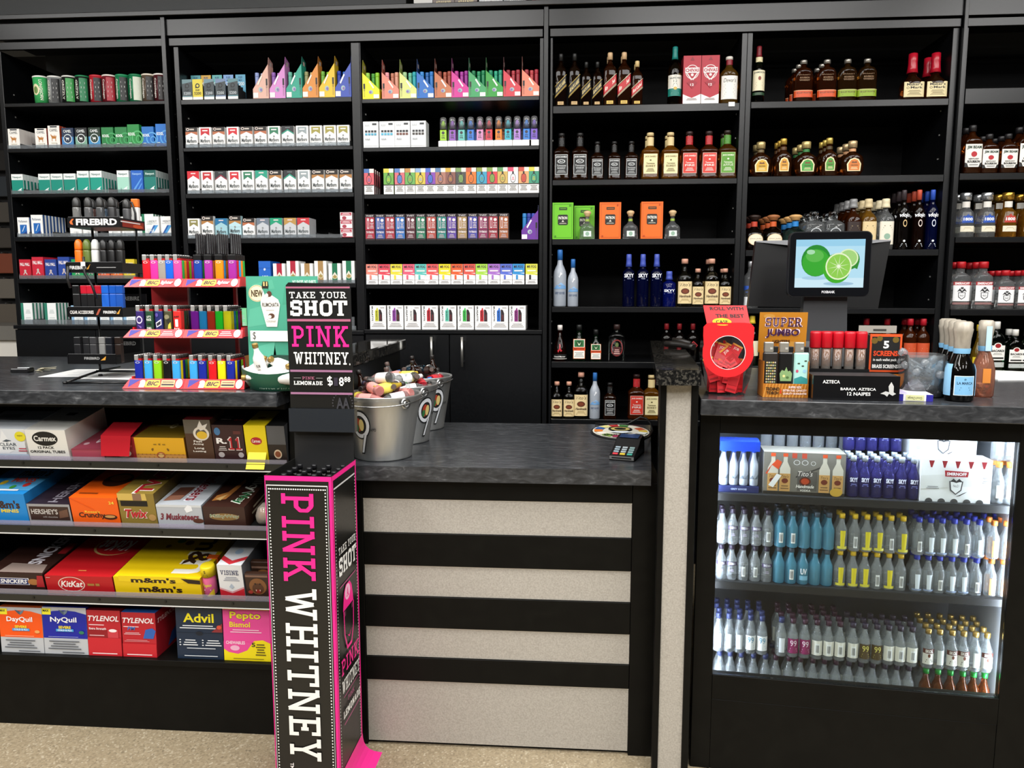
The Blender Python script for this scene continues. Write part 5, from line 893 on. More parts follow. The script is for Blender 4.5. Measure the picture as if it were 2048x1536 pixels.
cl2(2, .25, 'f0600f', [('t', 'Crunchy', .14, .1, .7, .38, '4a2212', 'B'), ('t', "Reese's", .28, .36, .6, .46, 'f0c83a', 'b'), ('e', .8, .2, .15, .09, '3a1c10'), ('e', .8, .22, .11, .05, 'c89050'), ('t', '24', .82, .74, .93, .86, 'f0d84a', 'b'), ('p', [(0, .98), (.02, .98), (.5, .5), (.48, .5)], 'd8520c')], 'orange peanut butter cup carton', top=[('e', .55, .52, .3, .2, '3a1c10'), ('e', .55, .58, .22, .1, 'b8763a'), ('l', .1, .08, .5, .16, '8a3a0c', 1), ('t', "REESE'S", .3, .82, .8, .94, '7a2f0c', 'b')], sidec='c84e0c')
cl2(3, .25, '8a7430', [('r', .06, .55, .8, .74, '14100a'), ('p', [(0, .76), (.8, .76), (.78, 1), (0, 1)], 'd0b25a'), ('r', .42, .76, .66, 1, '8a6a50'), ('t', 'Twix', .12, .12, .78, .46, 'f4ece0', 'Bi'), ('t', 'Twix', .14, .14, .76, .44, 'b81f28', 'Bi'), ('e', .88, .16, .1, .1, 'b08a50')], 'gold wafer bar carton with a torn open slot', top=[('c', 'TWIX', .4, .0, .9, .9, 'f4ece0', 'B'), ('c', 'TWIX', .44, .02, .86, .88, 'b01f2a', 'B')], sidec='5a4a1c')
cl2(4, .25, 'b5bac0', [('r', 0, .88, 1, 1, 'd0d4d6'), ('p', [(.66, .6), (.8, .72), (.78, .95), (.7, 1), (.62, .8)], 'eceef0'), ('t', '3 Musketeers', .06, .22, .92, .56, '7a2f3a', 'Bi'), ('e', .9, .2, .12, .1, '5a3426')], 'silver nougat bar carton with a scalloped lid edge', top=[('v', 'Musketeers', .5, .1, .84, .98, 'e4e8f0', 'B'), ('v', 'Musketeers', .53, .12, .82, .97, '8a1f2a', 'b'), ('p', [(.08, .1), (.42, .14), (.48, .5), (.14, .48)], '6a4234'), ('p', [(.08, .1), (.42, .14), (.42, .26), (.1, .24)], '9a6a54')], sidec='8f959c')
cl2(5, .25, '3a2018', [('e', .5, .46, .36, .16, '8a6a3a'), ('t', 'MilkyWay', .16, .36, .86, .6, 'e9e2c8', 'B'), ('t', 'MilkyWay', .17, .37, .85, .59, '1f5a2f')], 'dark brown caramel bar carton with green lettering', top=[('v', 'Milky', .6, .45, .95, 1, 'eef0e4', 'b'), ('v', 'Way', .56, .08, .92, .45, 'eef0e4', 'B'), ('v', 'Way', .6, .1, .89, .43, '1f6a3a', 'B'), ('p', [(.1, .15), (.4, .2), (.5, .7), (.42, .8), (.3, .4), (.1, .3)], 'b5763a'), ('p', [(.15, .2), (.3, .16), (.34, .34)], 'd8b070')], right=[('l', .2, .3, .9, .7, 'b0a48a', 2)])
l, r, h = A2[6]; m = MB(); m.lathe([(.018, 0, 3), (.024, .012, 3), (.026, .03, 3), (.02, .052, 2.6), (.006, .066, 2)], CL('e6d8c8', 2, .35), 14, sy=1.2); n = MB(); n.lathe([(.014, .002, 2.6), (.0195, .012), (.0205, .03), (.013, .046)], 'a8744a', 12, sy=1.1)
put(('wrapped_pastry', [('pastry', n.build('pastry')), ('wrapper', m.build('wrapper'))]), ((l + r) / 2, 2.262, ZS[1] + .009), 'pastry in clear wrap beside the dark brown carton', 'snack')
A3 = [[-1.838,-1.6467,0.0695],[-1.6426,-1.4191,0.0658],[-1.4163,-1.1344,0.0686],[-1.0758,-0.9956,0.1197],[-0.993,-0.9164,0.0889]]
def cl3(i, d, body, front, label, **k):
    l, r, h = A3[i]; return candy('', l + .001, r - .001, ZS[2] + h, ZS[2], d, ZS[2] + .0005, body, front, label=label, grp=g3, **k)
cl3(0, .27, '2f1812', [('r', .2, .3, .74, .72, 'e9e6ea'), ('r', .215, .33, .725, .69, '28346a'), ('t', 'SNICKERS', .23, .38, .71, .64, 'f2f2f4', 'Bi'), ('e', .82, .5, .1, .16, 'a8703a'), ('p', [(.86, .2), (1, .2), (1, .9), (.9, .9)], 'a82028')], 'dark brown peanut bar carton with a torn front edge', top=[('c', 'SNICKERS', .52, .2, .76, .96, 'c9c6cc', 'B'), ('p', [(.2, .02), (.98, .02), (.9, .2), (.25, .22)], '8a7a72'), ('r', .84, .45, .98, .7, 'a01f26')], sidec='21100c')
cl3(1, .26, 'b8161d', [('e', .38, .46, .2, .4, 'e8d8c8'), ('e', .38, .46, .185, .37, 'c01820'), ('t', 'KitKat', .22, .28, .55, .68, 'f6f2ec', 'bi'), ('r', .62, .4, .72, .54, 'a87a3a'), ('r', .74, .4, .8, .56, 'a87a3a'), ('l', .02, .82, .08, .92, 'd8a0a0', 1)], 'red wafer bar carton with white lettering', top=[('e', .58, .72, .32, .24, 'd8b070'), ('e', .6, .73, .31, .23, 'c01820'), ('w', 'KitKat', .32, .6, .84, .86, 'f2eae4', 'bi'), ('l', .42, .1, .54, .14, 'd88a4a', 1)], sidec='7a0e14')
cl3(2, .26, 'eac70c', [('p', [(.06, 1.06), (.84, 1.06), (.8, .72), (.5, .6), (.06, .74)], 'f4d41a'), MMT(.2, .66, .72, .98, '2a180c'), MMT(.28, .1, .78, .48, '2a180c'), ('p', [(.78, .98), (1, .9), (1, .66), (.86, .7)], '2a1a0c'), ('r', 0, .0, 1, .05, 'd0ae0a')], 'large yellow peanut candy carton with its front flap torn down', top=[('v', 'm', .62, .1, .95, .62, 'f4f0e4', 'sb'), ('v', 'm&', .64, .3, .92, .98, '3a2414', 'sb'), ('e', .4, .86, .05, .05, '3f8a3a'), ('e', .52, .82, .05, .06, '7a3a1a'), ('e', .3, .72, .03, .04, '8a5a2a')], sidec='c8a60a')
cl3(3, .16, 'eceef0', [('t', 'VISINE', .1, .66, .84, .82, '28305a', 's'), ('l', .2, .44, .85, .6, '8a90a0', 3), ('p', [(0, .16), (.5, .02), (1, .2), (1, 0), (0, 0)], 'c8202e'), ('p', [(0, .22), (.5, .08), (1, .26), (1, .2), (.5, .02), (0, .16)], 'dfa0a6'), ('p', [(.5, .36), (.6, .24), (.5, .18), (.4, .24)], 'b5c3d4')], 'white and red eye drop box standing beside a pink bottle', cat='medicine box', top=[('r', 0, 0, 1, 1, 'd8dade'), ('p', [(0, .2), (.5, .02), (1, .2), (1, .34), (.5, .16), (0, .34)], 'c8303a'), ('e', .5, .5, .16, .1, 'a8c0d8')], sidec='8a8f98')
m = MB(); l, r, h = A3[4]; w = r - l
for i, yy in enumerate((0, .05)):
    pm = MB(); pm.box(-w / 2, 0, 0, w / 2, .018, h + .012 * i, '3a2418', .002); prints(pm, flat((-w / 2, 0, 0), (w, 0, 0), (0, 0, h)), [('r', .04, .88, .96, .96, '8a6a5a'), ('e', .52, .52, .36, .32, '8a5a32'), ('e', .52, .44, .24, .2, '5a3620'), ('p', [(.36, .62), (.44, .66), (.46, .58)], '1c100a'), ('p', [(.68, .62), (.6, .66), (.58, .58)], '1c100a'), ('p', [(.4, .4), (.64, .4), (.6, .26), (.44, .26)], '9a2a22'), ('p', [(.42, .4), (.46, .4), (.44, .32)], 'f0ead8'), ('p', [(.58, .4), (.62, .4), (.6, .32)], 'f0ead8'), ('e', .2, .3, .1, .07, 'a83a30')])
    put(('candy_packet', pm.build('candy_packet')), ((l + r) / 2, 2.224 + yy, ZS[2] + .001 + yy * .2), ('brown packet with a roaring lion face, front one', 'brown packet with a roaring lion face, behind the front one')[i], 'packet', 'lion packets', rot=(TILT, 0, 0))
m = MB(); m.lathe([(.019, 0), (.021, .004), (.021, .05), (.019, .062), (.0165, .066)], C('e86a9a', .3), 18); fr = lambda u, v, k: ((u - .5) * .036, -math.sqrt((.0213 + k) ** 2 - ((u - .5) * .036) ** 2), v * .06)
prints(m, fr, [('t', 'Pepto', .12, .5, .88, .74, 'f4e84a', 'b'), ('p', [(.4, 0), (1, 0), (1, .4), (.7, .2)], 'e8c82f'), ('l', .2, .3, .8, .42, 'f8dfe8', 1)], True)
t = MB(); t.lathe([(.0225, .0665), (.0225, .095), (.02, .1)], C('e8cf1f', .35), 18); prints(t, lambda u, v, k: ((u - .5) * .036, -math.sqrt((.0228 + k) ** 2 - ((u - .5) * .036) ** 2), .068 + v * .026), [('t', '5', .42, .5, .58, .9, '5a4a10', 'b'), ('l', .25, .1, .75, .4, '8a7a1a', 2)], True)
put(('medicine_bottle', [('bottle', m.build('bottle')), ('cap', t.build('cap'))]), (-1.1189, 2.247, ZS[2] + .0085), 'small pink medicine bottle with a yellow cap', 'bottle', rot=(TILT, 0, 0))
put(BX('candy_packet', .036, .02, .06, 'e0601c', [('e', .5, .5, .3, .3, 'f0a03a'), ('e', .3, .7, .12, .1, 'c83a1c'), ('e', .7, .75, .1, .08, 'f4e0b0'), ('p', [(.1, .1), (.9, .2), (.8, .35), (.2, .3)], 'a8341a')]), (-1.1495, 2.335, ZS[2] + .035), 'orange candy packet behind the pink bottle', 'packet', rot=(TILT, 0, 0))
# bottom shelf: medicine boxes standing upright
A4 = [[-1.8145,-1.6691,0.1514],[-1.6681,-1.5207,0.1559],[-1.5199,-1.4085,0.1504],[-1.4057,-1.2934,0.1466],[-1.2274,-1.0759,0.167],[-1.0744,-0.9227,0.1744]]
def cl4(i, d, body, front, label, **k):
    l, r, h = A4[i]; return candy('', l + .0006, r - .0006, .2468 + h, .2468, d, .2468, body, front, label=label, cat='medicine box', tilt=0, grp=g4, name='medicine_box', **k)
def quil(c, nm, dark): return [('r', 0, 0, 1, .34, 'b9bcc0'), ('r', 0, .34, 1, .86, c), ('p', [(0, .86), (.25, .92), (.5, .94), (.75, .92), (1, .86), (1, .8), (0, .8)], c), ('r', 0, .8, .0, .8, c), ('r', -.0, .84, .2, .97, 'f0e42f'), ('t', 'MAX', .02, .9, .16, .95, '2a2a1a', 'B'), ('p', [(.38, .95), (.5, .92), (.5, .84), (.44, .88)], '4a5a6a'), ('p', [(.5, .92), (.6, .95), (.56, .88), (.5, .84)], '6a7a8a'), ('t', nm, .18, .66, .78, .8, 'f6f6f8', 'b'), ('t', 'SEVERE', .36, .55, .64, .61, 'f0d83a', 'B'), ('r', .3, .49, .7, .545, '3f9ad8'), ('t', 'COLD & FLU', .34, .5, .66, .535, 'f4f6fa', 'b'), ('e', .88, .48, .06, .035, 'e8a05a' if dark else '2f7a5a'), ('l', .12, .37, .8, .39, 'f0c8b0' if dark else 'a8b0e0', 1), ('l', .1, .1, .85, .31, '5a5e66', 4), ('l', .42, .03, .92, .07, '4a4e56', 1)]
cl4(0, .12, 'b9bcc0', quil('f0560f', 'DayQuil', 1), 'orange and grey daytime cold medicine box', topc='e86a2f')
cl4(1, .12, 'b9bcc0', quil('16209a', 'NyQuil', 0), 'dark blue and grey night cold medicine box', topc='1a2a9a', top=[('r', .3, .3, .7, .6, '6aa8d8')], sidec='121a70')
TY = lambda pm: [('r', 0, .74 if not pm else .78, 1, 1, 'b01c28' if not pm else 'b01c28'), ('t', 'TYLENOL', .03, .76, .95, .88, 'f4eef0', 'bi'), ('l', .05, .66, .5, .7, 'f0d8da', 1)] + ([('t', 'PM', .16, .6, .4, .68, '3f6fc0', 'bi'), ('p', [(.62, .42), (.92, .42), (1, .6), (.9, .66), (.7, .62)], '2f5fb0'), ('l', .06, .5, .55, .56, 'e8c0c4', 2), ('l', .06, .34, .8, .4, 'd88a90', 2)] if pm else [('t', 'Extra Strength', .05, .56, .56, .62, 'f4e8ea', 'b'), ('r', .6, .4, .92, .58, 'c83a44'), ('e', .76, .56, .12, .035, 'f0e6e6'), ('r', 0, .4, .6, .57, '8f121e'), ('l', .06, .43, .5, .47, 'e0b8bc', 1)]) + [('r', 0, 0, 1, .4 if not pm else .3, 'c4202c'), ('l', .12, .03, .86, .08, 'f0d8da', 1)]
cl4(2, .13, 'b81e2a', TY(0), 'red pain relief box without any blue on its lid', topc='7a1620', top=[('l', .1, .3, .9, .6, 'e8d0d4', 1)], sidec='8a1620')
cl4(3, .13, 'b81e2a', TY(1), 'red pain relief box with a blue lid', topc='2f66b8', top=[('l', .1, .3, .9, .6, 'dfe8f4', 1)], right=[('r', 0, 0, 1, 1, '9a1824'), ('t', 'TYLENOL', .08, .74, .92, .84, 'e8c8cc', 'bi'), ('p', [(.5, .05), (1, .1), (1, .4), (.7, .3)], '2a4a8a')])
cl4(4, .12, '17293f', [('t', 'Advil', .16, .72, .82, .9, 'f0e21f', 'sb'), ('l', .08, .59, .86, .68, 'dfe4ea', 2), ('r', .0, .515, 1, .52, '0e1c2e'), ('e', .5, .51, .08, .04, '0c1726'), ('p', [(.76, .54), (1, .72), (1, .54)], '8a2a30'), ('e', .93, .64, .05, .04, 'd8503a'), ('l', .14, .26, .46, .4, 'dfe4ea', 3), ('l', .62, .26, .97, .4, 'dfe4ea', 3), ('d', .08, .28, .08, .38, 3, .02, .012, 'dfe4ea'), ('d', .57, .28, .57, .38, 3, .02, .012, 'dfe4ea'), ('l', .22, .2, .84, .24, 'c9d0d8', 1), ('l', .16, .05, .88, .09, 'c9d0d8', 1)], 'navy pain relief box with yellow lettering', topc='101d2e')
cl4(5, .12, 'ec4c9c', [('r', 0, .96, 1, 1, 'f0dc1f'), ('t', 'Pepto', .14, .74, .82, .93, '7a1f5a', 'B'), ('t', 'Pepto', .15, .75, .81, .92, 'f4e62f', 'b'), ('t', 'Bismol', .14, .63, .58, .73, 'f4e62f', 'b'), ('l', .15, .52, .82, .6, 'f8cfe2', 2), ('p', [(0, 0), (1, 0), (1, .34), (.84, .4), (.66, .38), (.5, .24), (.3, .17), (.12, .22), (0, .34)], 'f2de12'), ('p', [(0, .22), (.1, .16), (.3, .13), (.5, .2), (.62, .34), (.5, .36), (0, .36)], 'ec4c9c'), ('t', 'CHEWABLES', .05, .31, .46, .37, 'f6e0ea', 'b'), ('e', .24, .24, .1, .05, 'f4b8d4'), ('t', '5', .6, .27, .68, .35, '3a3210', 'b'), ('l', .68, .1, .9, .34, '5a4e10', 5), ('l', .2, .03, .85, .06, '8a7a14', 1)], 'hot pink and yellow stomach medicine box', topc='f0dc1f')
# ================================================================ floor stand with pink lettering
st = link('display_stand', None); st.location = (-.792, 1.909, 0); st.rotation_euler = (0, 0, R(-1.3)); tag(st, 'tall black and pink cardboard floor stand of shot bottles with upright white lettering', 'display stand')
PINK = 'f0218c'; w, d, h = .18, .208, .922
m = MB(); BS = C('161614', .3)
m.box(0, 0, .03, w, .003, h, BS); m.box(0, .0032, .03, .003, d, h, BS); m.box(w - .003, .0032, .03, w, d, h, BS); m.box(.0032, d - .003, .03, w - .0032, d, h + .08, BLKM); m.box(.0032, .0032, h - .12, w - .0032, d - .0032, h - .115, BLKM)
m.box(0, 0, .0302, 0, 0, .0302, BS)
link('column', m.build('column'), st)
f = MB(); fr = flat((0, 0, 0), (w, 0, 0), (0, 0, h)); v0 = .036
its = [('r', 0, v0, .012, 1, PINK), ('r', .958, v0, 1, 1, PINK), ('r', 0, .986, 1, 1, PINK),
       ('r', .024, .05, .031, .974, 'dcdcdc'), ('r', .934, .05, .941, .974, 'dcdcdc'), ('r', .024, .971, .941, .974, 'dcdcdc'),
       ('v', 'PINK', .235, .692, .735, .95, PINK, 's'), ('v', 'WHITNEY', .235, .142, .735, .67, 'f4f3ee', 's'), ('v', 'TM', .235, .112, .29, .132, 'e8e8e4', 'b')]
prints(f, fr, its)
nd = 96
prints(f, fr, [('d', .06, .055, .06, .962, nd, .0115, .0023, 'eeeeea'), ('d', .905, .055, .905, .962, nd, .0115, .0023, 'eeeeea'), ('d', .09, .962, .876, .962, 24, .0125, .0023, 'eeeeea')], k0=.0012)
sd = flat((w, 0, 0), (0, d, 0), (0, 0, h))
prints(f, sd, [('r', 0, v0, .05, 1, PINK), ('r', .955, v0, 1, 1, PINK), ('r', 0, .986, 1, 1, PINK), ('r', .06, .958, .93, .963, 'cfcfcf'), ('r', .06, .045, .95, .05, 'b9b9b9'),
   ('t', 'TAKE YOUR', .18, .755, .86, .777, 'eeeeea', 's'), ('t', 'SHOT', .17, .69, .88, .745, 'eeeeea', 'S'), ('r', .18, .655, .86, .659, 'a84a78'),
   ('p', [(.3, .6), (.34, .63), (.42, .648), (.58, .648), (.66, .63), (.7, .6), (.72, .575), (.28, .575)], PINK), ('e', .48, .622, .11, .024, 'f0b8d4'), ('t', 'A', .43, .608, .53, .636, PINK, 's'), ('r', .3, .556, .38, .572, '5a2a40'), ('r', .62, .556, .7, .572, '5a2a40'),
   ('p', [(.28, .575), (.31, .575), (.33, .5), (.42, .458), (.58, .458), (.67, .5), (.69, .575), (.72, .575), (.7, .5), (.6, .448), (.4, .448), (.3, .5)], PINK), ('p', [(.42, .492), (.5, .484), (.6, .5), (.5, .478)], PINK),
   ('t', 'PINK', .14, .388, .86, .437, PINK, 's'), ('t', 'WHITNEY', .14, .33, .86, .372, 'eeeeea', 's'), ('r', .2, .316, .84, .319, 'a84a78'), ('t', 'PINK', .36, .29, .62, .305, 'a84a78', 's'), ('t', 'LEMONADE', .16, .252, .86, .276, 'eeeeea', 'S'), ('r', .18, .232, .86, .236, 'a84a78')])
prints(f, sd, [('d', .085, .055, .085, .95, 90, .011, .0024, 'd8d8d4'), ('d', .92, .055, .92, .95, 90, .011, .0024, 'd8d8d4')], k0=.0012)
link('printed_face', f.build('printed_face'), st)
m = MB(); PK = C('e8208a', .3)
for k in range(6):        # flared foot
    t0, t1 = k / 6, (k + 1) / 6; q = lambda t: .001 + .042 * t * t * t + .004 * t; z = lambda t: .088 * (1 - t)
    a0, a1, z0, z1 = q(t0), q(t1), z(t0), z(t1)
    m.face([(w + a0, -a0, z0), (w + a1, -a1, z1), (w + a1, d + a1, z1), (w + a0, d + a0, z0)], PK, True); m.face([(-a0, d + a0, z0), (-a1, d + a1, z1), (-a1, -a1, z1), (-a0, -a0, z0)], PK, True); m.face([(-a0, -a0, z0), (-a1, -a1, z1), (w + a1, -a1, z1), (w + a0, -a0, z0)], PK, True)
link('flared_foot', m.build('flared_foot'), st)
m = MB(); m.box(0, d - .03, 1.006, w + .01, d - .027, 1.072, CL('6a7078', 1.4, .15)); m.box(0, d - .0268, 1.006, w + .01, d - .004, 1.0695, C('15181b', .1)); m.box(.0, d - .02, h + .0802, w, d - .012, 1.0058, BLKM); link('tinted_holder', m.build('tinted_holder'), st)
hd = MB(); hw0, hw1 = -.002, w + .008; hy = d - .0268
hd.prism([(hw0 + .006, 1.0725), (hw1, 1.0725), (hw1 - .002, 1.412), (hw1 - .01, 1.42), (hw0 + .012, 1.424), (hw0 + .004, 1.416)], hy + .002, hy + .005, C('121211', .35))
fr = flat((hw0, hy + .002, 1.0725), (hw1 - hw0, 0, 0), (0, 0, .352)); RS = 'a8607a'
prints(hd, fr, [('r', .02, .952, .98, .966, RS), ('t', 'TAKE YOUR', .07, .875, .93, .925, 'f0f0ec', 's'), ('t', 'SHOT', .08, .735, .94, .86, 'f4f3ee', 'S'), ('r', .03, .693, .98, .712, RS), ('t', 'PINK', .09, .49, .95, .66, PINK, 's'), ('t', 'WHITNEY', .11, .352, .94, .452, 'f2f1ec', 's'), ('e', .955, .356, .007, .008, 'f2f1ec'), ('r', .05, .292, .99, .309, '9a6a8a'), ('t', 'PINK', .23, .232, .42, .255, RS, 's'), ('r', .1, .242, .21, .245, '9a9a98'), ('r', .44, .242, .54, .245, '9a9a98'), ('t', 'LEMONADE', .1, .188, .54, .22, 'f0f0ec', 'S'), ('t', '$', .61, .18, .69, .262, 'f4f4f0', 's'), ('r', .71, .184, .77, .25, '2f2a38'), ('t', '8', .79, .184, .86, .252, 'f4f4f0', 'S'), ('t', '88', .87, .216, .96, .256, 'f4f4f0', 'S'), ('r', .05, .113, .99, .13, '9a6a8a'), ('t', 'AA', .74, .0, .94, .09, '34343a', 'B')])
for q in range(22):
    an = q / 22 * 2 * math.pi; prints(hd, fr, [('e', .83 + .15 * math.cos(an), .045 + .082 * math.sin(an), .011, .006, '3c3c40')], k0=.0016) if .045 + .082 * math.sin(an) > .008 and .83 + .15 * math.cos(an) < .985 else None
link('header_card', hd.build('header_card'), st)
mini_dark = None
def mini(H, r, glass, cap, lab_=None, seg=12, lc=None, fill=None):
    m = MB(); m.lathe([(r * .86, 0), (r, .03 * H), (r, .50 * H), (r * .92, .58 * H), (r * .62, .68 * H), (r * .43, .78 * H), (r * .4, .87 * H)], glass, seg)
    t = MB(); t.lathe([(r * .5, .872 * H), (r * .5, .985 * H), (r * .42, H)], cap, 10)
    parts = [('glass_body', m.build('glass_body')), ('cap', t.build('cap'))]
    if lab_:
        z0, z1, hw, base, its = lab_[:5]; l = MB()
        if len(lab_) > 5 and base: l.lathe([(r + .0005, z0 * H), (r + .0005, z1 * H)], base, 14, cap0=False, cap1=False); base = None
        fr = lambda u, v, k: ((u - .5) * 2 * hw * r, -math.sqrt((r + .0007 + k) ** 2 - ((u - .5) * 2 * hw * r) ** 2), (z0 + v * (z1 - z0)) * H)
        prints(l, fr, ([('r', 0, 0, 1, 1, base)] if base else []) + list(its), True); parts.append(('label', l.build('label')))
    return ('miniature_bottle', parts)
dk = mini(.105, .0165, _amb('14100f', .6), C('1a1a1c', .15), (.15, .5, .8, '101012', [('r', .1, .3, .9, .6, 'b02a6a')]))
Mst = Matrix.Translation(st.location) @ Matrix.Rotation(R(-1.3), 4, 'Z')
for i in range(4):
    for j in range(5):
        p = Mst @ Vector((.027 + i * .042, .024 + j * .0385, h - .1145)); put(dk, p, 'black capped shot bottle in the pink stand, %s row, %s from its left side' % (ORD[j], ORD[i]), 'bottle', 'shot bottles in the floor stand', rz=R(-1.3))
# ================================================================ steel buckets of miniatures
BCOL = ['f0a0a0', 'f2a8a4', 'ee9a98']
PKG = _amb('f0a09a', .35); YEG = _amb('e8c84a', .3)
def bk(glass, cap, lc, its, H=.112, r=.0165): return mini(H, r, glass, cap, (.12, .5, .9, lc, its, 1))
kinds = [(bk(PKG, '2a2438', 'f2a49c', [('e', .5, .5, .3, .25, 'e8b070'), ('l', .2, .3, .8, .7, 'b8503a', 2)]), 'pink labelled miniature'), (bk(YEG, '2a2a2a', 'f0d85a', [('l', .15, .1, .85, .9, '6a5a1a', 4)]), 'yellow striped miniature'), (bk(CLR, 'd8d8d6', 'eef0ee', [('p', [(0, .2), (1, .6), (1, .85), (0, .45)], '3fb53a')]), 'clear miniature with green slash'),
         (bk(_amb('3a1a0c', .7), '1c1614', '2a1a14', [('e', .5, .5, .3, .2, 'c8602a')]), 'brown glass miniature'), (bk(CLR, '5a4a44', 'f2f0ec', [('l', .2, .2, .8, .7, 'b0604a', 3)]), 'clear miniature with white label'), (bk(PKG, '2f9a4a', 'f29a96', [('l', .2, .3, .8, .7, 'c84a5a', 2)]), 'green capped pink miniature'), (bk(_amb('c82a3a', .5), '3a1a1a', 'c8303a', []), 'red miniature'), (bk(GL('8fc8e8', .4), '2f6fb8', None, [('l', .2, .2, .8, .7, '3f7fb8', 2)]), 'pale blue miniature')]
SETS = [[0, 0, 5, 0, 1, 0, 4, 3, 0, 1, 4, 0, 4], [1, 2, 4, 1, 2, 4, 6, 5, 4, 2, 4, 1], [4, 3, 4, 7, 6, 4, 3, 4, 7, 3, 4]]
NB = ('nearest', 'middle', 'farthest')
for n, (bx, by, ea) in enumerate(((-.574, 2.306, -24), (-.566, 2.559, 58), (-.556, 2.812, 46))):
    u = link('steel_bucket', None); u.location = (bx, by, .8925); tag(u, 'galvanized steel bucket full of miniatures, %s of the three on the low worktop' % NB[n], 'bucket', 'steel buckets on the low worktop')
    b = MB(); b.lathe([(.086, 0), (.089, .002), (.0885, .006), (.118, .186), (.1205, .190), (.122, .194), (.1205, .197), (.1165, .196), (.114, .188), (.086, .012), (.01, .010)], GALV, 40, cap0=True, cap1=True); link('pail', b.build('pail'), u)
    em = MB()
    def cone(u_, v_, k, ea=ea):
        z = .02 + v_ * .15; r = .0885 + (z - .006) / .18 * .0295 + .0006 + k; a = R(-90 + ea) + (u_ - .5) * 1.0; return (r * math.cos(a), r * math.sin(a), z)
    its = [('o', .5, .62, .32, .3, .62, '17181a'), ('o', .5, .62, .29, .27, .66, 'd9dce0'), ('e', .5, .62, .2, .19, '1c1c1c'), ('e', .45, .62, .1, .14, 'a83a24'), ('e', .55, .62, .08, .12, 'd8c27a'), ('e', .4, .56, .06, .08, '2f6a3a'), ('p', [(.6, .42), (.72, .42), (.56, .02), (.44, .02)], '17181a'), ('p', [(.62, .42), (.69, .42), (.54, .05), (.47, .05)], 'd9dce0'), ('t', 'TAPPD', .78, .5, .98, .56, '2a2c2e', 'b')]
    for q, it in enumerate(its): prints(em, cone, [it], True, k0=.0006 + q * .0003)
    link('emblem', em.build('emblem'), u)
    hn = MB(); ex = .1235
    hn.tube([(ex * math.cos(a) * (1 + .04 * math.sin(a)), ex * math.sin(a) - .008, .183 - .012 * abs(math.sin(a))) for a in [R(20 - 8 * i) for i in range(28)]], .0022, STEEL, 6); link('wire_handle', hn.build('wire_handle'), u)
    for sg in (1, -1):
        er = MB(); er.M = Matrix.Rotation(R(-42 if sg > 0 else 138), 4, 'Z') @ Matrix.Translation((.1205, 0, .176)) @ Matrix.Rotation(R(84), 4, 'Y')
        er.lathe([(.010, 0), (.0165, .0005), (.017, .002), (.0165, .004), (.011, .0045), (.008, .003), (.006, .0032), (.006, .007)], STEEL, 18); link('handle_ear', er.build('handle_ear'), u)
    rnd = random.Random(20 + n)
    for i, ki in enumerate(SETS[n]):
        kd, nm = kinds[ki]
        if i < 7: a = i * 6.283 / 7 + n; rr, zz = .070, .186
        elif i < 12: a = i * 6.283 / 5 + .4; rr, zz = .040, .217
        else: a = 4.4; rr, zz = .01, .243
        rot = (R(90 + rnd.uniform(-9, 9)), R(rnd.uniform(-6, 6)), a + rnd.uniform(-.35, .35) + (3.14 if i % 2 else 0))
        ax = Matrix.Rotation(rot[2], 4, 'Z') @ Matrix.Rotation(rot[1], 4, 'Y') @ Matrix.Rotation(rot[0], 4, 'X') @ Vector((0, 0, .05))
        p = Vector((bx + rr * math.cos(a) - ax.x, by + rr * math.sin(a) - ax.y, .8925 + zz - ax.z))
        put(kd, p, '%s lying in the %s bucket, %s of its heap' % (nm, NB[n], ORD[i]), 'bottle', 'miniatures heaped in the %s bucket' % NB[n], rot=rot)
    for i in range(2):        # necks that stand up out of the heap
        kd, nm = kinds[(3, 4, 3)[(i + n) % 3]]; a = R(150 - 70 * i - 25 * n)
        put(kd, (bx + .06 * math.cos(a), by + .06 * math.sin(a), .8925 + .158), '%s standing up at the back of the %s bucket, %s one' % (nm, NB[n], ORD[i]), 'bottle', 'miniatures standing in the buckets', rot=(R(-14 + 10 * i), R(-20 + 14 * i), 0))
# ================================================================ card reader, mat and cable on the low worktop
m = MB(); m.lathe([(.106, 0), (.108, .001), (.108, .0035), (.106, .0045)], C('161616', .5), 40, sy=1.36)
fr = lambda u, v, k: ((u - .5) * .216, (v - .5) * .294, .0046 + k)
its = [('e', .5, .5, .47, .47, 'd9d6c8')]; cc = ['d8b83a', 'c85a3a', 'e8e2d0', '3f7a3a', 'b02a2a', 'e0d88a', '2f5a9a', 'd87a2f', 'e6e2d6', '7aa04a', 'a83a5a', 'e8c84a', '4a4a4a', 'dfe4e0']
for q in range(14):
    a = q / 14 * 6.283; c, s = math.cos(a), math.sin(a); its.append(('p', [(.5 + .3 * c - .07 * s, .5 + .3 * s + .07 * c), (.5 + .44 * c - .08 * s, .5 + .44 * s + .08 * c), (.5 + .44 * c + .08 * s, .5 + .44 * s - .08 * c), (.5 + .3 * c + .07 * s, .5 + .3 * s - .07 * c)], cc[q]))
its += [('e', .5, .6, .2, .16, '1a1a18'), ('e', .5, .6, .16, .12, 'c9b86a'), ('e', .5, .6, .1, .08, '1a1a18'), ('t', 'SPONSORED', .2, .16, .8, .24, '161616', 'B'), ('p', [(.3, .36), (.5, .3), (.7, .36), (.6, .44), (.4, .44)], 'dfe6ea'), ('r', .54, .1, .7, .24, '2f4f8a')]
prints(m, fr, its); put(('counter_mat', m.build('counter_mat')), (.188, 2.755, .8926), 'oval counter mat covered with colourful logos', 'mat')
m = MB(); pf = [(0, 0), (0, .014), (.06, .034), (.088, .052), (.128, .058), (.142, .05), (.15, .03), (.15, 0)]
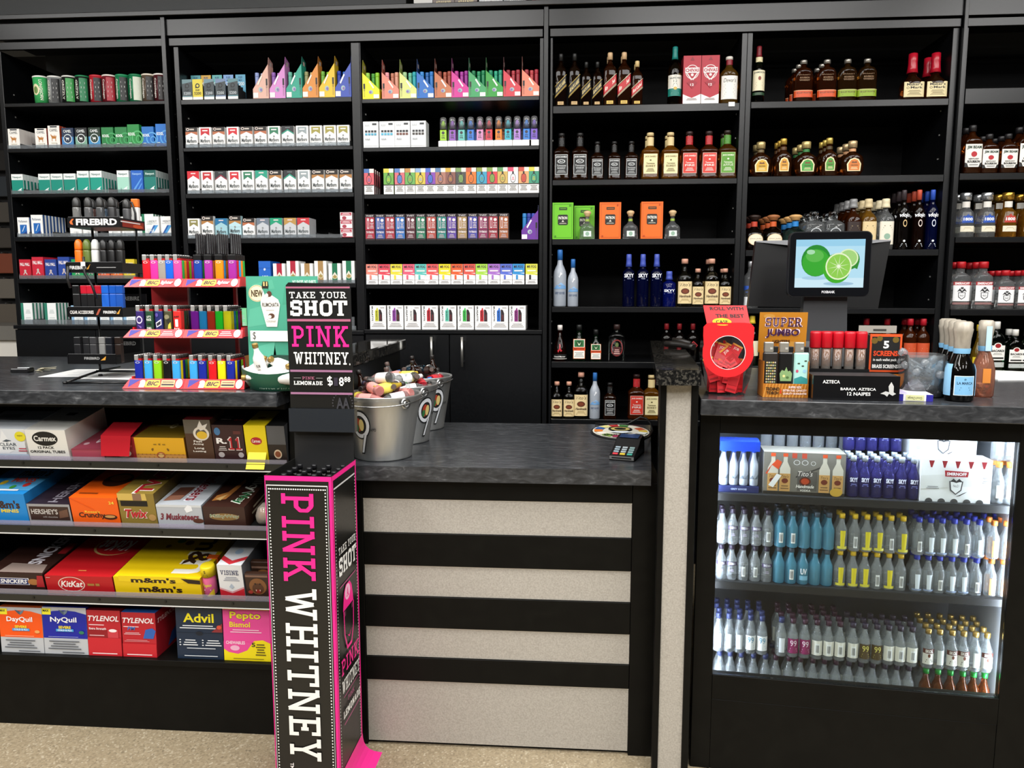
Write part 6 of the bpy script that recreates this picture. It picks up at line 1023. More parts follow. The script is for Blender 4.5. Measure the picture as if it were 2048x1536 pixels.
m.grid([[(-.036, y, z) for y, z in pf], [(-.038, y, z) for y, z in pf][::1], [(.038, y, z) for y, z in pf], [(.036, y, z) for y, z in pf]], C('161618', .3), sm=False)
fz = flat((-.036, .004, .0164), (.072, 0, 0), (0, .056, .0187))
kk = MB(); cols = [['c83a44', 'd8b83a', '3f9a8a']] + [['8a9aa4', '9aa4a8', '7f9a9a']] * 3
for i in range(4):
    for j in range(3): kk.M = Matrix.Translation((-.022 + j * .022, .009 + i * .0125, .0178 + i * .0042)) @ Matrix.Rotation(R(18.5), 4, 'X'); kk.box(-.008, -.0038, 0, .008, .0038, .0028, cols[i][j], .0006)
kk.M = None
sc = MB(); sc.M = Matrix.Translation((0, .09, .0545)) @ Matrix.Rotation(R(8.5), 4, 'X'); sc.box(-.03, 0, 0, .03, .034, .0008, C('2a3a5a', .1)); 
fs = MB(); fs.box(-.037, -.003, .004, .037, -.0003, .0135, C('8a8a88', .3, .6)); fs.box(-.03, -.0034, .0065, .03, -.0031, .0105, BLK)
put(('card_reader', [('body', m.build('body')), ('keypad', kk.build('keypad')), ('screen', sc.build('screen')), ('card_slot', fs.build('card_slot'))]), (.160, 2.284, .8928), 'black card reader with coloured keys lying on the low worktop', 'card reader', rz=R(-17))
m = MB(); m.tube([(.222, 2.41, .925), (.25, 2.50, .92), (.275, 2.62, .9035), (.300, 2.74, .9035), (.304, 2.84, .912), (.292, 2.87, .925), (.27, 2.88, .93), (.225, 2.90, .90), (.18, 2.912, .8965), (.10, 2.914, .8965)], .0036, C('0c0c0c', .3), 8)
tag(link('reader_cable', m.build('reader_cable')), 'black cable curling from the card reader past the mat', 'cable')

# ================================================================ lighter rack on the left counter
RED = C('d81e28', .25); REDD = C('9c1218', .35)
u = link('lighter_rack', None); tag(u, 'red three-tier lighter rack on the left counter', 'rack'); ZT = 1.1104
def lk(name, m): return link(name, m.build(name), u)
TI = [(1.139, -1.330, -.962, 1.1112), (1.287, -1.318, -.962, 1.263), (1.436, -1.306, -.964, 1.412)]
for i, (zt, x0, x1, zb) in enumerate(TI):
    m = MB(); m.box(x0 + .02, 2.206, zb + .002, x1 - .006, 2.36, zb + .007, REDD); m.box(x1 - .006, 2.206, zb + .002, x1 - .002, 2.36, zt + .006, RED); m.box(x0 + .016, 2.206, zb + .002, x0 + .0198, 2.36, zt + .006, RED); m.box(x0 + .02, 2.356, zb + .0072, x1 - .0062, 2.36, zt + .004, REDD); lk('tray', m)
    for s, (a, b) in enumerate(((x0, (x0 + x1) / 2 - .0005), ((x0 + x1) / 2 + .0005, x1))):
        m = MB(); w = b - a; h = zt - zb
        m.grid([[(a + .012 * (1 - s), 2.203, zt), (b, 2.203, zt), (b + .004 * s, 2.186, zb), (a - .004 * (1 - s), 2.186, zb)], [(a + .012 * (1 - s), 2.2055, zt), (b, 2.2055, zt), (b, 2.2055, zb), (a, 2.2055, zb)]], RED, sm=False)
        fr = flat((a, 2.186, zb), (w, 0, 0), (0, .017, h))
        its = [('p', [(.07, .1), (.07, .9), (.26, .9)], '2a1f8a'), ('e', .3, .66, .045, .2, 'f4ece8'), ('p', [(.25, .12), (.26, .5), (.36, .55), (.34, .12)], 'f4ece8'), ('p', [(.34, .2), (.37, .12), (.58, .12), (.61, .4), (.59, .86), (.38, .86), (.35, .6)], 'f0a83a'), ('t', 'BIC', .38, .28, .58, .72, '161210', 'Bi')]
        if i == 2: its += [('t', 'lighter', .62, .22, .84, .74, 'f6ecec', 'bi')]
        elif i == 1: its += [('l', .62, .2, .84, .8, 'f0d8d8', 3)]
        else: its += [('r', .4 if 0 else .62, .16, .85, .84, 'e8b07a'), ('r', .63, .3, .84, .48, '2a2220'), ('l', .64, .56, .83, .76, '6a4a3a', 1)]
        its += [('e', .925, .5, .058, .46, 'f2ece8'), ('e', .9, .52, .008, .08, 'c8b0b0')]
        prints(m, fr, its); lk('sign_band', m)
m = MB(); m.box(-1.285, 2.29, 1.118, -1.17, 2.30, 1.43, REDD); lk('back_post', m)
m = MB(); m.box(-1.03, 2.30, 1.118, -1.02, 2.31, 1.43, REDD); lk('back_post', m)
def lighter(c, wrap=None, tall=0, clear=0):
    w, d, hb = .0122, .0062, .058
    m = MB(); mat = CL(c, 1.2, .35) if clear else C(c, .25)
    m.lathe([(w * .96, 0, 3.2), (w, .002, 3.2), (w, hb - .002, 3.2), (w * .97, hb, 3.2)], mat, 16, sy=d / w)
    if wrap: prints(m, lambda u, v, k: ((u - .5) * 2 * w * .9, -d * (max(0, 1 - abs((u - .5) * 1.8) ** 3.2)) ** (1 / 3.2) - .0004 - k, v * hb), wrap, True)
    else: prints(m, lambda u, v, k: ((u - .5) * 2 * w * .9, -d * (max(0, 1 - abs((u - .5) * 1.8) ** 3.2)) ** (1 / 3.2) - .0004 - k, v * hb), [('o', .5, .9, .3, .05, .7, 'd8d8d6')] if not clear else [], True)
    t = MB()
    if tall: t.box(-w * .95, -d, hb + .0003, w * .95, d, hb + .016, BLK, .001); t.lathe([(.0055, hb + .0162), (.0045, hb + .02), (.0042, hb + .075), (.0035, hb + .078)], C('1a1a1c', .2), 8); nm = 'wand'
    else:
        t.box(-w * .9, -d * .95, hb + .0003, w * .1, d * .95, hb + .017, C('c9c9c6', .25, .55), .0015); t.box(w * .12, -d * .8, hb + .0003, w * .92, d * .8, hb + .006, C('b01c22' if not clear else '1a1a1a', .3)); t.lathe([(.0045, -.0032), (.0045, .0032)], C('6a6a6a', .3, .9), 10) if 0 else None; nm = 'metal_hood'
    k = ('lighter', [('body', m.build('body')), (nm, t.build(nm))])
    if not tall:
        q = MB(); q.M = Matrix.Translation((w * .5, 0, hb + .0105)) @ Matrix.Rotation(R(90), 4, 'X'); q.lathe([(.0042, -.0035), (.0042, .0035)], C('5a5a58', .35, .8), 10); k[1].append(('spark_wheel', q.build('spark_wheel')))
    return k
CH = {'navy': '1c2a9a', 'sky blue': '3fa8e8', 'lime': '8cd01f', 'black': '121214', 'red': 'd81c24', 'yellow': 'f2e21a', 'crimson': 'c81c2a', 'hot pink': 'e8379a', 'grey': '9a958c', 'blue': '1f62d8', 'rose': 'ee4a9a', 'orange': 'ee8a1a', 'violet': 'a0309a', 'cobalt': '1f3f9a', 'green': '2fae4a'}
PAT = {'purple patterned': ('3a2a6a', [('e', .5, .55, .42, .2, 'cfc8e0'), ('e', .5, .55, .3, .13, '3a2a6a'), ('p', [(.2, .3), (.8, .2), (.7, .1)], '7a5ab0')]), 'dark green slogan': ('2a4a34', [('t', "LET'S", .2, .66, .8, .76, 'e6ece4', 'b'), ('t', 'FLICK', .16, .5, .84, .62, 'e6ece4', 'B'), ('p', [(.2, .34), (.6, .4), (.84, .3), (.5, .28)], '101a14'), ('t', 'CHILL', .16, .06, .84, .18, 'e6ece4', 'B')]), 'navy patterned': ('2a2f6a', [('p', [(.1, .4), (.9, .6), (.9, .3), (.2, .15)], 'd8d8e4'), ('p', [(.2, .36), (.8, .5), (.8, .34), (.3, .22)], '2a2a3a'), ('e', .3, .8, .2, .1, '5a4aa0')]), 'camouflage': ('4a4a34', [('e', .4, .7, .36, .12, '8a8466'), ('e', .65, .5, .28, .12, '2a2a20'), ('p', [(.5, .1), (.95, .1), (.9, .44), (.6, .3)], 'e0c84a')]), 'red slogan': ('d8322f', [('t', 'JUST', .14, .64, .86, .76, '2a1010', 'B'), ('t', '1', .3, .2, .7, .58, 'f6ece8', 'B'), ('t', 'FLICK', .1, .04, .9, .14, 'f6ece8', 'B')])}
def lk_(c): return cached('lt' + c, lambda: lighter(CH[c]) if c in CH else lighter(PAT[c][0], PAT[c][1]))
TN = ('bottom', 'middle', 'top')
rr = random.Random(5)
def lrow(tier, cols, xs, kfn, what, ranks=5, dz=0, y0=2.214, col2=None):
    zb = TI[tier][3] + .0075 + dz; zz = TI[tier][0] - .004
    for i, (x, c) in enumerate(zip(xs, cols)):
        for r in range(ranks):
            cc = c if r == 0 else (col2 or cols)[(i * 3 + r * 2) % len(col2 or cols)]
            put(kfn(cc), (x, y0 + r * .0142, zz), '%s %s, %s in line %d, %s tier%s' % (cc, what, ORD[r], i + 1, TN[tier], ' right half' if x > -1.135 and tier != 1 else ''), 'lighter', 'lighters in the red rack')
X_ = lambda *a: a
lrow(0, ['navy', 'sky blue', 'lime', 'black', 'sky blue'], [-1.2938,-1.2637,-1.2344,-1.2052,-1.1767], lk_, 'lighter', 6, col2=['green', 'red', 'yellow', 'black', 'navy', 'orange'])
lrow(0, ['sky blue', 'navy', 'red', 'yellow', 'navy'], [-1.123,-1.0952,-1.064,-1.036,-1.0078], lk_, 'lighter', 6, col2=['lime', 'navy', 'red', 'black', 'yellow'])
lrow(1, list(PAT), [-1.2806,-1.2505,-1.2215,-1.1932,-1.1652], lk_, 'lighter', 7)
CLM = {'purple': '8a2ab0', 'cyan': '2f9ad8', 'ember red': 'b83a24', 'neon green': '2fd83a', 'neon yellow': 'e8e82a'}
lrow(1, list(CLM), [-1.1108,-1.0855,-1.0606,-1.036,-1.0112], lambda c: cached('cl' + c, lambda: lighter(CLM[c], None, 0, 1)), 'see-through lighter', 6, dz=0, y0=2.214)
lrow(2, ['crimson', 'hot pink', 'grey', 'blue', 'rose'], [-1.2516,-1.2275,-1.2039,-1.1809,-1.1567], lk_, 'lighter', 6, col2=['lime', 'orange', 'hot pink', 'crimson', 'green'])
lrow(2, ['cobalt', 'violet', 'orange', 'violet'], [-1.094,-1.0623,-1.0291,-0.9897], lambda c: cached('wd' + c, lambda: lighter(CH[c], None, 1)), 'long wand lighter', 5, col2=['orange', 'crimson', 'green', 'sky blue', 'violet'])
# cards and papers tucked behind
m = MB(); m.M = Matrix.Translation((-1.03, 2.395, 1.1115)) @ Matrix.Rotation(R(-14), 4, 'X') @ Matrix.Rotation(R(-14), 4, 'Y'); m.box(-.06, 0, 0, .07, .001, .085, 'c88a4a', 0); prints(m, flat((-.06, 0, 0), (.13, 0, 0), (0, 0, .085)), [('r', 0, 0, .45, 1, '5a6a80'), ('e', .72, .62, .14, .24, '4a2f22'), ('e', .72, .6, .1, .18, '8a5f48'), ('r', .55, .2, .95, .36, 'd8a05a')])
tag(link('photo_card', m.build('photo_card')), 'orange and grey picture card leaning behind the lowest lighter tier', 'card')
for i, (c, r_, z) in enumerate((((-1.62, 2.62), 8, 1.1103), ((-1.42, 2.53), -6, 1.1106))):
    m = MB(); m.box(-.2, -.13, 0, .2, .13, .0002 + .0008 * i, 'f2f2f0'); prints(m, flat((-.2, -.13, .0002 + .0008 * i), (.4, 0, 0), (0, .26, 0)), [('l', .1, .1, .9, .9, 'd0d2d4', 7)])
    put(('paper_sheet', m.build('paper_sheet')), (c[0], c[1], z + .0004 * i), ('white paper sheet on the left counter beside the keys', 'white paper sheet under the wire rack')[i], 'paper', rz=R(r_))
kx = [-1.9549,2.6014,1.11]; m = MB(); m.box(-.034, -.02, 0, .03, .022, .016, C('101012', .3), .004); m.box(-.012, -.012, .0162, .03, .014, .0185, C('b8babc', .2, .9), .0008)
put(('car_key', m.build('car_key')), (kx[0], kx[1], 1.1105), 'black car key fob on the left counter', 'key', rz=R(8))
kx = [-1.926,2.6558,1.11]; m = MB()
for i in range(5):
    m.M = Matrix.Translation((.004 * i, .006 * (i % 3), .001 + .0022 * i)) @ Matrix.Rotation(R(-40 + 26 * i), 4, 'Z'); m.lathe([(.011, 0), (.012, .0008), (.011, .0018)], C('d8d2b8', .25, .6), 12); m.box(.009, -.003, .0002, .046, .003, .0017, C('d8d2b8', .25, .6))
put(('key_ring', m.build('key_ring')), (kx[0] - .01, kx[1], 1.1102), 'bunch of pale metal keys beside the key fob', 'keys')
# ================================================================ black wire rack of torch lighters
fx, fy = -1.60, 2.50
u = link('wire_rack', None); u.location = (fx, fy, 1.1104); tag(u, 'black wire rack of torch lighters with four lettered trays', 'rack')
m = MB(); q = C('0d0d0e', .3)
m.tube([(.02, -.215, .004), (.0, 0, .02), (.01, .1, .022)], .004, q); m.tube([(.02, -.215, .004), (.25, -.2, .004)], .0035, q); m.tube([(0, -.02, .02), (.24, -.02, .02)], .004, q); m.lathe([(.006, 0), (.008, .004), (.006, .008)], q, 10, c=(.02, -.215)); m.lathe([(.006, 0), (.008, .004), (.006, .008)], q, 10, c=(0, 0)); link('foot_frame', m.build('foot_frame'), u)
m = MB(); m.tube([(0, 0, .022), (0, 0, .05), (-.012, .03, .06), (-.015, .03, .5), (-.012, .03, .56)], .0042, q, 8); m.tube([(.14, .03, .02), (.14, .03, .55), (.13, .03, .585), (.1, .03, .59), (.06, .03, .565)], .0035, q, 8); link('post', m.build('post'), u)
FT = [0.4947,0.3501,0.205,0.0494]
TX = [(-0.0252,0.1455),(-0.0411,0.1462),(-0.0469,0.1384),(-0.0565,0.1079)]
for i in range(4):
    z = FT[i]; x0, x1 = TX[i]; h = .034; y0, y1 = -.08, .07; w = x1 - x0
    m = MB(); m.box(x0, y0 + .003, z, x1, y1, z + .003, q); m.box(x0, y0, z, x1, y0 + .0028, z + h, q, .0008); m.box(x1 + .0003, y0, z, x1 + .003, y1, z + h * .9, q); m.box(x0 - .003, y0, z, x0 - .0003, y1, z + h * .9, q); m.box(x0, y1 + .0003, z, x1, y1 + .003, z + (.075 if i > 1 else .03), q)
    link('tray', m.build('tray'), u)
    s = MB(); fr = flat((x0, y0, z), (w, 0, 0), (0, 0, h))
    its = {0: [('p', [(.03, .5), (.08, .8), (.12, .8), (.08, .55), (.1, .25), (.05, .3)], 'd8642a'), ('t', 'FIREBIRD', .16, .2, .97, .8, 'f2f2f0', 'B')], 1: [('t', 'FIREBIRD', .06, .3, .36, .62, 'e6e6e4', 'b'), ('p', [(.36, .3), (.44, .8), (.4, .3)], 'd89a3a'), ('l', .55, .4, .9, .56, '9a9a9a', 1)], 2: [('t', 'CIGAR ACCESSORIES', .04, .3, .48, .62, 'e0dcd8', 'b'), ('p', [(.52, .2), (.56, .2), (.62, .8), (.58, .8)], 'a8503a'), ('t', 'FIREBIRD', .66, .34, .9, .6, 'e6e6e4', 'b'), ('p', [(.9, .3), (.98, .8), (.95, .3)], 'd89a3a')], 3: [('t', 'FIREBIRD', .34, .45, .66, .7, 'a8a8a6', 'b'), ('p', [(.68, .36), (.8, .8), (.78, .4)], 'd89a3a')]}[i]
    prints(s, fr, its)
    if i == 0: prints(s, flat((x1 + .003, y0, z), (0, .15, 0), (0, 0, h * .9)), [('r', .1, .1, .95, .8, '8a2a1a'), ('l', .04, .5, .8, .8, 'e0d8d4', 1), ('e', .7, .3, .2, .2, 'c8502a')])
    link('sign', s.build('sign'), u)
    if i > 1: s = MB(); prints(s, flat((x0, y1 + .0003, z + .045), (w, 0, 0), (0, 0, .03)), [('t', 'FIREBIRD', .5, .25, .9, .7, '8a8a88', 'b')]); link('back_lettering', s.build('back_lettering'), u)
def torch(c, clear=0, top='161616', h=.075, slim=0):
    r = .0115; m = MB(); mt = CL(c, 1.6, .2) if clear else C(c, .35)
    if slim: m.box(-.012, -.008, 0, .012, .008, h * .72, mt, .002); t = MB(); t.box(-.012, -.008, h * .725, .012, .008, h, C(top, .25), .002)
    else:
        m.lathe([(r, 0, 2.6), (r * 1.05, .004, 2.6), (r * 1.05, h * .62, 2.6), (r * .98, h * .66, 2.6)], mt, 14); t = MB(); t.lathe([(r * 1.02, h * .665, 2.4), (r * 1.08, h * .72), (r * 1.05, h * .88), (r * .7, h * .97), (r * .3, h)], C(top, .35), 14)
    return ('torch_lighter', [('body', m.build('body')), ('head', t.build('head'))])
def fput(i, kd, x, y, d, rz=0): put(kd, (fx + x, fy + y, 1.1104 + FT[i] + .0034), d, 'torch lighter', 'torch lighters in the wire rack', rz=rz)
x0, x1 = TX[0]
for j, (c, d) in enumerate((('d8d8d6', 'clear'), ('a87a72', 'rosy'), ('b0b2b4', 'smoky'), ('8fb0d0', 'pale blue'), ('9a9c9e', 'grey'), ('c0c2c4', 'silvery'), ('2a2a2c', 'black'), ('4a4a4c', 'charcoal'))):
    kd = cached('tl' + c, lambda: torch(c, j < 6, '2a2a2a', .095)); fput(0, kd, x0 + .016 + j * (x1 - x0 - .03) / 7, -.055 + .05 * (j % 2), '%s bagged torch lighter on the top tray, %s along' % (d, ORD[j]))
fput(0, torch('e9e8e4', 0, 'e0702a', .1, 1), x1 - .012, .045, 'white torch lighter with an orange tip at the back of the top tray')
for j, (c, d) in enumerate((('f06a10', 'orange'), ('5a6a2a', 'olive green'), ('c9cac8', 'pale grey'), ('161617', 'black'), ('131314', 'black'), ('1a1a1a', 'black'))):
    fput(1, cached('t2' + c, lambda: torch(c, 0, c, .105)), TX[1][0] + .03 + j * .0285, -.055, '%s torch lighter on the second tray, %s along' % (d, ORD[j]))
for j, (c, d) in enumerate((('161617', 'black'), ('c81f34', 'red'), ('c81f34', 'red'), ('b81a2e', 'red'), ('1f62c8', 'blue'), ('1a56b8', 'blue'), ('1a4fa8', 'blue'))):
    fput(2, cached('t3' + c, lambda: torch('161618' if c[0] == 'c' or c[0] == 'b' else c, 0, c, .1, 1)), TX[2][0] + .02 + j * .0248, -.055 + .004 * (j % 2), '%s slim torch lighter on the third tray, %s along' % (d, ORD[j]))
for j, (c, d) in enumerate((('1c1c1e', 'black'), ('232325', 'dark grey'), ('3a3a3c', 'charcoal'), ('8a8a88', 'silver'), ('1a1c22', 'black'), ('2a1f1a', 'dark brown'))):
    fput(3, cached('t4' + c, lambda: torch(c, 0, c, .085, 1)), TX[3][0] + .02 + j * .0275, -.052 + .006 * (j % 2), '%s boxy torch lighter on the lowest tray, %s along' % (d, ORD[j]), R(-8))
m = MB(); q2 = C('141414', .5); m.tube([(x0 + .05, -.088, FT[1] + .05), (x0 + .052, -.092, FT[1] + .0), (x0 + .075, -.09, FT[1] - .045), (x0 + .085, -.088, FT[1] - .085)], .004, q2); m.tube([(x0 - .006, -.086, FT[1] + .02), (x0 - .01, -.088, FT[1] - .02), (x0 - .002, -.088, FT[1] - .05)], .0045, q2); m.box(x0 + .044, -.096, FT[1] + .02, x0 + .058, -.0935, FT[1] + .034, 'e9e8e4')
link('hanging_strap', m.build('hanging_strap'), u)
# ================================================================ green cream liqueur display on the left counter
u = link('bottle_display', None); X0, X1 = [-0.9517,-0.7365]; u.location = (0, 0, 0); tag(u, 'green cardboard bottle display with a rounded bin, half behind the black header card', 'display')
GN = C('4aa287', .45)
m = MB(); m.M = Matrix.Translation((0, 2.215, 1.1105)); m.box(X0, 0, 0, X1, .004, .333, GN)
W_ = X1 - X0; fr = flat((X0, 0, 0), (W_, 0, 0), (0, 0, .333))
for (a, b, c, d, h) in ((.0, .55, .3, .75, '58ae92'), (.35, .3, .8, .5, '3f947a'), (.1, .2, .4, .42, '5ab096'), (.5, .75, 1, .95, '43997e'), (.05, .86, .4, .97, '54aa8e')): prints(m, fr, [('p', [(a, b), (c, b + .03), (c - .03, d), (a + .04, d - .04)], h)], k0=.0002)
mu = lambda u_: .2 + (u_ - .36) * .73
mv = lambda v_: .555 + (v_ - .42) * .748
prints(m, fr, [('e', .15, .85, .118, .074, 'efe3bd'), ('o', .15, .85, .112, .07, .93, 'b0a070'), ('t', 'NEW', .07, .82, .235, .88, '4a3a24', 'B'), ('p', [(mu(a), mv(b)) for a, b in ((.4, .84), (.5, .84), (.52, .9), (.51, .955), (.41, .955), (.39, .9))], '1c1a14'), ('r', mu(.42), mv(.9), mu(.45), mv(.95), 'd8bc7a'), ('r', mu(.475), mv(.9), mu(.5), mv(.95), 'd8bc7a'), ('p', [(mu(a), mv(b)) for a, b in ((.4, .86), (.5, .86), (.56, .8), (.70, .74), (.73, .68), (.66, .42), (.46, .42), (.36, .68), (.36, .73), (.40, .79))], 'f0efe8'), ('p', [(mu(a), mv(b)) for a, b in ((.4, .87), (.5, .87), (.58, .79), (.46, .77))], '3f947a'), ('t', 'RUMCHATA', mu(.39), mv(.655), mu(.71), mv(.705), '4a4038', 'b'), ('e', .325, .845, .034, .026, '5a3426'), ('e', .29, .832, .022, .018, 'efeae0'), ('e', mu(.56), mv(.55), .045, .022, '5a3a2a'), ('e', mu(.53), mv(.54), .024, .014, 'efe6d8'), ('l', mu(.46), mv(.61), mu(.62), mv(.625), 'a8a094', 1), ('t', 'Coconut', mu(.46), mv(.475), mu(.64), mv(.505), '7a6a5a', 'i'), ('r', .04, .426, .8, .52, 'ecece6'), ('t', '$', .075, .435, .12, .51, '3a3a3a'), ('t', 'NO SHOES, NO SHIRTS', .66, .93, .985, .965, 'dfeee4', 's')])
link('back_card', m.build('back_card'), u)
m = MB(); n = 14; rows = []
cxm = (X0 + X1) / 2 - .02; ry = .080; rxx = .104
def arc(t, z, rs): a = math.pi * (1 + t); return (cxm + rxx * rs * math.cos(a), 2.213 + ry * rs * math.sin(a), z)
prof = [(1.1108, .72), (1.125, .86), (1.145, .98), (1.163, 1.03)]
m.grid([[arc(i / n, z + (.018 * math.cos(math.pi * i / n) ** 2 if z > 1.15 else 0), rs) for i in range(n + 1)] for z, rs in prof], C('1c5a44', .45), close=False)
m.grid([[arc(i / n, z + (.018 * math.cos(math.pi * i / n) ** 2 if z > 1.15 else 0) , rs * .975) for i in range(n + 1)] for z, rs in prof[::-1]], C('e4e6e0', .6), close=False)
m.face([arc(i / n, 1.1109, .72) for i in range(n + 1)], C('e4e6e0', .6))
def bin_(u_, v_, k): a = math.pi * (1.2 + .6 * u_); z = 1.114 + v_ * .045; rs = .76 + .27 * v_ ; return (cxm + (rxx * rs + k) * math.cos(a), 2.213 + (ry * rs + k) * math.sin(a), z)
prints(m, bin_, [('t', 'RUMCHATA', .28, .06, .86, .42, '8fae9a', 'b')], True, k0=.0012)
for i in (0, n): p0 = arc(i / n, 1.1108, .72); p1 = arc(i / n, 1.163, 1.03); 
link('bin', m.build('bin'), u)
m = MB(); m.prism([(X0 + .02, .0), (X0 + .2, .0), (X0 + .19, .075), (X0 + .15, .1), (X0 + .07, .1), (X0 + .025, .07)], 0, .002, C('143d30', .5)); m.v = [Vector((p.x, p.y + 2.2125, p.z + 1.1115)) for p in m.v]; link('bin_back', m.build('bin_back'), u)
rcm = mini(.1, .0175, C('efeeea', .3), C('a8884a', .3, .6), (.14, .46, .8, None, [('t', 'RUM', .3, .5, .7, .8, '6a6058', 'b'), ('l', .3, .2, .7, .4, '9a9088', 2)]))
rb = [(-.05, -.02, 1.160, 88, 10, 62), (-.035, -.046, 1.152, 92, 0, -80), (-.034, -.034, 1.183, 14, -8, 0), (.012, -.036, 1.168, 66, 30, 70), (.04, -.03, 1.165, 84, -10, 75), (.0, -.05, 1.150, 94, 6, 84), (.035, -.052, 1.15, 86, 6, -96), (-.04, -.014, 1.183, 60, -28, 80), (.012, -.014, 1.188, 64, 30, -76), (.055, -.022, 1.156, 88, 10, -70)]
rb = [(cxm + x, 2.205 + y, z, a, b, c) for x, y, z, a, b, c in rb]
for i, (x, y, z, a, b, c) in enumerate(rb):
    rot = (R(a), R(b), R(c)); ax = Matrix.Rotation(rot[2], 4, 'Z') @ Matrix.Rotation(rot[1], 4, 'Y') @ Matrix.Rotation(rot[0], 4, 'X') @ Vector((0, 0, .05))
    put(rcm, Vector((x, y, z)) - ax * (1 if a > 40 else .6), 'white cream liqueur miniature with a gold cap in the green bin, %s of the heap' % ORD[i], 'bottle', 'white miniatures in the green bin', rot=rot)

# ================================================================ right counter (turned six degrees) and what stands on it
TH = R(-6); RM = Matrix.Translation((.35, 2.10, 0)) @ Matrix.Rotation(TH, 4, 'Z')
def rp(a, b, z): return RM @ Vector((a, b, z))
def rput(kd, a, b, z, label, cat, group=None, rz=0, rot=None):
    if rot: o = put(kd, rp(a, b, z), label, cat, group); o.rotation_euler = (RM.to_3x3() @ Matrix.Rotation(rot[2], 3, 'Z') @ Matrix.Rotation(rot[1], 3, 'Y') @ Matrix.Rotation(rot[0], 3, 'X')).to_euler(); return o
    return put(kd, rp(a, b, z), label, cat, group, rz=TH + rz)
def rm(): m = MB(); m.M = RM; return m
CT = 1.108
m = rm(); m.box(.008, 0, 1.064, 1.5, .93, CT, STONE, .002); o = link('countertop', m.build('countertop')); tag(o, 'dark slate patterned counter top above the glass fridge', 'countertop')
# red lid tub
u = link('display_tub', None); u.location = rp(.082, .135, CT + .0005); u.rotation_euler = (0, 0, TH); tag(u, 'clear tub with a red round-windowed front on the right counter', 'tub')
tubp = [(-.048, 0), (.048, 0), (.062, .05), (.071, .11), (.066, .16), (.05, .2), (-.05, .2), (-.066, .16), (-.071, .11), (-.062, .05)]
cx_, cz_ = .0, .122
m = MB(); cl = CL('f4eeee', 1.6, .05)
rows = [[(x, y, z) for x, z in tubp] for y in (-.058, .058)]
for i in range(10):
    j = (i + 1) % 10; m.face([rows[0][i], rows[0][j], rows[1][j], rows[1][i]], cl)
m.face(rows[1][::-1], cl); m.prism([(-.05, .2004), (.05, .2004), (.044, .209), (-.044, .209)], -.05, .055, CL('dcd4d4', 1.5, .3)); link('tub', m.build('tub'), u)
f = MB(); RC_ = C('e2262c', .3)
def ring(n=40):
    out, inn = [], []
    for q in range(n):
        a = 2 * math.pi * q / n; c, s = math.cos(a), math.sin(a)
        inn.append((cx_ + .0475 * c, cz_ + .0475 * s)); r = .069
        if s > .35: r = min(.083 / max(.45, abs(s)), .1)
        out.append((cx_ + min(max(r * c, -.068), .068), cz_ + r * s))
    return out, inn
out, inn = ring(); n = 40; y0, y1 = -.0605, -.0590
for q in range(n):
    a, b = q, (q + 1) % n
    f.face([(out[a][0], y0, out[a][1]), (inn[a][0], y0, inn[a][1]), (inn[b][0], y0, inn[b][1]), (out[b][0], y0, out[b][1])][::-1], RC_)
    f.face([(out[a][0], y1, out[a][1]), (out[b][0], y1, out[b][1]), (inn[b][0], y1, inn[b][1]), (inn[a][0], y1, inn[a][1])][::-1], RC_)
    f.face([(inn[a][0] * 1.0, y0 - .0002, inn[a][1]), (inn[b][0], y0 - .0002, inn[b][1]), (cx_ + (inn[b][0] - cx_) * .965, y0 - .0002, cz_ + (inn[b][1] - cz_) * .965), (cx_ + (inn[a][0] - cx_) * .965, y0 - .0002, cz_ + (inn[a][1] - cz_) * .965)], C('e8d8d8', .2))
link('red_front', f.build('red_front'), u)
f = MB(); f.face([(-.058, -.0604, .196), (.058, -.0604, .196), (.046, -.048, .252), (-.07, -.048, .252)], RC_); f.face([(-.07, -.0474, .252), (.046, -.0474, .252), (.058, -.0590, .196), (-.058, -.0590, .196)], RC_)
prints(f, lambda u_, v_, k: (-.058 + .116 * u_ - .012 * v_, -.0604 + .0124 * v_ - k, .196 + .056 * v_), [('t', 'ROLL WITH', .14, .76, .92, .94, '1c0e0e', 'B'), ('t', 'THE BEST', .24, .4, .9, .58, '1c0e0e', 'B'), ('e', .36, .2, .22, .18, 'ecd81a'), ('t', 'CASE', .22, .12, .5, .28, '2a1c0a', 'B')]); link('red_header', f.build('red_header'), u)
pm = boxmesh(.03, .006, .07, 'd01c26', [('t', 'JOB', .24, .74, .76, .88, 'f0d8d0', 'b'), ('r', .0, .93, 1, 1, 'e8a03a'), ('r', .1, .1, .9, .16, 'a0141c'), ('r', .1, .3, .9, .62, 'b8161e')], name='paper_booklet', sidec='a8141c')
rnd = random.Random(9)
spots = [(-.03, -.02, .004, 6, 0, 5), (-.008, -.03, .004, -8, 0, 20), (.018, -.025, .004, 4, 0, -14), (.036, -.01, .004, -4, 4, 30), (-.034, .01, .004, -6, 0, -8), (.0, .012, .004, 8, 0, 60), (-.026, -.036, .078, -18, 16, 0), (-.012, -.036, .08, -22, 24, 0), (.002, -.034, .08, -20, 28, 0), (.018, -.034, .078, -18, -30, 0), (.036, -.03, .076, -10, -40, 6), (-.044, -.02, .082, -12, 8, 12), (.01, .01, .08, -10, 10, 80), (.012, -.036, .006, -4, 14, 0), (-.026, -.02, .03, 8, 14, 10), (.024, -.024, .034, -6, -16, 0), (.004, -.034, .03, -8, 10, 0), (-.012, .0, .03, 6, -12, 10), (.03, .01, .03, 8, 8, 0), (-.03, -.034, .036, -6, -18, 0)]
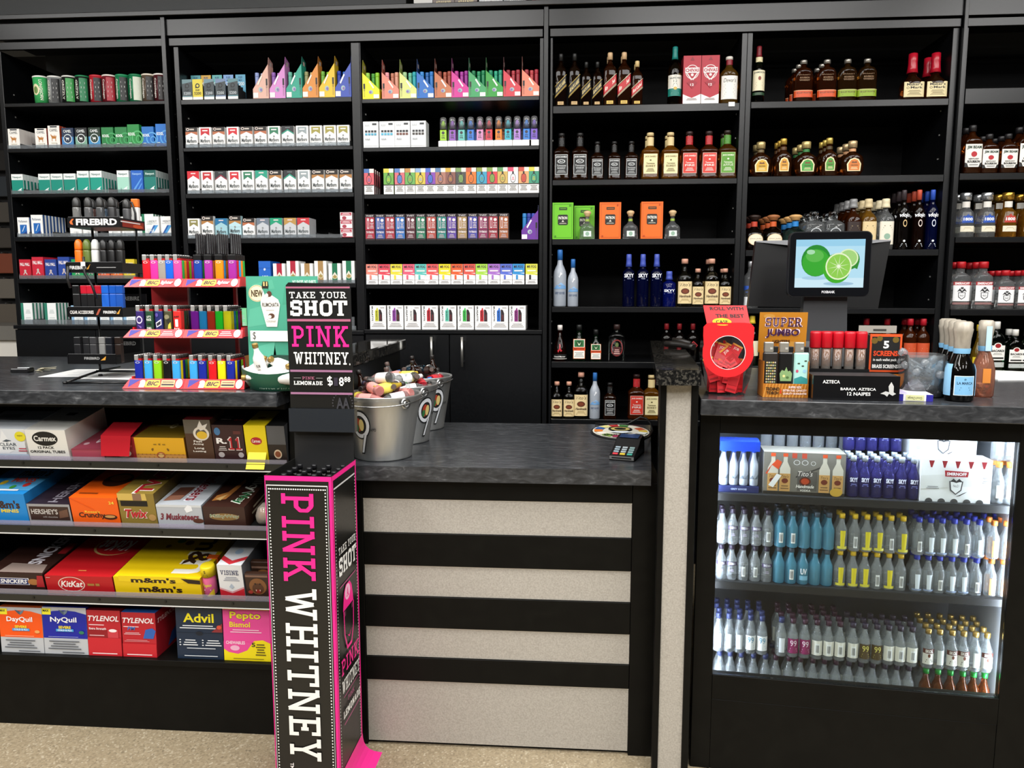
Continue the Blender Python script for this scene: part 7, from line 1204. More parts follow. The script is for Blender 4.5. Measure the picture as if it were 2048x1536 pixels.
for i, (a, b, z, rx, ry, rz) in enumerate(spots): rput(('paper_booklet', pm), .082 + a, .135 + b * .9, CT + .002 + z, 'red booklet in the clear tub, %s of the heap' % ORD[i], 'booklet', 'red booklets in the tub', rot=(R(rx), R(ry), R(rz)))
# jumbo lighter carton
A0, A1 = [0.1786,0.2993]; w = A1 - A0
u = link('lighter_carton', None); u.location = rp((A0 + A1) / 2, .075, CT + .0005); u.rotation_euler = (0, 0, TH + R(3)); tag(u, 'orange brown carton of jumbo lighters with a raised header', 'carton')
OB = C('b06a1c', .4); m = MB(); m.box(-w / 2, 0, 0, w / 2, .0015, .038, OB); m.box(-w / 2, .0017, 0, -w / 2 + .0015, .08, .1, OB); m.box(w / 2 - .0015, .0017, 0, w / 2, .08, .1, OB); m.box(-w / 2 + .0017, .0017, 0, w / 2 - .0017, .08, .0015, OB); m.box(-w / 2 + .0017, .0785, .002, w / 2 - .0017, .08, .125, OB)
prints(m, flat((-w / 2, 0, 0), (w, 0, 0), (0, 0, .038)), [('p', [(x / 14, 0), (x / 14 + .03, 0), (x / 14 + .1, 1), (x / 14 + .07, 1)], 'c88a3a') for x in range(13)] + [('t', 'TECHNO', .06, .5, .36, .74, '1c1008', 'B'), ('t', 'TORCH', .08, .22, .34, .44, '1c1008', 'B'), ('p', [(.37, .3), (.4, .7), (.41, .3)], 'd83a1a'), ('t', 'SUPER SIZE', .56, .68, .84, .84, 'e8d0c8', 'B'), ('t', 'EXTRA FUEL CAPACITY', .44, .44, .96, .6, 'e8d0c8', 'B'), ('t', 'QUALITY GUARANTEE', .44, .2, .96, .36, 'e8d0c8', 'B')], dk=.0001); link('carton', m.build('carton'), u)
m = MB(); m.M = Matrix.Translation((0, .081, .118)) @ Matrix.Rotation(R(6), 4, 'X'); m.box(-w / 2 - .003, 0, 0, w / 2 + .007, .0015, .115, C('b8781f', .35))
prints(m, flat((-w / 2 - .003, 0, 0), (w + .01, 0, 0), (0, 0, .115)), [('e', .3, .2, .1, .08, 'a8661a'), ('e', .7, .18, .12, .1, 'c08a3a'), ('e', .2, .9, .12, .06, 'c08a3a'), ('t', 'SUPER', .12, .64, .9, .88, 'f0d8e0', 'Sbi'), ('t', 'SUPER', .135, .65, .885, .87, '3a1440', 's'), ('t', 'JUMBO', .14, .36, .86, .6, 'f0d8e0', 'Sbi'), ('t', 'JUMBO', .155, .37, .845, .59, '3a1440', 'B'), ('t', 'LIGHTERS', .3, .24, .66, .32, '2a1210', 'B')]); link('header', m.build('header'), u)
for i, (c, its) in enumerate((('2a2624', [('e', .2 + .15 * (q % 5), .06 + .11 * (q // 5), .06, .035, ('b8b0a0', '8a9a6a', 'c8b06a')[q % 3]) for q in range(40)]), ('121212', [('p', [(.1, .1), (.9, .1), (.96, .4), (.8, .52), (.66, .48), (.52, .66), (.4, .5), (.2, .54), (.04, .4)], '7fa06a'), ('e', .36, .3, .1, .05, 'd8cf8a'), ('e', .62, .24, .12, .05, '4a6a3a')]), ('a8d8d0', [('p', [(0, 0), (1, 0), (1, .2), (.5, .3), (0, .2)], '2f8a8a'), ('e', .3, .8, .1, .03, '3a4a3a'), ('e', .6, .7, .1, .03, '3a4a3a'), ('e', .8, .9, .1, .03, '3a4a3a'), ('e', .2, .5, .1, .06, 'c04a6a'), ('e', .75, .5, .14, .07, '8fc0d8')]))):
    m = MB(); m.box(-.0195, -.011, 0, .0195, .011, .122, C(c, .3), .004); prints(m, flat((-.018, -.011, .036), (.036, 0, 0), (0, 0, .07)), its, dk=.00004)
    t = MB(); t.box(-.018, -.0105, .1223, .006, .0105, .150, C('b5b1a6', .25, .6), .002); t.box(.0065, -.009, .1223, .0185, .009, .138, C('1a1a1a', .3), .001); t.box(-.004, -.0114, .13, .003, -.0107, .136, C('e8e6e0', .2, .5))
    p_ = Matrix.Translation(u.location) @ Matrix.Rotation(TH + R(3), 4, 'Z') @ Vector((-.0405 + i * .0405, .016, .002))
    put(('jumbo_lighter', [('body', m.build('body')), ('hood', t.build('hood'))]), p_, ('jumbo lighter with a dense pale pattern in the orange carton', 'black jumbo lighter with a green shape in the orange carton', 'pale aqua jumbo lighter in the orange carton')[i], 'lighter', 'jumbo lighters', rz=TH + R(3))
# card box and red capped tubes
A0, A1 = [0.3045,0.525]; w = A1 - A0; h = 0.066
kd = BX('card_box', w, .09, h, C('121213', .14), [('t', 'AZTECA', .11, .68, .31, .82, 'f0f0ee', 'b'), ('t', 'BARAJA  AZTECA', .32, .38, .73, .52, 'f0f0ee', 'b'), ('t', '12 NAIPES', .40, .2, .67, .34, 'f0f0ee', 'b'), ('p', [(.78, .3), (.84, .4), (.88, .36), (.87, .6), (.9, .78), (.93, .6), (.93, .36), (.96, .3), (.92, .22), (.88, .3), (.86, .18), (.83, .26)], 'c9c9c6')], topc='2a2a2c')
rput(kd, (A0 + A1) / 2, .048, CT + .0005, 'glossy black playing card box with white lettering', 'box', rz=R(2))
xs = [0.3333,0.3633,0.3938,0.4255,0.4564]; zt = 1.1776; ztop = 1.2867
m = rm(); x0, x1 = xs[0] - .022, xs[-1] + .02; m.box(x0, .165, CT + .0005, x1, .245, CT + .004, BLK); m.box(x0, .165, CT + .0045, x1, .1665, zt + .004, BLK); m.box(x0, .2435, CT + .0045, x1, .245, zt + .004, BLK); m.box(x0, .167, CT + .0045, x0 + .0015, .243, zt + .004, BLK); m.box(x1 - .0015, .167, CT + .0045, x1, .243, zt + .004, BLK); m.box(x0 + .002, .167, zt - .004, x1 - .002, .243, zt - .002, BLKM)
o = link('tube_tray', m.build('tube_tray')); tag(o, 'black tray holding the red capped tubes behind the card box', 'tray')
H = ztop - zt
m = MB(); m.lathe([(.0125, 0), (.013, .004), (.013, H * .66)], CL('efe6dc', 1.4, .1), 16); n_ = MB(); n_.lathe([(.0116, .012), (.0116, H * .64)], noisy('tobacco', [(.3, '6a3a1c'), (.6, '8f5a30'), (.8, 'b07a48')], 90, .7), 14); q_ = MB(); q_.lathe([(.0145, H * .58), (.0155, H * .6), (.0155, H * .96), (.0145, H)], C('b80f20', .3), 18)
tk = ('capped_tube', [('glass_tube', m.build('glass_tube')), ('filling', n_.build('filling')), ('cap', q_.build('cap'))])
for j in range(2):
    for i, x in enumerate(xs): rput(tk, x + (.008 if j else 0), .185 + j * .035, zt - .0015, 'red capped glass tube of brown filling, %s row, %s along' % (('front', 'back')[j], ORD[i]), 'tube', 'red capped tubes')
# screens box, jar of glass pipes
A0, A1, Z0, Z1 = [0.4926,0.5786,1.1683,1.2778]; w = A1 - A0; h = Z1 - Z0
its = [('r', 0, 0, 1, 1, 'd8501c'), ('r', .06, .05, .94, .93, '121110'), ('e', .14, .82, .1, .08, '6a5418'), ('e', .3, .88, .09, .07, '6a5418'), ('e', .8, .85, .1, .08, '6a5418'), ('t', '5', .42, .62, .6, .82, 'f4f4f0', 'B'), ('t', 'SCREENS', .12, .42, .88, .56, 'd8461c', 'B'), ('l', .12, .3, .86, .36, 'e8e8e4', 1), ('t', 'in each wallet pack', .12, .27, .86, .36, 'e8e8e4', 'b'), ('t', 'BRASS SCREENS', .1, .1, .9, .2, 'f0f0ec', 'B')]; its.pop(7)
m = MB(); m.box(-w / 2, 0, -(Z0 - CT - .0008), w / 2, .07, -.0005, '1a1816'); m.box(-w / 2, 0, 0, w / 2, .002, h, 'd8501c'); m.box(-w / 2, .0022, 0, w / 2, .07, h * .96, '241c18')
prints(m, flat((-w / 2, 0, 0), (w, 0, 0), (0, 0, h)), its, dk=.00015)
t = MB(); t.box(-w / 2 - .02, .05, h + .0005, w / 2 - .002, .052, h + .022, '9a958c'); t.box(-w / 2 + .02, .0495, h + .006, w / 2 - .03, .0499, h + .012, '3a3834')
p = MB(); p.face([(-.01, -.02, -.03), (w / 2 + .006, -.02, -.055), (w / 2 + .004, -.02, -.004), (-w / 2 + .02, -.02, -.004)][::-1], C('e8861c')); p.face([(-.01, -.019, -.03), (w / 2 + .006, -.019, -.055), (w / 2 + .004, -.019, -.004), (-w / 2 + .02, -.019, -.004)], C('e8861c'))
rput(('screens_box', [('box', m.build('box')), ('hang_strip', t.build('hang_strip')), ('orange_flap', p.build('orange_flap'))]), (A0 + A1) / 2, .235, Z0, 'black box with an orange border and a big white five', 'box')
u = link('glass_bowl', None); ga, gb = [0.617,0.18]; u.location = rp(ga, gb, CT + .0005); u.rotation_euler = (0, 0, TH); tag(u, 'square clear jar full of glass pipes on the right counter', 'jar')
m = MB(); cl = CL('f2f6f8', 2.0, .07); m.lathe([(.044, 0, 4), (.05, .004, 4), (.054, .06, 4), (.056, .118, 4)], cl, 28, cap1=False); m.lathe([(.053, .118, 4), (.051, .06, 4), (.047, .008, 4)], cl, 28, cap1=True, cap0=False); link('jar', m.build('jar'), u)
m = MB(); m.tube([(0, 0, 0), (0, 0, .07), (0, .004, .078), (0, .008, .086)], .0048, GL('eef3f7', .4, haze=.25), 8); m.lathe([(.004, .082), (.010, .087), (.012, .096), (.010, .104), (.004, .106)], GL('eef3f7', .4, haze=.25), 10, c=(0, .009)); l_ = MB(); l_.box(-.004, -.0058, .02, .004, -.0052, .045, 'e8eaea')
gp = ('glass_pipe', [('pipe', m.build('pipe')), ('sticker', l_.build('sticker'))])
rnd = random.Random(3)
for i in range(13):
    a = i * 2.4; r = .02 * math.sqrt((i % 8 + .5) / 8); z = .020 + .0034 * i; rot = (R(rnd.uniform(52, 82) if i < 12 else 60), R(rnd.uniform(-15, 15)), a + 1)
    ax = Matrix.Rotation(rot[2], 4, 'Z') @ Matrix.Rotation(rot[1], 4, 'Y') @ Matrix.Rotation(rot[0], 4, 'X') @ Vector((0, 0, .05)); rput(gp, ga + r * math.cos(a) * .6 - ax.x * .8, gb + r * math.sin(a) * .6 - ax.y * .8, CT + .006 + z, 'clear glass pipe in the square jar, %s of the heap' % ORD[i], 'pipe', 'glass pipes in the jar', rot=rot)
a0 = 0.5694
kd = BX('paper_carton', .083, .11, .018, 'e8e6ec', [('r', 0, 0, .13, 1, '2a2490'), ('r', .8, 0, 1, 1, '2a2490'), ('r', .2, .1, .74, .9, 'd8d8a0'), ('w', 'Good Change', .26, .25, .68, .75, '4a4a30', 'i')], top=[('r', 0, 0, 1, 1, 'dcd8e0'), ('r', .1, .1, .3, .9, 'c0b8d8')], sidec='2a2490')
rput(kd, a0, .062, CT + .0005, 'flat white and violet carton lying in front of the glass jar', 'box', rz=R(-4))
# sparkling wine
def spark(g, foil, band, H=.212, r=.0355): 
    m = MB(); m.lathe([(r * .85, 0), (r * .98, .004), (r * 1.02, H * .2), (r * .98, H * .36), (r * .78, H * .48), (r * .5, H * .58), (r * .42, H * .66)], g, 22); t = MB(); t.lathe([(r * .52, H * .6), (r * .55, H * .66), (r * .58, H * .78), (r * .66, H * .86), (r * .7, H * .9), (r * .66, H * .92), (r * .66, H * .98), (r * .5, H)], foil, 18); b = MB(); b.lathe([(r * .56, H * .6), (r * .6, H * .645), (r * .6, H * .665)], band, 18, cap0=False, cap1=False)
    return [('glass_body', m.build('glass_body')), ('foil', t.build('foil')), ('band', b.build('band'))]
FOIL = noisy('crinkled_foil', [(.3, '8f887c'), (.6, 'b0a89a'), (.8, 'c4bcae')], 60, .42, stretch=(1, 1, .3), metal=.2); LB = '7fb8e0'
def lm():
    pr = spark(_amb('0a0806', .3), FOIL, LB); r = .0362; l = MB()
    fr = lambda u, v, k: ((u - .5) * .048, -math.sqrt((r + .0012 + k) ** 2 - ((u - .5) * .048) ** 2), .018 + v * .052)
    prints(l, fr, [('r', 0, 0, 1, 1, 'e8f0f4'), ('r', .03, .03, .97, .97, LB), ('t', 'LA MARCA', .12, .56, .9, .7, '2a4a6a', 'b'), ('e', .5, .82, .06, .05, '4a7a9a'), ('l', .24, .24, .78, .46, '5a8ab0', 2)], True)
    s = MB(); s.lathe([(r + .001, .016), (r * 1.0 + .0012, .045), (r * .98 + .0012, .085), (r * .86 + .0012, .1)], C('8fc4e8', .35), 24, cap0=False, cap1=False)
    # the blue sleeve wraps the back half only
    keep = [i for i, f in enumerate(s.f) if sum(s.v[j].y for j in f) / len(f) > -.022]; s.f = [s.f[i] for i in keep]; s.m = [s.m[i] for i in keep]; s.sm = [s.sm[i] for i in keep]
    return ('wine_bottle', pr + [('label', l.build('label')), ('sleeve', s.build('sleeve'))])
kd = lm(); ax0 = 0.6856
for i in range(4): rput(kd, ax0 + .0135 * i, .095 + .0745 * i, CT + .0005, 'dark sparkling wine split with pale blue label, %s in the line' % ('front', 'second', 'third', 'last')[i], 'bottle', 'sparkling wine splits')
pr = spark(_amb('d8967a', .7), FOIL, LB, .212, .029); l = MB(); l.box(-.007, -.0218, .128, .007, -.0208, .196, 'b8d8ec'); l.box(-.012, -.0304, .04, .008, -.0296, .08, 'e08a3a'); pr.append(('label', l.build('label')))
rput(('wine_bottle', pr), 0.7829, .20, CT + .0005, 'rose sparkling wine split beside the dark ones', 'bottle')
for i, (px, b, rz) in enumerate((([1.0379,0.6954], 0, 14), ([1.1573,0.795], 0, -20))):
    m = MB(); m.box(-.075, -.12, 0, .075, .1, .0012 if i else .004, 'f2f2f0'); rput(('paper_sheet', m.build('paper_sheet')), px[0], px[1] + .06, CT + .0005, ('white paper pad beside the rose bottle', 'white sheet of paper at the picture edge')[i], 'paper', rz=R(rz))
# register: customer screen in front, big black terminal behind
b0 = .36; A0, A1, Z0, Z1 = [0.2795,0.516,1.3822,1.5784]
u = link('customer_screen', None); u.location = rp((A0 + A1) / 2, b0, CT + .0005); u.rotation_euler = (0, 0, TH); tag(u, 'customer screen showing limes, on a dark stand', 'screen'); w = A1 - A0; h = Z1 - Z0; zc = Z0 - CT
def rr_(w, z0, z1, r, n=6):
    P = []
    for cx, cz, a0 in ((w / 2 - r, z1 - r, 0), (-w / 2 + r, z1 - r, 90), (-w / 2 + r, z0 + r, 180), (w / 2 - r, z0 + r, 270)):
        for q in range(n + 1): a = R(a0 + 90 * q / n); P.append((cx + r * math.cos(a), cz + r * math.sin(a)))
    return P[::-1]
m = MB(); m.prism(rr_(w, zc, zc + h, .018), 0, .03, C('1a1b1d', .3)); m.prism(rr_(w - .006, zc + .003, zc + h - .003, .016), -.002, -.0002, C('0c0d10', .12)); link('housing', m.build('housing'), u)
s = MB(); sw = w * .835; sz0 = zc + h * .143; sh = h * .735; fr = flat((-sw / 2, -.0023, sz0), (sw, 0, 0), (0, 0, sh)); E = EM
s.face([fr(0, 0, .0001), fr(1, 0, .0001), fr(1, 1, .0001), fr(0, 1, .0001)], E('b4dff2', 1.0))
its = [('r', 0, .86, 1, 1, E('98cfea', 1.0)), ('r', 0, 0, 1, .2, E('cdeaf6', 1.0)), ('e', .3, .2, .2, .04, E('a8cfe4', 1.0)), ('e', .64, .08, .22, .04, E('a0c4dc', 1.0)), ('e', .3, .56, .215, .33, E('1f8a2a', 1.0)), ('e', .3, .52, .2, .28, E('35a82c', 1.0)), ('e', .28, .66, .13, .13, E('5ab84a', 1.0)), ('e', .22, .74, .06, .05, E('a8dcb0', 1.0)),
       ('e', .78, .58, .15, .21, E('2f8a2c', 1.0)), ('e', .765, .61, .145, .19, E('dff0c0', 1.0)), ('e', .765, .61, .125, .165, E('a4d47c', 1.0)), ('p', [(.84, .42), (.93, .55), (.9, .38)], E('2f8a2c', 1.0)),
       ('e', .605, .4, .2, .31, E('3fae24', 1.0)), ('e', .63, .44, .19, .28, E('e8f4cc', 1.0)), ('e', .63, .44, .17, .25, E('8fce50', 1.0))]
for q in range(10):
    a = q * .628 + .2; c, s_ = math.cos(a), math.sin(a); its.append(('p', [(.63 - .006 * s_, .44 + .009 * c), (.63 + .165 * c, .44 + .245 * s_), (.63 + .006 * s_, .44 - .009 * c)], E('e2f2c4', 1.0)))
its.append(('e', .63, .44, .025, .035, E('f0f8dc', 1.0))); prints(s, fr, its, k0=.00025, dk=.00008); link('lit_screen', s.build('lit_screen'), u)
s = MB(); prints(s, flat((-w / 2, -.0021, zc), (w, 0, 0), (0, 0, h)), [('t', 'POSBANK', .42, .055, .58, .095, 'd8dade', 'b')]); link('lettering', s.build('lettering'), u)
m = MB(); sw0 = w * .57; pf = [(-sw0 * .42, .012), (sw0 * .42, .012)]
m.grid([[(-sw0 * .54, .0, 0), (sw0 * .54, .0, 0), (sw0 * .54, .16, 0), (-sw0 * .54, .16, 0)], [(-sw0 * .54, .0, .02), (sw0 * .54, .0, .02), (sw0 * .54, .16, .02), (-sw0 * .54, .16, .02)], [(-sw0 * .5, .026, zc * .5), (sw0 * .5, .026, zc * .5), (sw0 * .5, .1, zc * .5), (-sw0 * .5, .1, zc * .5)], [(-sw0 * .46, .031, zc + .03), (sw0 * .46, .031, zc + .03), (sw0 * .46, .06, zc + .03), (-sw0 * .46, .06, zc + .03)]], C('3a3b3d', .35), sm=False); link('stand', m.build('stand'), u)
b1 = .62; Q = [[0.2138,1.5686],[0.6408,1.567],[0.6128,1.3425],[0.1955,1.3477]]; ca = (Q[0][0] + Q[1][0]) / 2
u = link('register_terminal', None); u.location = rp(ca, b1, CT + .0005); u.rotation_euler = (0, 0, TH); tag(u, 'wide black register terminal seen from behind the customer screen', 'register')
P = [(a - ca, z - CT) for a, z in Q]; m = MB(); m.prism([P[3], P[2], P[1], P[0]][::1], 0, .045, C('0e0e0f', .4)); link('back_shell', m.build('back_shell'), u)
m = MB(); t0, t1 = P[0], P[1]; m.grid([[(t0[0], -.001, t0[1] - .004), ((t0[0] + t1[0]) / 2, -.03, t0[1] - .03), (t1[0], -.001, t1[1] - .004)], [(t0[0], .0, t0[1]), ((t0[0] + t1[0]) / 2, .0, t0[1] + .002), (t1[0], .0, t1[1])], [(t0[0], .045, t0[1] + .003), ((t0[0] + t1[0]) / 2, .045, t0[1] + .003), (t1[0], .045, t1[1] + .003)]], C('6a6b6e', .4), close=False, sm=False); link('top_bevel', m.build('top_bevel'), u)
m = MB(); m.box(-.07, .01, 0, .07, .14, .016, BLK, .003); m.box(-.03, .05, .0165, .03, .1, P[3][1] + .02, BLK, .004); link('foot', m.build('foot'), u)
# gloves on the granite cap
kx = [0.3884,2.8347,1.192]; m = MB(); GV = C('15120f', .45)
m.lathe([(.012, -.02, 2), (.026, -.01, 2), (.028, .0, 2), (.022, .01, 2), (.008, .018, 2)], GV, 12, sy=.5); m.M = Matrix.Rotation(R(90), 4, 'Y')
m2 = MB(); m2.tube([(-.045, .03, .014), (-.02, .01, .016), (.01, -.015, .014), (.035, -.04, .01), (.045, -.055, .008)], .011, GV, 8); m2.tube([(-.02, .02, .03), (.015, .0, .026), (.04, -.018, .018)], .009, GV, 8); m2.box(.03, -.034, .012, .038, -.026, .02, C('d8d8d4', .3)); 
put(('glove', m2.build('glove')), (kx[0] + .01, kx[1], 1.1925), 'crumpled black glove on the granite cap', 'glove')
# ================================================================ glass fronted fridge
u = link('glass_fridge', None); u.location = rp(0, 0, 0); u.rotation_euler = (0, 0, TH); tag(u, 'black under-counter fridge with a lit glass front full of miniatures', 'fridge')
def fl_(n, m): return link(n, m.build(n), u)
GA, GB, GZ0, GZ1 = .067, .829, .293, 1.006; FR = LAMB
m = MB(); m.box(.012, .06, 0, GA, .09, 1.063, FR, .001); m.box(GB, .06, 0, 1.45, .09, 1.063, FR, .001); m.box(GA + .0003, .06, GZ1, GB - .0003, .09, 1.063, FR); m.box(GA + .0003, .06, .218, GB - .0003, .09, GZ0, FR, .001); fl_('door_frame', m)
m = MB(); m.box(GA + .0003, .062, 0, GB - .0003, .09, .2165, FR, .001); fl_('kick_panel', m)
WI = C('dfe4ea', .4); m = MB(); D = .5
m.box(GA - .02, .095, .16, GA - .012, D, 1.05, WI); m.box(GB + .02, .095, .16, GB + .028, D, 1.05, WI); m.box(GA - .012, D, .16, GB + .02, D + .008, 1.05, C('4a4d50', .4)); m.box(GA - .012, .095, .16, GB + .02, D, .168, WI); m.box(GA - .012, .095, 1.042, GB + .02, D, 1.05, WI); fl_('liner', m)
m = MB(); m.box(GA - .012, .508 + .002, .0, GB + .02, .52, 1.06, BLK); fl_('cabinet_back', m)
m = MB(); m.box(GA + .0005, .066, GZ0 + .0005, GB - .0005, .07, GZ1 - .0005, CL('f4f8f8', .5, 0)); fl_('glass_pane', m)
S1, S2, S3 = 0.8191, 0.554, .2120
for z in (S1, S2):
    m = MB(); m.box(GA - .008, .122, z - .02, GB + .016, .49, z - .003, BLKM); m.box(GA - .008, .118, z - .022, GB + .016, .1215, z - .001, BLKM); m.box(GA - .008, .122, z - .0028, GB + .016, .49, z - .0002, C('2c2d2e', .3)); fl_('shelf', m)
m = MB(); m.box(GA - .008, .1, S3 - .012, GB + .016, .49, S3 - .0004, C('6a6c6e', .4)); fl_('base_deck', m)
LED = EM('e8f0ff', 75.0)
for n_, a0, a1 in (('left', GA - .011, GA - .005), ('right', GB + .013, GB + .019)):
    m = MB(); m.box(a0, .098, .2, a1, .108, 1.03, LED); fl_('light_strip', m)
m = MB(); m.box(GA + .03, .105, 1.034, GB - .03, .12, 1.041, LED); fl_('light_strip', m)
def frow(kinds_, xs, b, z, what, tier, rank, dz=0, b_step=0):
    for i, (x, k) in enumerate(zip(xs, kinds_)):
        if k is None: continue
        rput(k[0], x, b + dz, z, '%s, %s from left, %s rank, %s' % (k[1], ORD[i], ('front', 'second', 'third', 'rear')[rank], tier), 'bottle', 'miniatures in the fridge: %s' % tier)
CW = GL('f2f6f8', .45, haze=.30)
MC = lambda key, *a: cached('mini' + key, lambda: mini(*a))
BAR = [('r', .3, .1, .7, .8, 'f0f2f0'), ('r', .36, .2, .4, .7, '3a3a3a'), ('r', .44, .2, .46, .7, '3a3a3a'), ('r', .5, .2, .56, .7, '3a3a3a'), ('r', .6, .2, .63, .7, '3a3a3a')]
sv = (MC('sv', .105, .0158, CW, '241a30', (.12, .56, .85, None, [('r', 0, .72, 1, .95, '3a2454'), ('t', 'SVEDKA', .14, .76, .86, .92, 'eef0f6', 'b'), ('l', .3, .3, .7, .5, 'b8b0c8', 2)])), 'violet banded clear miniature')
svb = (MC('svb', .105, .0158, CW, '241a30', (.1, .5, .85, None, BAR)), 'clear miniature, barcode')
BLQ = _amb('7accea', .5)
uv = (MC('uv', .107, .0168, BLQ, '3a4a5a', (.1, .5, .85, None, BAR)), 'bright blue miniature, barcode'); uv2 = (MC('uv2', .107, .0168, BLQ, '3a4a5a', (.1, .5, .85, None, [('t', 'UV', .2, .5, .8, .9, 'eef4fa', 'B'), ('r', .1, .1, .9, .4, '7ab4d0')])), 'bright blue miniature, white letters'); uv3 = (MC('uv3', .107, .0168, BLQ, '3a4a5a'), 'plain bright blue miniature')
YL = C('e8c02a', .35)
yl = (MC('yl', .107, .0162, CW, YL, (.06, .56, .8, None, [('p', [(.3, .12), (.72, .12), (.8, 1), (.24, 1)], 'e0d02a'), ('r', 0, 0, 1, .14, 'd8cf4a')])), 'yellow capped miniature, yellow panel'); ylb = (MC('ylb', .107, .0162, CW, YL, (.06, .5, .8, None, BAR)), 'yellow capped miniature, barcode')
bl = (MC('bl', .107, .0165, CW, '2434a8', (.06, .5, .8, None, [('p', [(.3, .1), (.7, .1), (.76, 1), (.24, 1)], 'dfe8f0'), ('r', 0, 0, 1, .1, '8a9ab8')])), 'blue capped miniature, pale panel'); blb = (MC('blb', .107, .0165, CW, '2434a8', (.06, .46, .8, None, BAR)), 'blue capped miniature, barcode')
og = (MC('og', .107, .0162, CW, 'e8843a', (.06, .5, .8, None, [('r', .2, .0, .8, 1, 'e8a06a')])), 'orange capped miniature')
FB = .145
XB = [0.0895,0.1194,0.1521,0.1859,0.2182,0.2531,0.2865,0.3196,0.3525,0.3853,0.4206,0.4557,0.4879,0.52,0.5518,0.5835,0.6255,0.6556,0.6854,0.7164,0.7472,0.7804,0.8185,0.8488]
t1_ = [svb, sv, sv, sv, svb, uv, uv, uv3, uv3, uv3, yl, ylb, yl, yl, ylb, yl, blb, bl, bl, bl, blb, bl, og, og]
t2_ = [sv, sv, svb, svb, sv, uv3, uv, uv2, uv3, uv3, yl, yl, yl, ylb, yl, ylb, bl, bl, blb, bl, bl, blb, og, og]
frow(t2_, XB, FB, S2, '', 'middle shelf low tier', 0); frow(t1_, XB, FB, S2 + .1085, '', 'middle shelf top tier', 0)
rear = [svb] * 5 + [uv3] * 5 + [ylb] * 6 + [bl] * 6 + [og] * 2
frow(rear, XB, FB + .036, S2 + .1085, '', 'middle shelf top tier', 1); frow([None] * 5 + [uv3] * 5 + [None] * 6 + [bl] * 8, XB, FB + .072, S2 + .1085, '', 'middle shelf top tier', 2)
frow(rear, XB, FB + .036, S2, '', 'middle shelf low tier', 1)
n9 = lambda key, cap, lc, tc, its=None: MC(key, .116, .0163, CW, cap, (.12, .5, .9, lc, its or [('t', '99', .2, .5, .8, .9, tc, ''), ('l', .15, .1, .85, .4, tc, 2)]))
p1 = (n9('p1', '2c3564', 'f0f2f4', '2f8ab0'), 'navy capped miniature, pale label'); p1b = (MC('p1b', .116, .0163, CW, '2c3564', (.12, .5, .8, None, [('r', .2, .0, .8, 1, 'e6eaf0')])), 'navy capped frosted miniature')
p2 = (n9('p2', '3e1e32', '8a1f5a', 'f4e6ee'), 'plum capped miniature, magenta label'); p2b = (MC('p2b', .116, .0163, CW, '3e1e32', (.12, .5, .88, 'eceadf', BAR)), 'plum capped miniature, barcode label')
p3 = (n9('p3', '32283c', '4a3a1c', 'e0d86a'), 'mauve capped miniature, brown label'); p3b = (MC('p3b', .116, .0163, CW, '32283c', (.12, .5, .88, 'e8e6da', BAR)), 'mauve capped miniature, barcode label')
GC = C('c8a45a', .3, .7); sk = (MC('sk', .114, .0165, CW, GC, (.12, .52, .9, 'e6e4da', [('r', 0, .7, 1, 1, '5a2a22'), ('t', 'SKOL', .16, .75, .84, .95, 'f0ece4', 'B'), ('e', .5, .56, .12, .12, '6a3a2a'), ('l', .2, .12, .8, .36, '3a3230', 2)])), 'gold capped miniature, maroon label'); skb = (MC('skb', .114, .0165, CW, GC, (.12, .5, .85, None, [('r', .2, 0, .8, 1, 'd8dcd8')])), 'gold capped frosted miniature')
gr = (MC('gr', .112, .0165, _amb('a85a2a', .75), C('1f9a3a', .3), (.12, .5, .9, 'd8d84a', [('e', .4, .7, .2, .2, '3a7a2a'), ('l', .2, .1, .8, .4, '3a5a1a', 2)])), 'green capped amber miniature'); pv = (n9('pv', '3e1e32', '4a1a6a', 'e6dcf0'), 'plum capped miniature, purple label')
XC_ = [0.0882,0.1186,0.1488,0.1804,0.2132,0.2684,0.3007,0.3342,0.3676,0.3994,0.431,0.4666,0.4992,0.5317,0.5639,0.5947,0.6266,0.6689,0.6992,0.7318,0.7617,0.7928,0.8224]
XD_ = [0.0955,0.126,0.1578,0.1924,0.2267,0.2565,0.2933,0.3257,0.3606,0.3926,0.4244,0.4602,0.493,0.5257,0.5581,0.5904,0.6226,0.6691,0.7008,0.7336,0.7662,0.7948,0.8233]
ZU = 0.3306
S3 = ZU - .1175; 
up = [p1b, p1b, p1b, p1, p1, p1b, p2, p2, p2b, p2b, p2b, p3b, p3, p3, p3b, p3b, p3b, sk, skb, sk, sk, skb, sk]
lo = [p1, p1b, p1, p1b, p1, pv, pv, p2b, p2b, pv, pv, p3, p3b, p3b, p3, p3, p3, gr, gr, gr, gr, gr, gr]
frow(lo, XD_, FB, S3 + .0005, '', 'bottom shelf low tier', 0); frow(up, XC_, FB, ZU, '', 'bottom shelf top tier', 0)
rr2 = [p1b] * 5 + [p2b] * 6 + [p3b] * 6 + [skb] * 6
for r in (1, 2, 3): frow(rr2 if r < 3 else [p1b] * 5 + [p2b] * 6 + [None] * 6 + [skb] * 6, [x + .004 * (r % 2) for x in XC_], FB + .037 * r, ZU, '', 'bottom shelf top tier', r)
for r in (1, 2, 3): frow([p1b if q % 2 else None for q in range(23)] if r > 1 else rr2, XD_, FB + .037 * r, S3 + .0005, '', 'bottom shelf low tier', r)
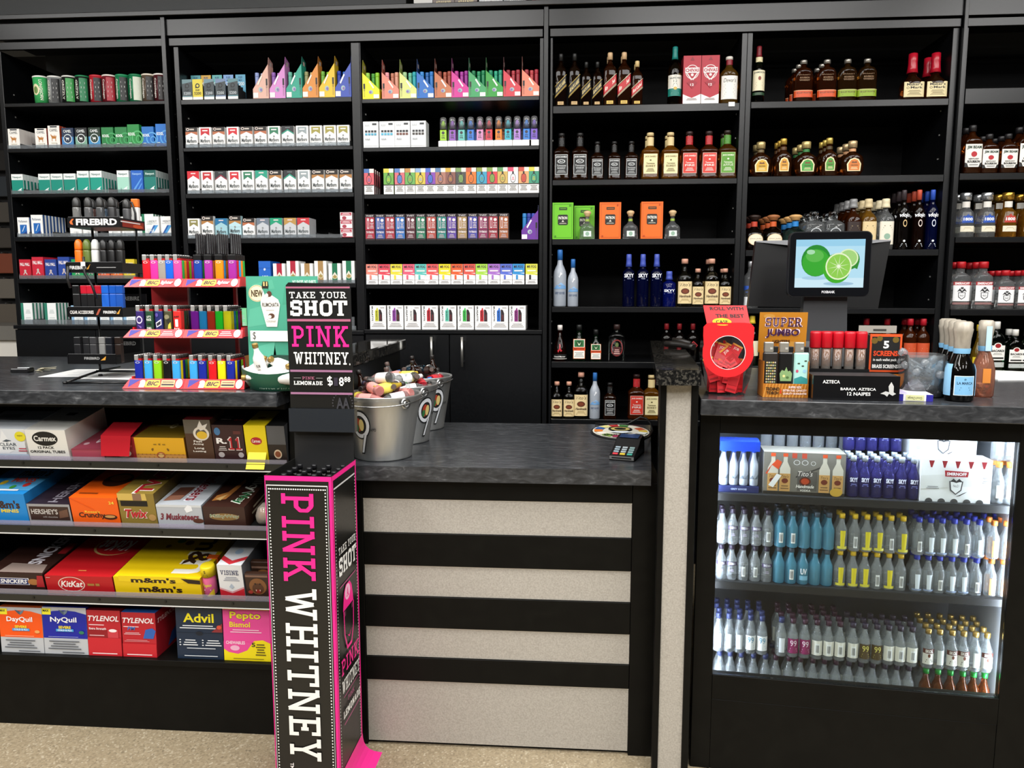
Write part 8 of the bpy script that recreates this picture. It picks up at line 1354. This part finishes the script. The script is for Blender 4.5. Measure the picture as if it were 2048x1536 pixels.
# top shelf: cartons and wrapped packs
A0, A1 = [0.0748,0.1864]; w = A1 - A0
m = MB(); m.box(-w / 2, 0, 0, w / 2, .07, .018, C('1c2450', .4)); prints(m, flat((-w / 2, 0, 0), (w, 0, 0), (0, 0, .018)), [('t', 'GREY GOOSE', .3, .4, .7, .7, 'b8c4e0', 'b')]); t = MB(); t.box(-w / 2, .0, .122, w / 2, .07, .15, CL('2f56d8', .8, .5))
rput(('bottle_carrier', [('tray', m.build('tray')), ('blue_top', t.build('blue_top'))]), (A0 + A1) / 2, .132, S1 + .0005, 'navy carrier tray with a blue top holding frosted miniatures', 'carrier')
gg = cached('ggm', lambda: mini(.112, .0132, FROST('d3dcea'), '1f4fd0', (.12, .36, .9, None, [('p', [(0, .3), (.3, .7), (.6, .3), (1, .8), (1, .3)], '6a7480')]), 12))
for j in range(2):
    for i in range(4): rput(gg, A0 + w * (i + .5) / 4, .15 + j * .033, S1 + .019, 'frosted blue capped miniature in the navy carrier, %s along, %s rank' % (ORD[i], ORD[j]), 'bottle', 'frosted miniatures in the carrier')
A0, A1 = [0.1982,0.4205]; w = A1 - A0; h = .123
tb = [('r', 0, 0, 1, 1, '77736a'), ('r', 0, 0, 1, .07, '2a2620'), ('p', [(.4, .4), (.72, .66), (.72, .7), (.4, .44)], '3a3834'), ('r', .42, .1, .66, .56, '55524c')]
for x in (.05, .2, .68, .84): tb += [('p', [(x, .08), (x + .13, .08), (x + .13, .62), (x + .09, .78), (x + .09, .92), (x + .04, .92), (x + .04, .78), (x, .62)], 'cfc9b8'), ('r', x, .08, x + .13, .5, 'c89a5a'), ('r', x + .036, .9, x + .094, .98, 'd8542a'), ('e', x + .065, .33, .04, .06, '6a2a16'), ('t', "Tito's", x + .02, .4, x + .11, .47, '4a2f18', 'i'), ('l', x + .015, .12, x + .115, .24, '7a5a34', 2)]
tb += [('p', [(.02, .5), (.1, .7), (.18, .6), (.22, .78), (.16, .84), (.1, .72), (.06, .62), (.04, .48)], 'd8502a'), ('p', [(.06, .22), (.16, .5), (.22, .46), (.12, .17)], 'e8e8e4'), ('t', "Tito's", .42, .46, .6, .58, 'efeae0', 'i'), ('e', .51, .34, .07, .1, '5a1f10'), ('e', .51, .34, .05, .07, 'b0401c'), ('t', 'Handmade', .4, .18, .62, .26, 'efeae0', 'bi'), ('t', 'VODKA', .45, .1, .58, .15, 'efeae0', 'b'), ('e', .89, .11, .075, .1, 'c8a03a'), ('o', .4, .78, .04, .06, .8, 'd8d8d4'), ('o', .5, .78, .04, .06, .8, 'd8d8d4'), ('o', .6, .77, .03, .05, .8, 'd8d8d4')] + [('r', x, .88, x + .06, 1, 'c8503a') for x in (.34, .46)]
rput(BX('bottle_carton', w, .09, h, '8a867c', tb), (A0 + A1) / 2, .135, S1 + .0005, 'printed carton of tan labelled vodka miniatures with a red bow', 'carton')
XS_ = [0.4441,0.4747,0.5064,0.5393,0.572,0.6033]
VI = _amb('4a4696', .6); skm = cached('skm', lambda: mini(.118, .0165, VI, C('c8d4e0', .25, .5), (.2, .56, .85, None, [('t', 'SKYY', .14, .5, .86, .8, 'eef0fa', 'B'), ('l', .2, .2, .8, .4, '8a90d0', 2)])))
for j in range(3):
    for i, x in enumerate(XS_): rput(skm, x, .15 + j * .036, S1 + .0005, 'violet blue vodka miniature with a silver cap, %s along, %s rank' % (ORD[i], ORD[j]), 'bottle', 'violet blue miniatures')
for i, x in enumerate(XS_[:5]): rput(skm, x + .004, .23, S1 + .1195, 'violet blue vodka miniature on the upper layer, %s along' % ORD[i], 'bottle', 'violet blue miniatures on the upper layer')
A0, A1 = [0.6171,0.7966]; w = A1 - A0; h = .121
sm_ = [('p', [(0, .28), (.5, .36), (1, .4), (1, .72), (0, .6)], 'e2e4e2')] + [('p', [(.13 + q * .18 + .055 * math.cos(a * math.pi / 8), .003 + .08 * math.sin(a * math.pi / 8)) for a in range(9)], '4a4a4a') for q in range(5)]
def half(q, c): x = .1 + q * .185; return [('p', [(x, .96), (x + .08, .96), (x + .05, .8), (x + .03, .8)], c)]
s2_ = sm_ + [it for q in range(5) for it in half(q, '8a1a22')] + [('p', [(.34, .6), (.66, .6), (.67, .72), (.33, .74)], 'a01c28'), ('t', 'SMIRNOFF', .36, .625, .64, .7, 'f4eeee', 'B'), ('p', [(.4, .5), (.6, .5), (.58, .28), (.5, .18), (.42, .28)], '4a4a4c'), ('p', [(.42, .48), (.58, .48), (.565, .3), (.5, .21), (.435, .3)], 'eceeee'), ('p', [(.42, .5), (.46, .56), (.5, .5), (.54, .56), (.58, .5), (.5, .46)], '2a2a2c'), ('t', 'No21', .46, .36, .54, .42, '3a3a3c'), ('l', .08, .3, .26, .38, '8a8c8c', 2), ('l', .86, .46, .98, .62, 'a0a2a2', 4), ('p', [(.5, .14), (.62, .24), (.66, .26), (.56, .16)], '3a3a3a')]
kd = BX('bottle_carton', w, .07, h, 'f0f2f2', s2_); rput(kd, (A0 + A1) / 2, .13, S1 + .0005, 'white carton of red labelled vodka miniatures, lower one', 'carton', 'white vodka cartons')
rput(BX('bottle_carton', w * .98, .07, h, 'f0f2f4', s2_), (A0 + A1) / 2 - .012, .205, S1 + .0995, 'white carton of vodka miniatures set behind and above the other', 'carton', 'white vodka cartons')
for m_ in (bpy.data.objects,): pass
XO = [0.8199,0.8461]
om = cached('omn', lambda: mini(.115, .0165, CW, 'e88a3a', (.1, .5, .85, None, [('r', .15, .1, .85, .9, 'b0b0ae'), ('r', .2, .2, .8, .5, 'd8d8d4')])))
for j in range(2):
    for i, x in enumerate(XO):
        rput(om, x, .147 + .036 * j, S1 + .0005, 'orange capped miniature beside the white carton, %s along, %s rank' % (ORD[i], ORD[j]), 'bottle', 'orange capped miniatures on the top shelf')
for i, x in enumerate(XO): rput(om, x, .165, S1 + .117, 'orange capped miniature stacked on the others, %s along' % ORD[i], 'bottle', 'stacked orange capped miniatures')
tg = cached('tgm', lambda: mini(.105, .016, CW, C('9a9c9e', .25, .7)))
XG = [0.2247,0.263,0.301,0.3387,0.3763,0.4136,0.4508]
for j in range(2):
    for i, x in enumerate(XG): rput(tg, x, .29 + j * .05, S1 + .105 if 0 else S1 + .0005 + .0, 'grey capped miniature, lower layer behind the printed carton, %s along, %s rank' % (ORD[i], ORD[j]), 'bottle', 'grey capped miniatures behind the carton')
for i, x in enumerate(XG): rput(tg, x, .29, S1 + .1065, 'grey capped miniature, upper layer behind the printed carton, %s along' % ORD[i], 'bottle', 'grey capped miniatures on the second layer')
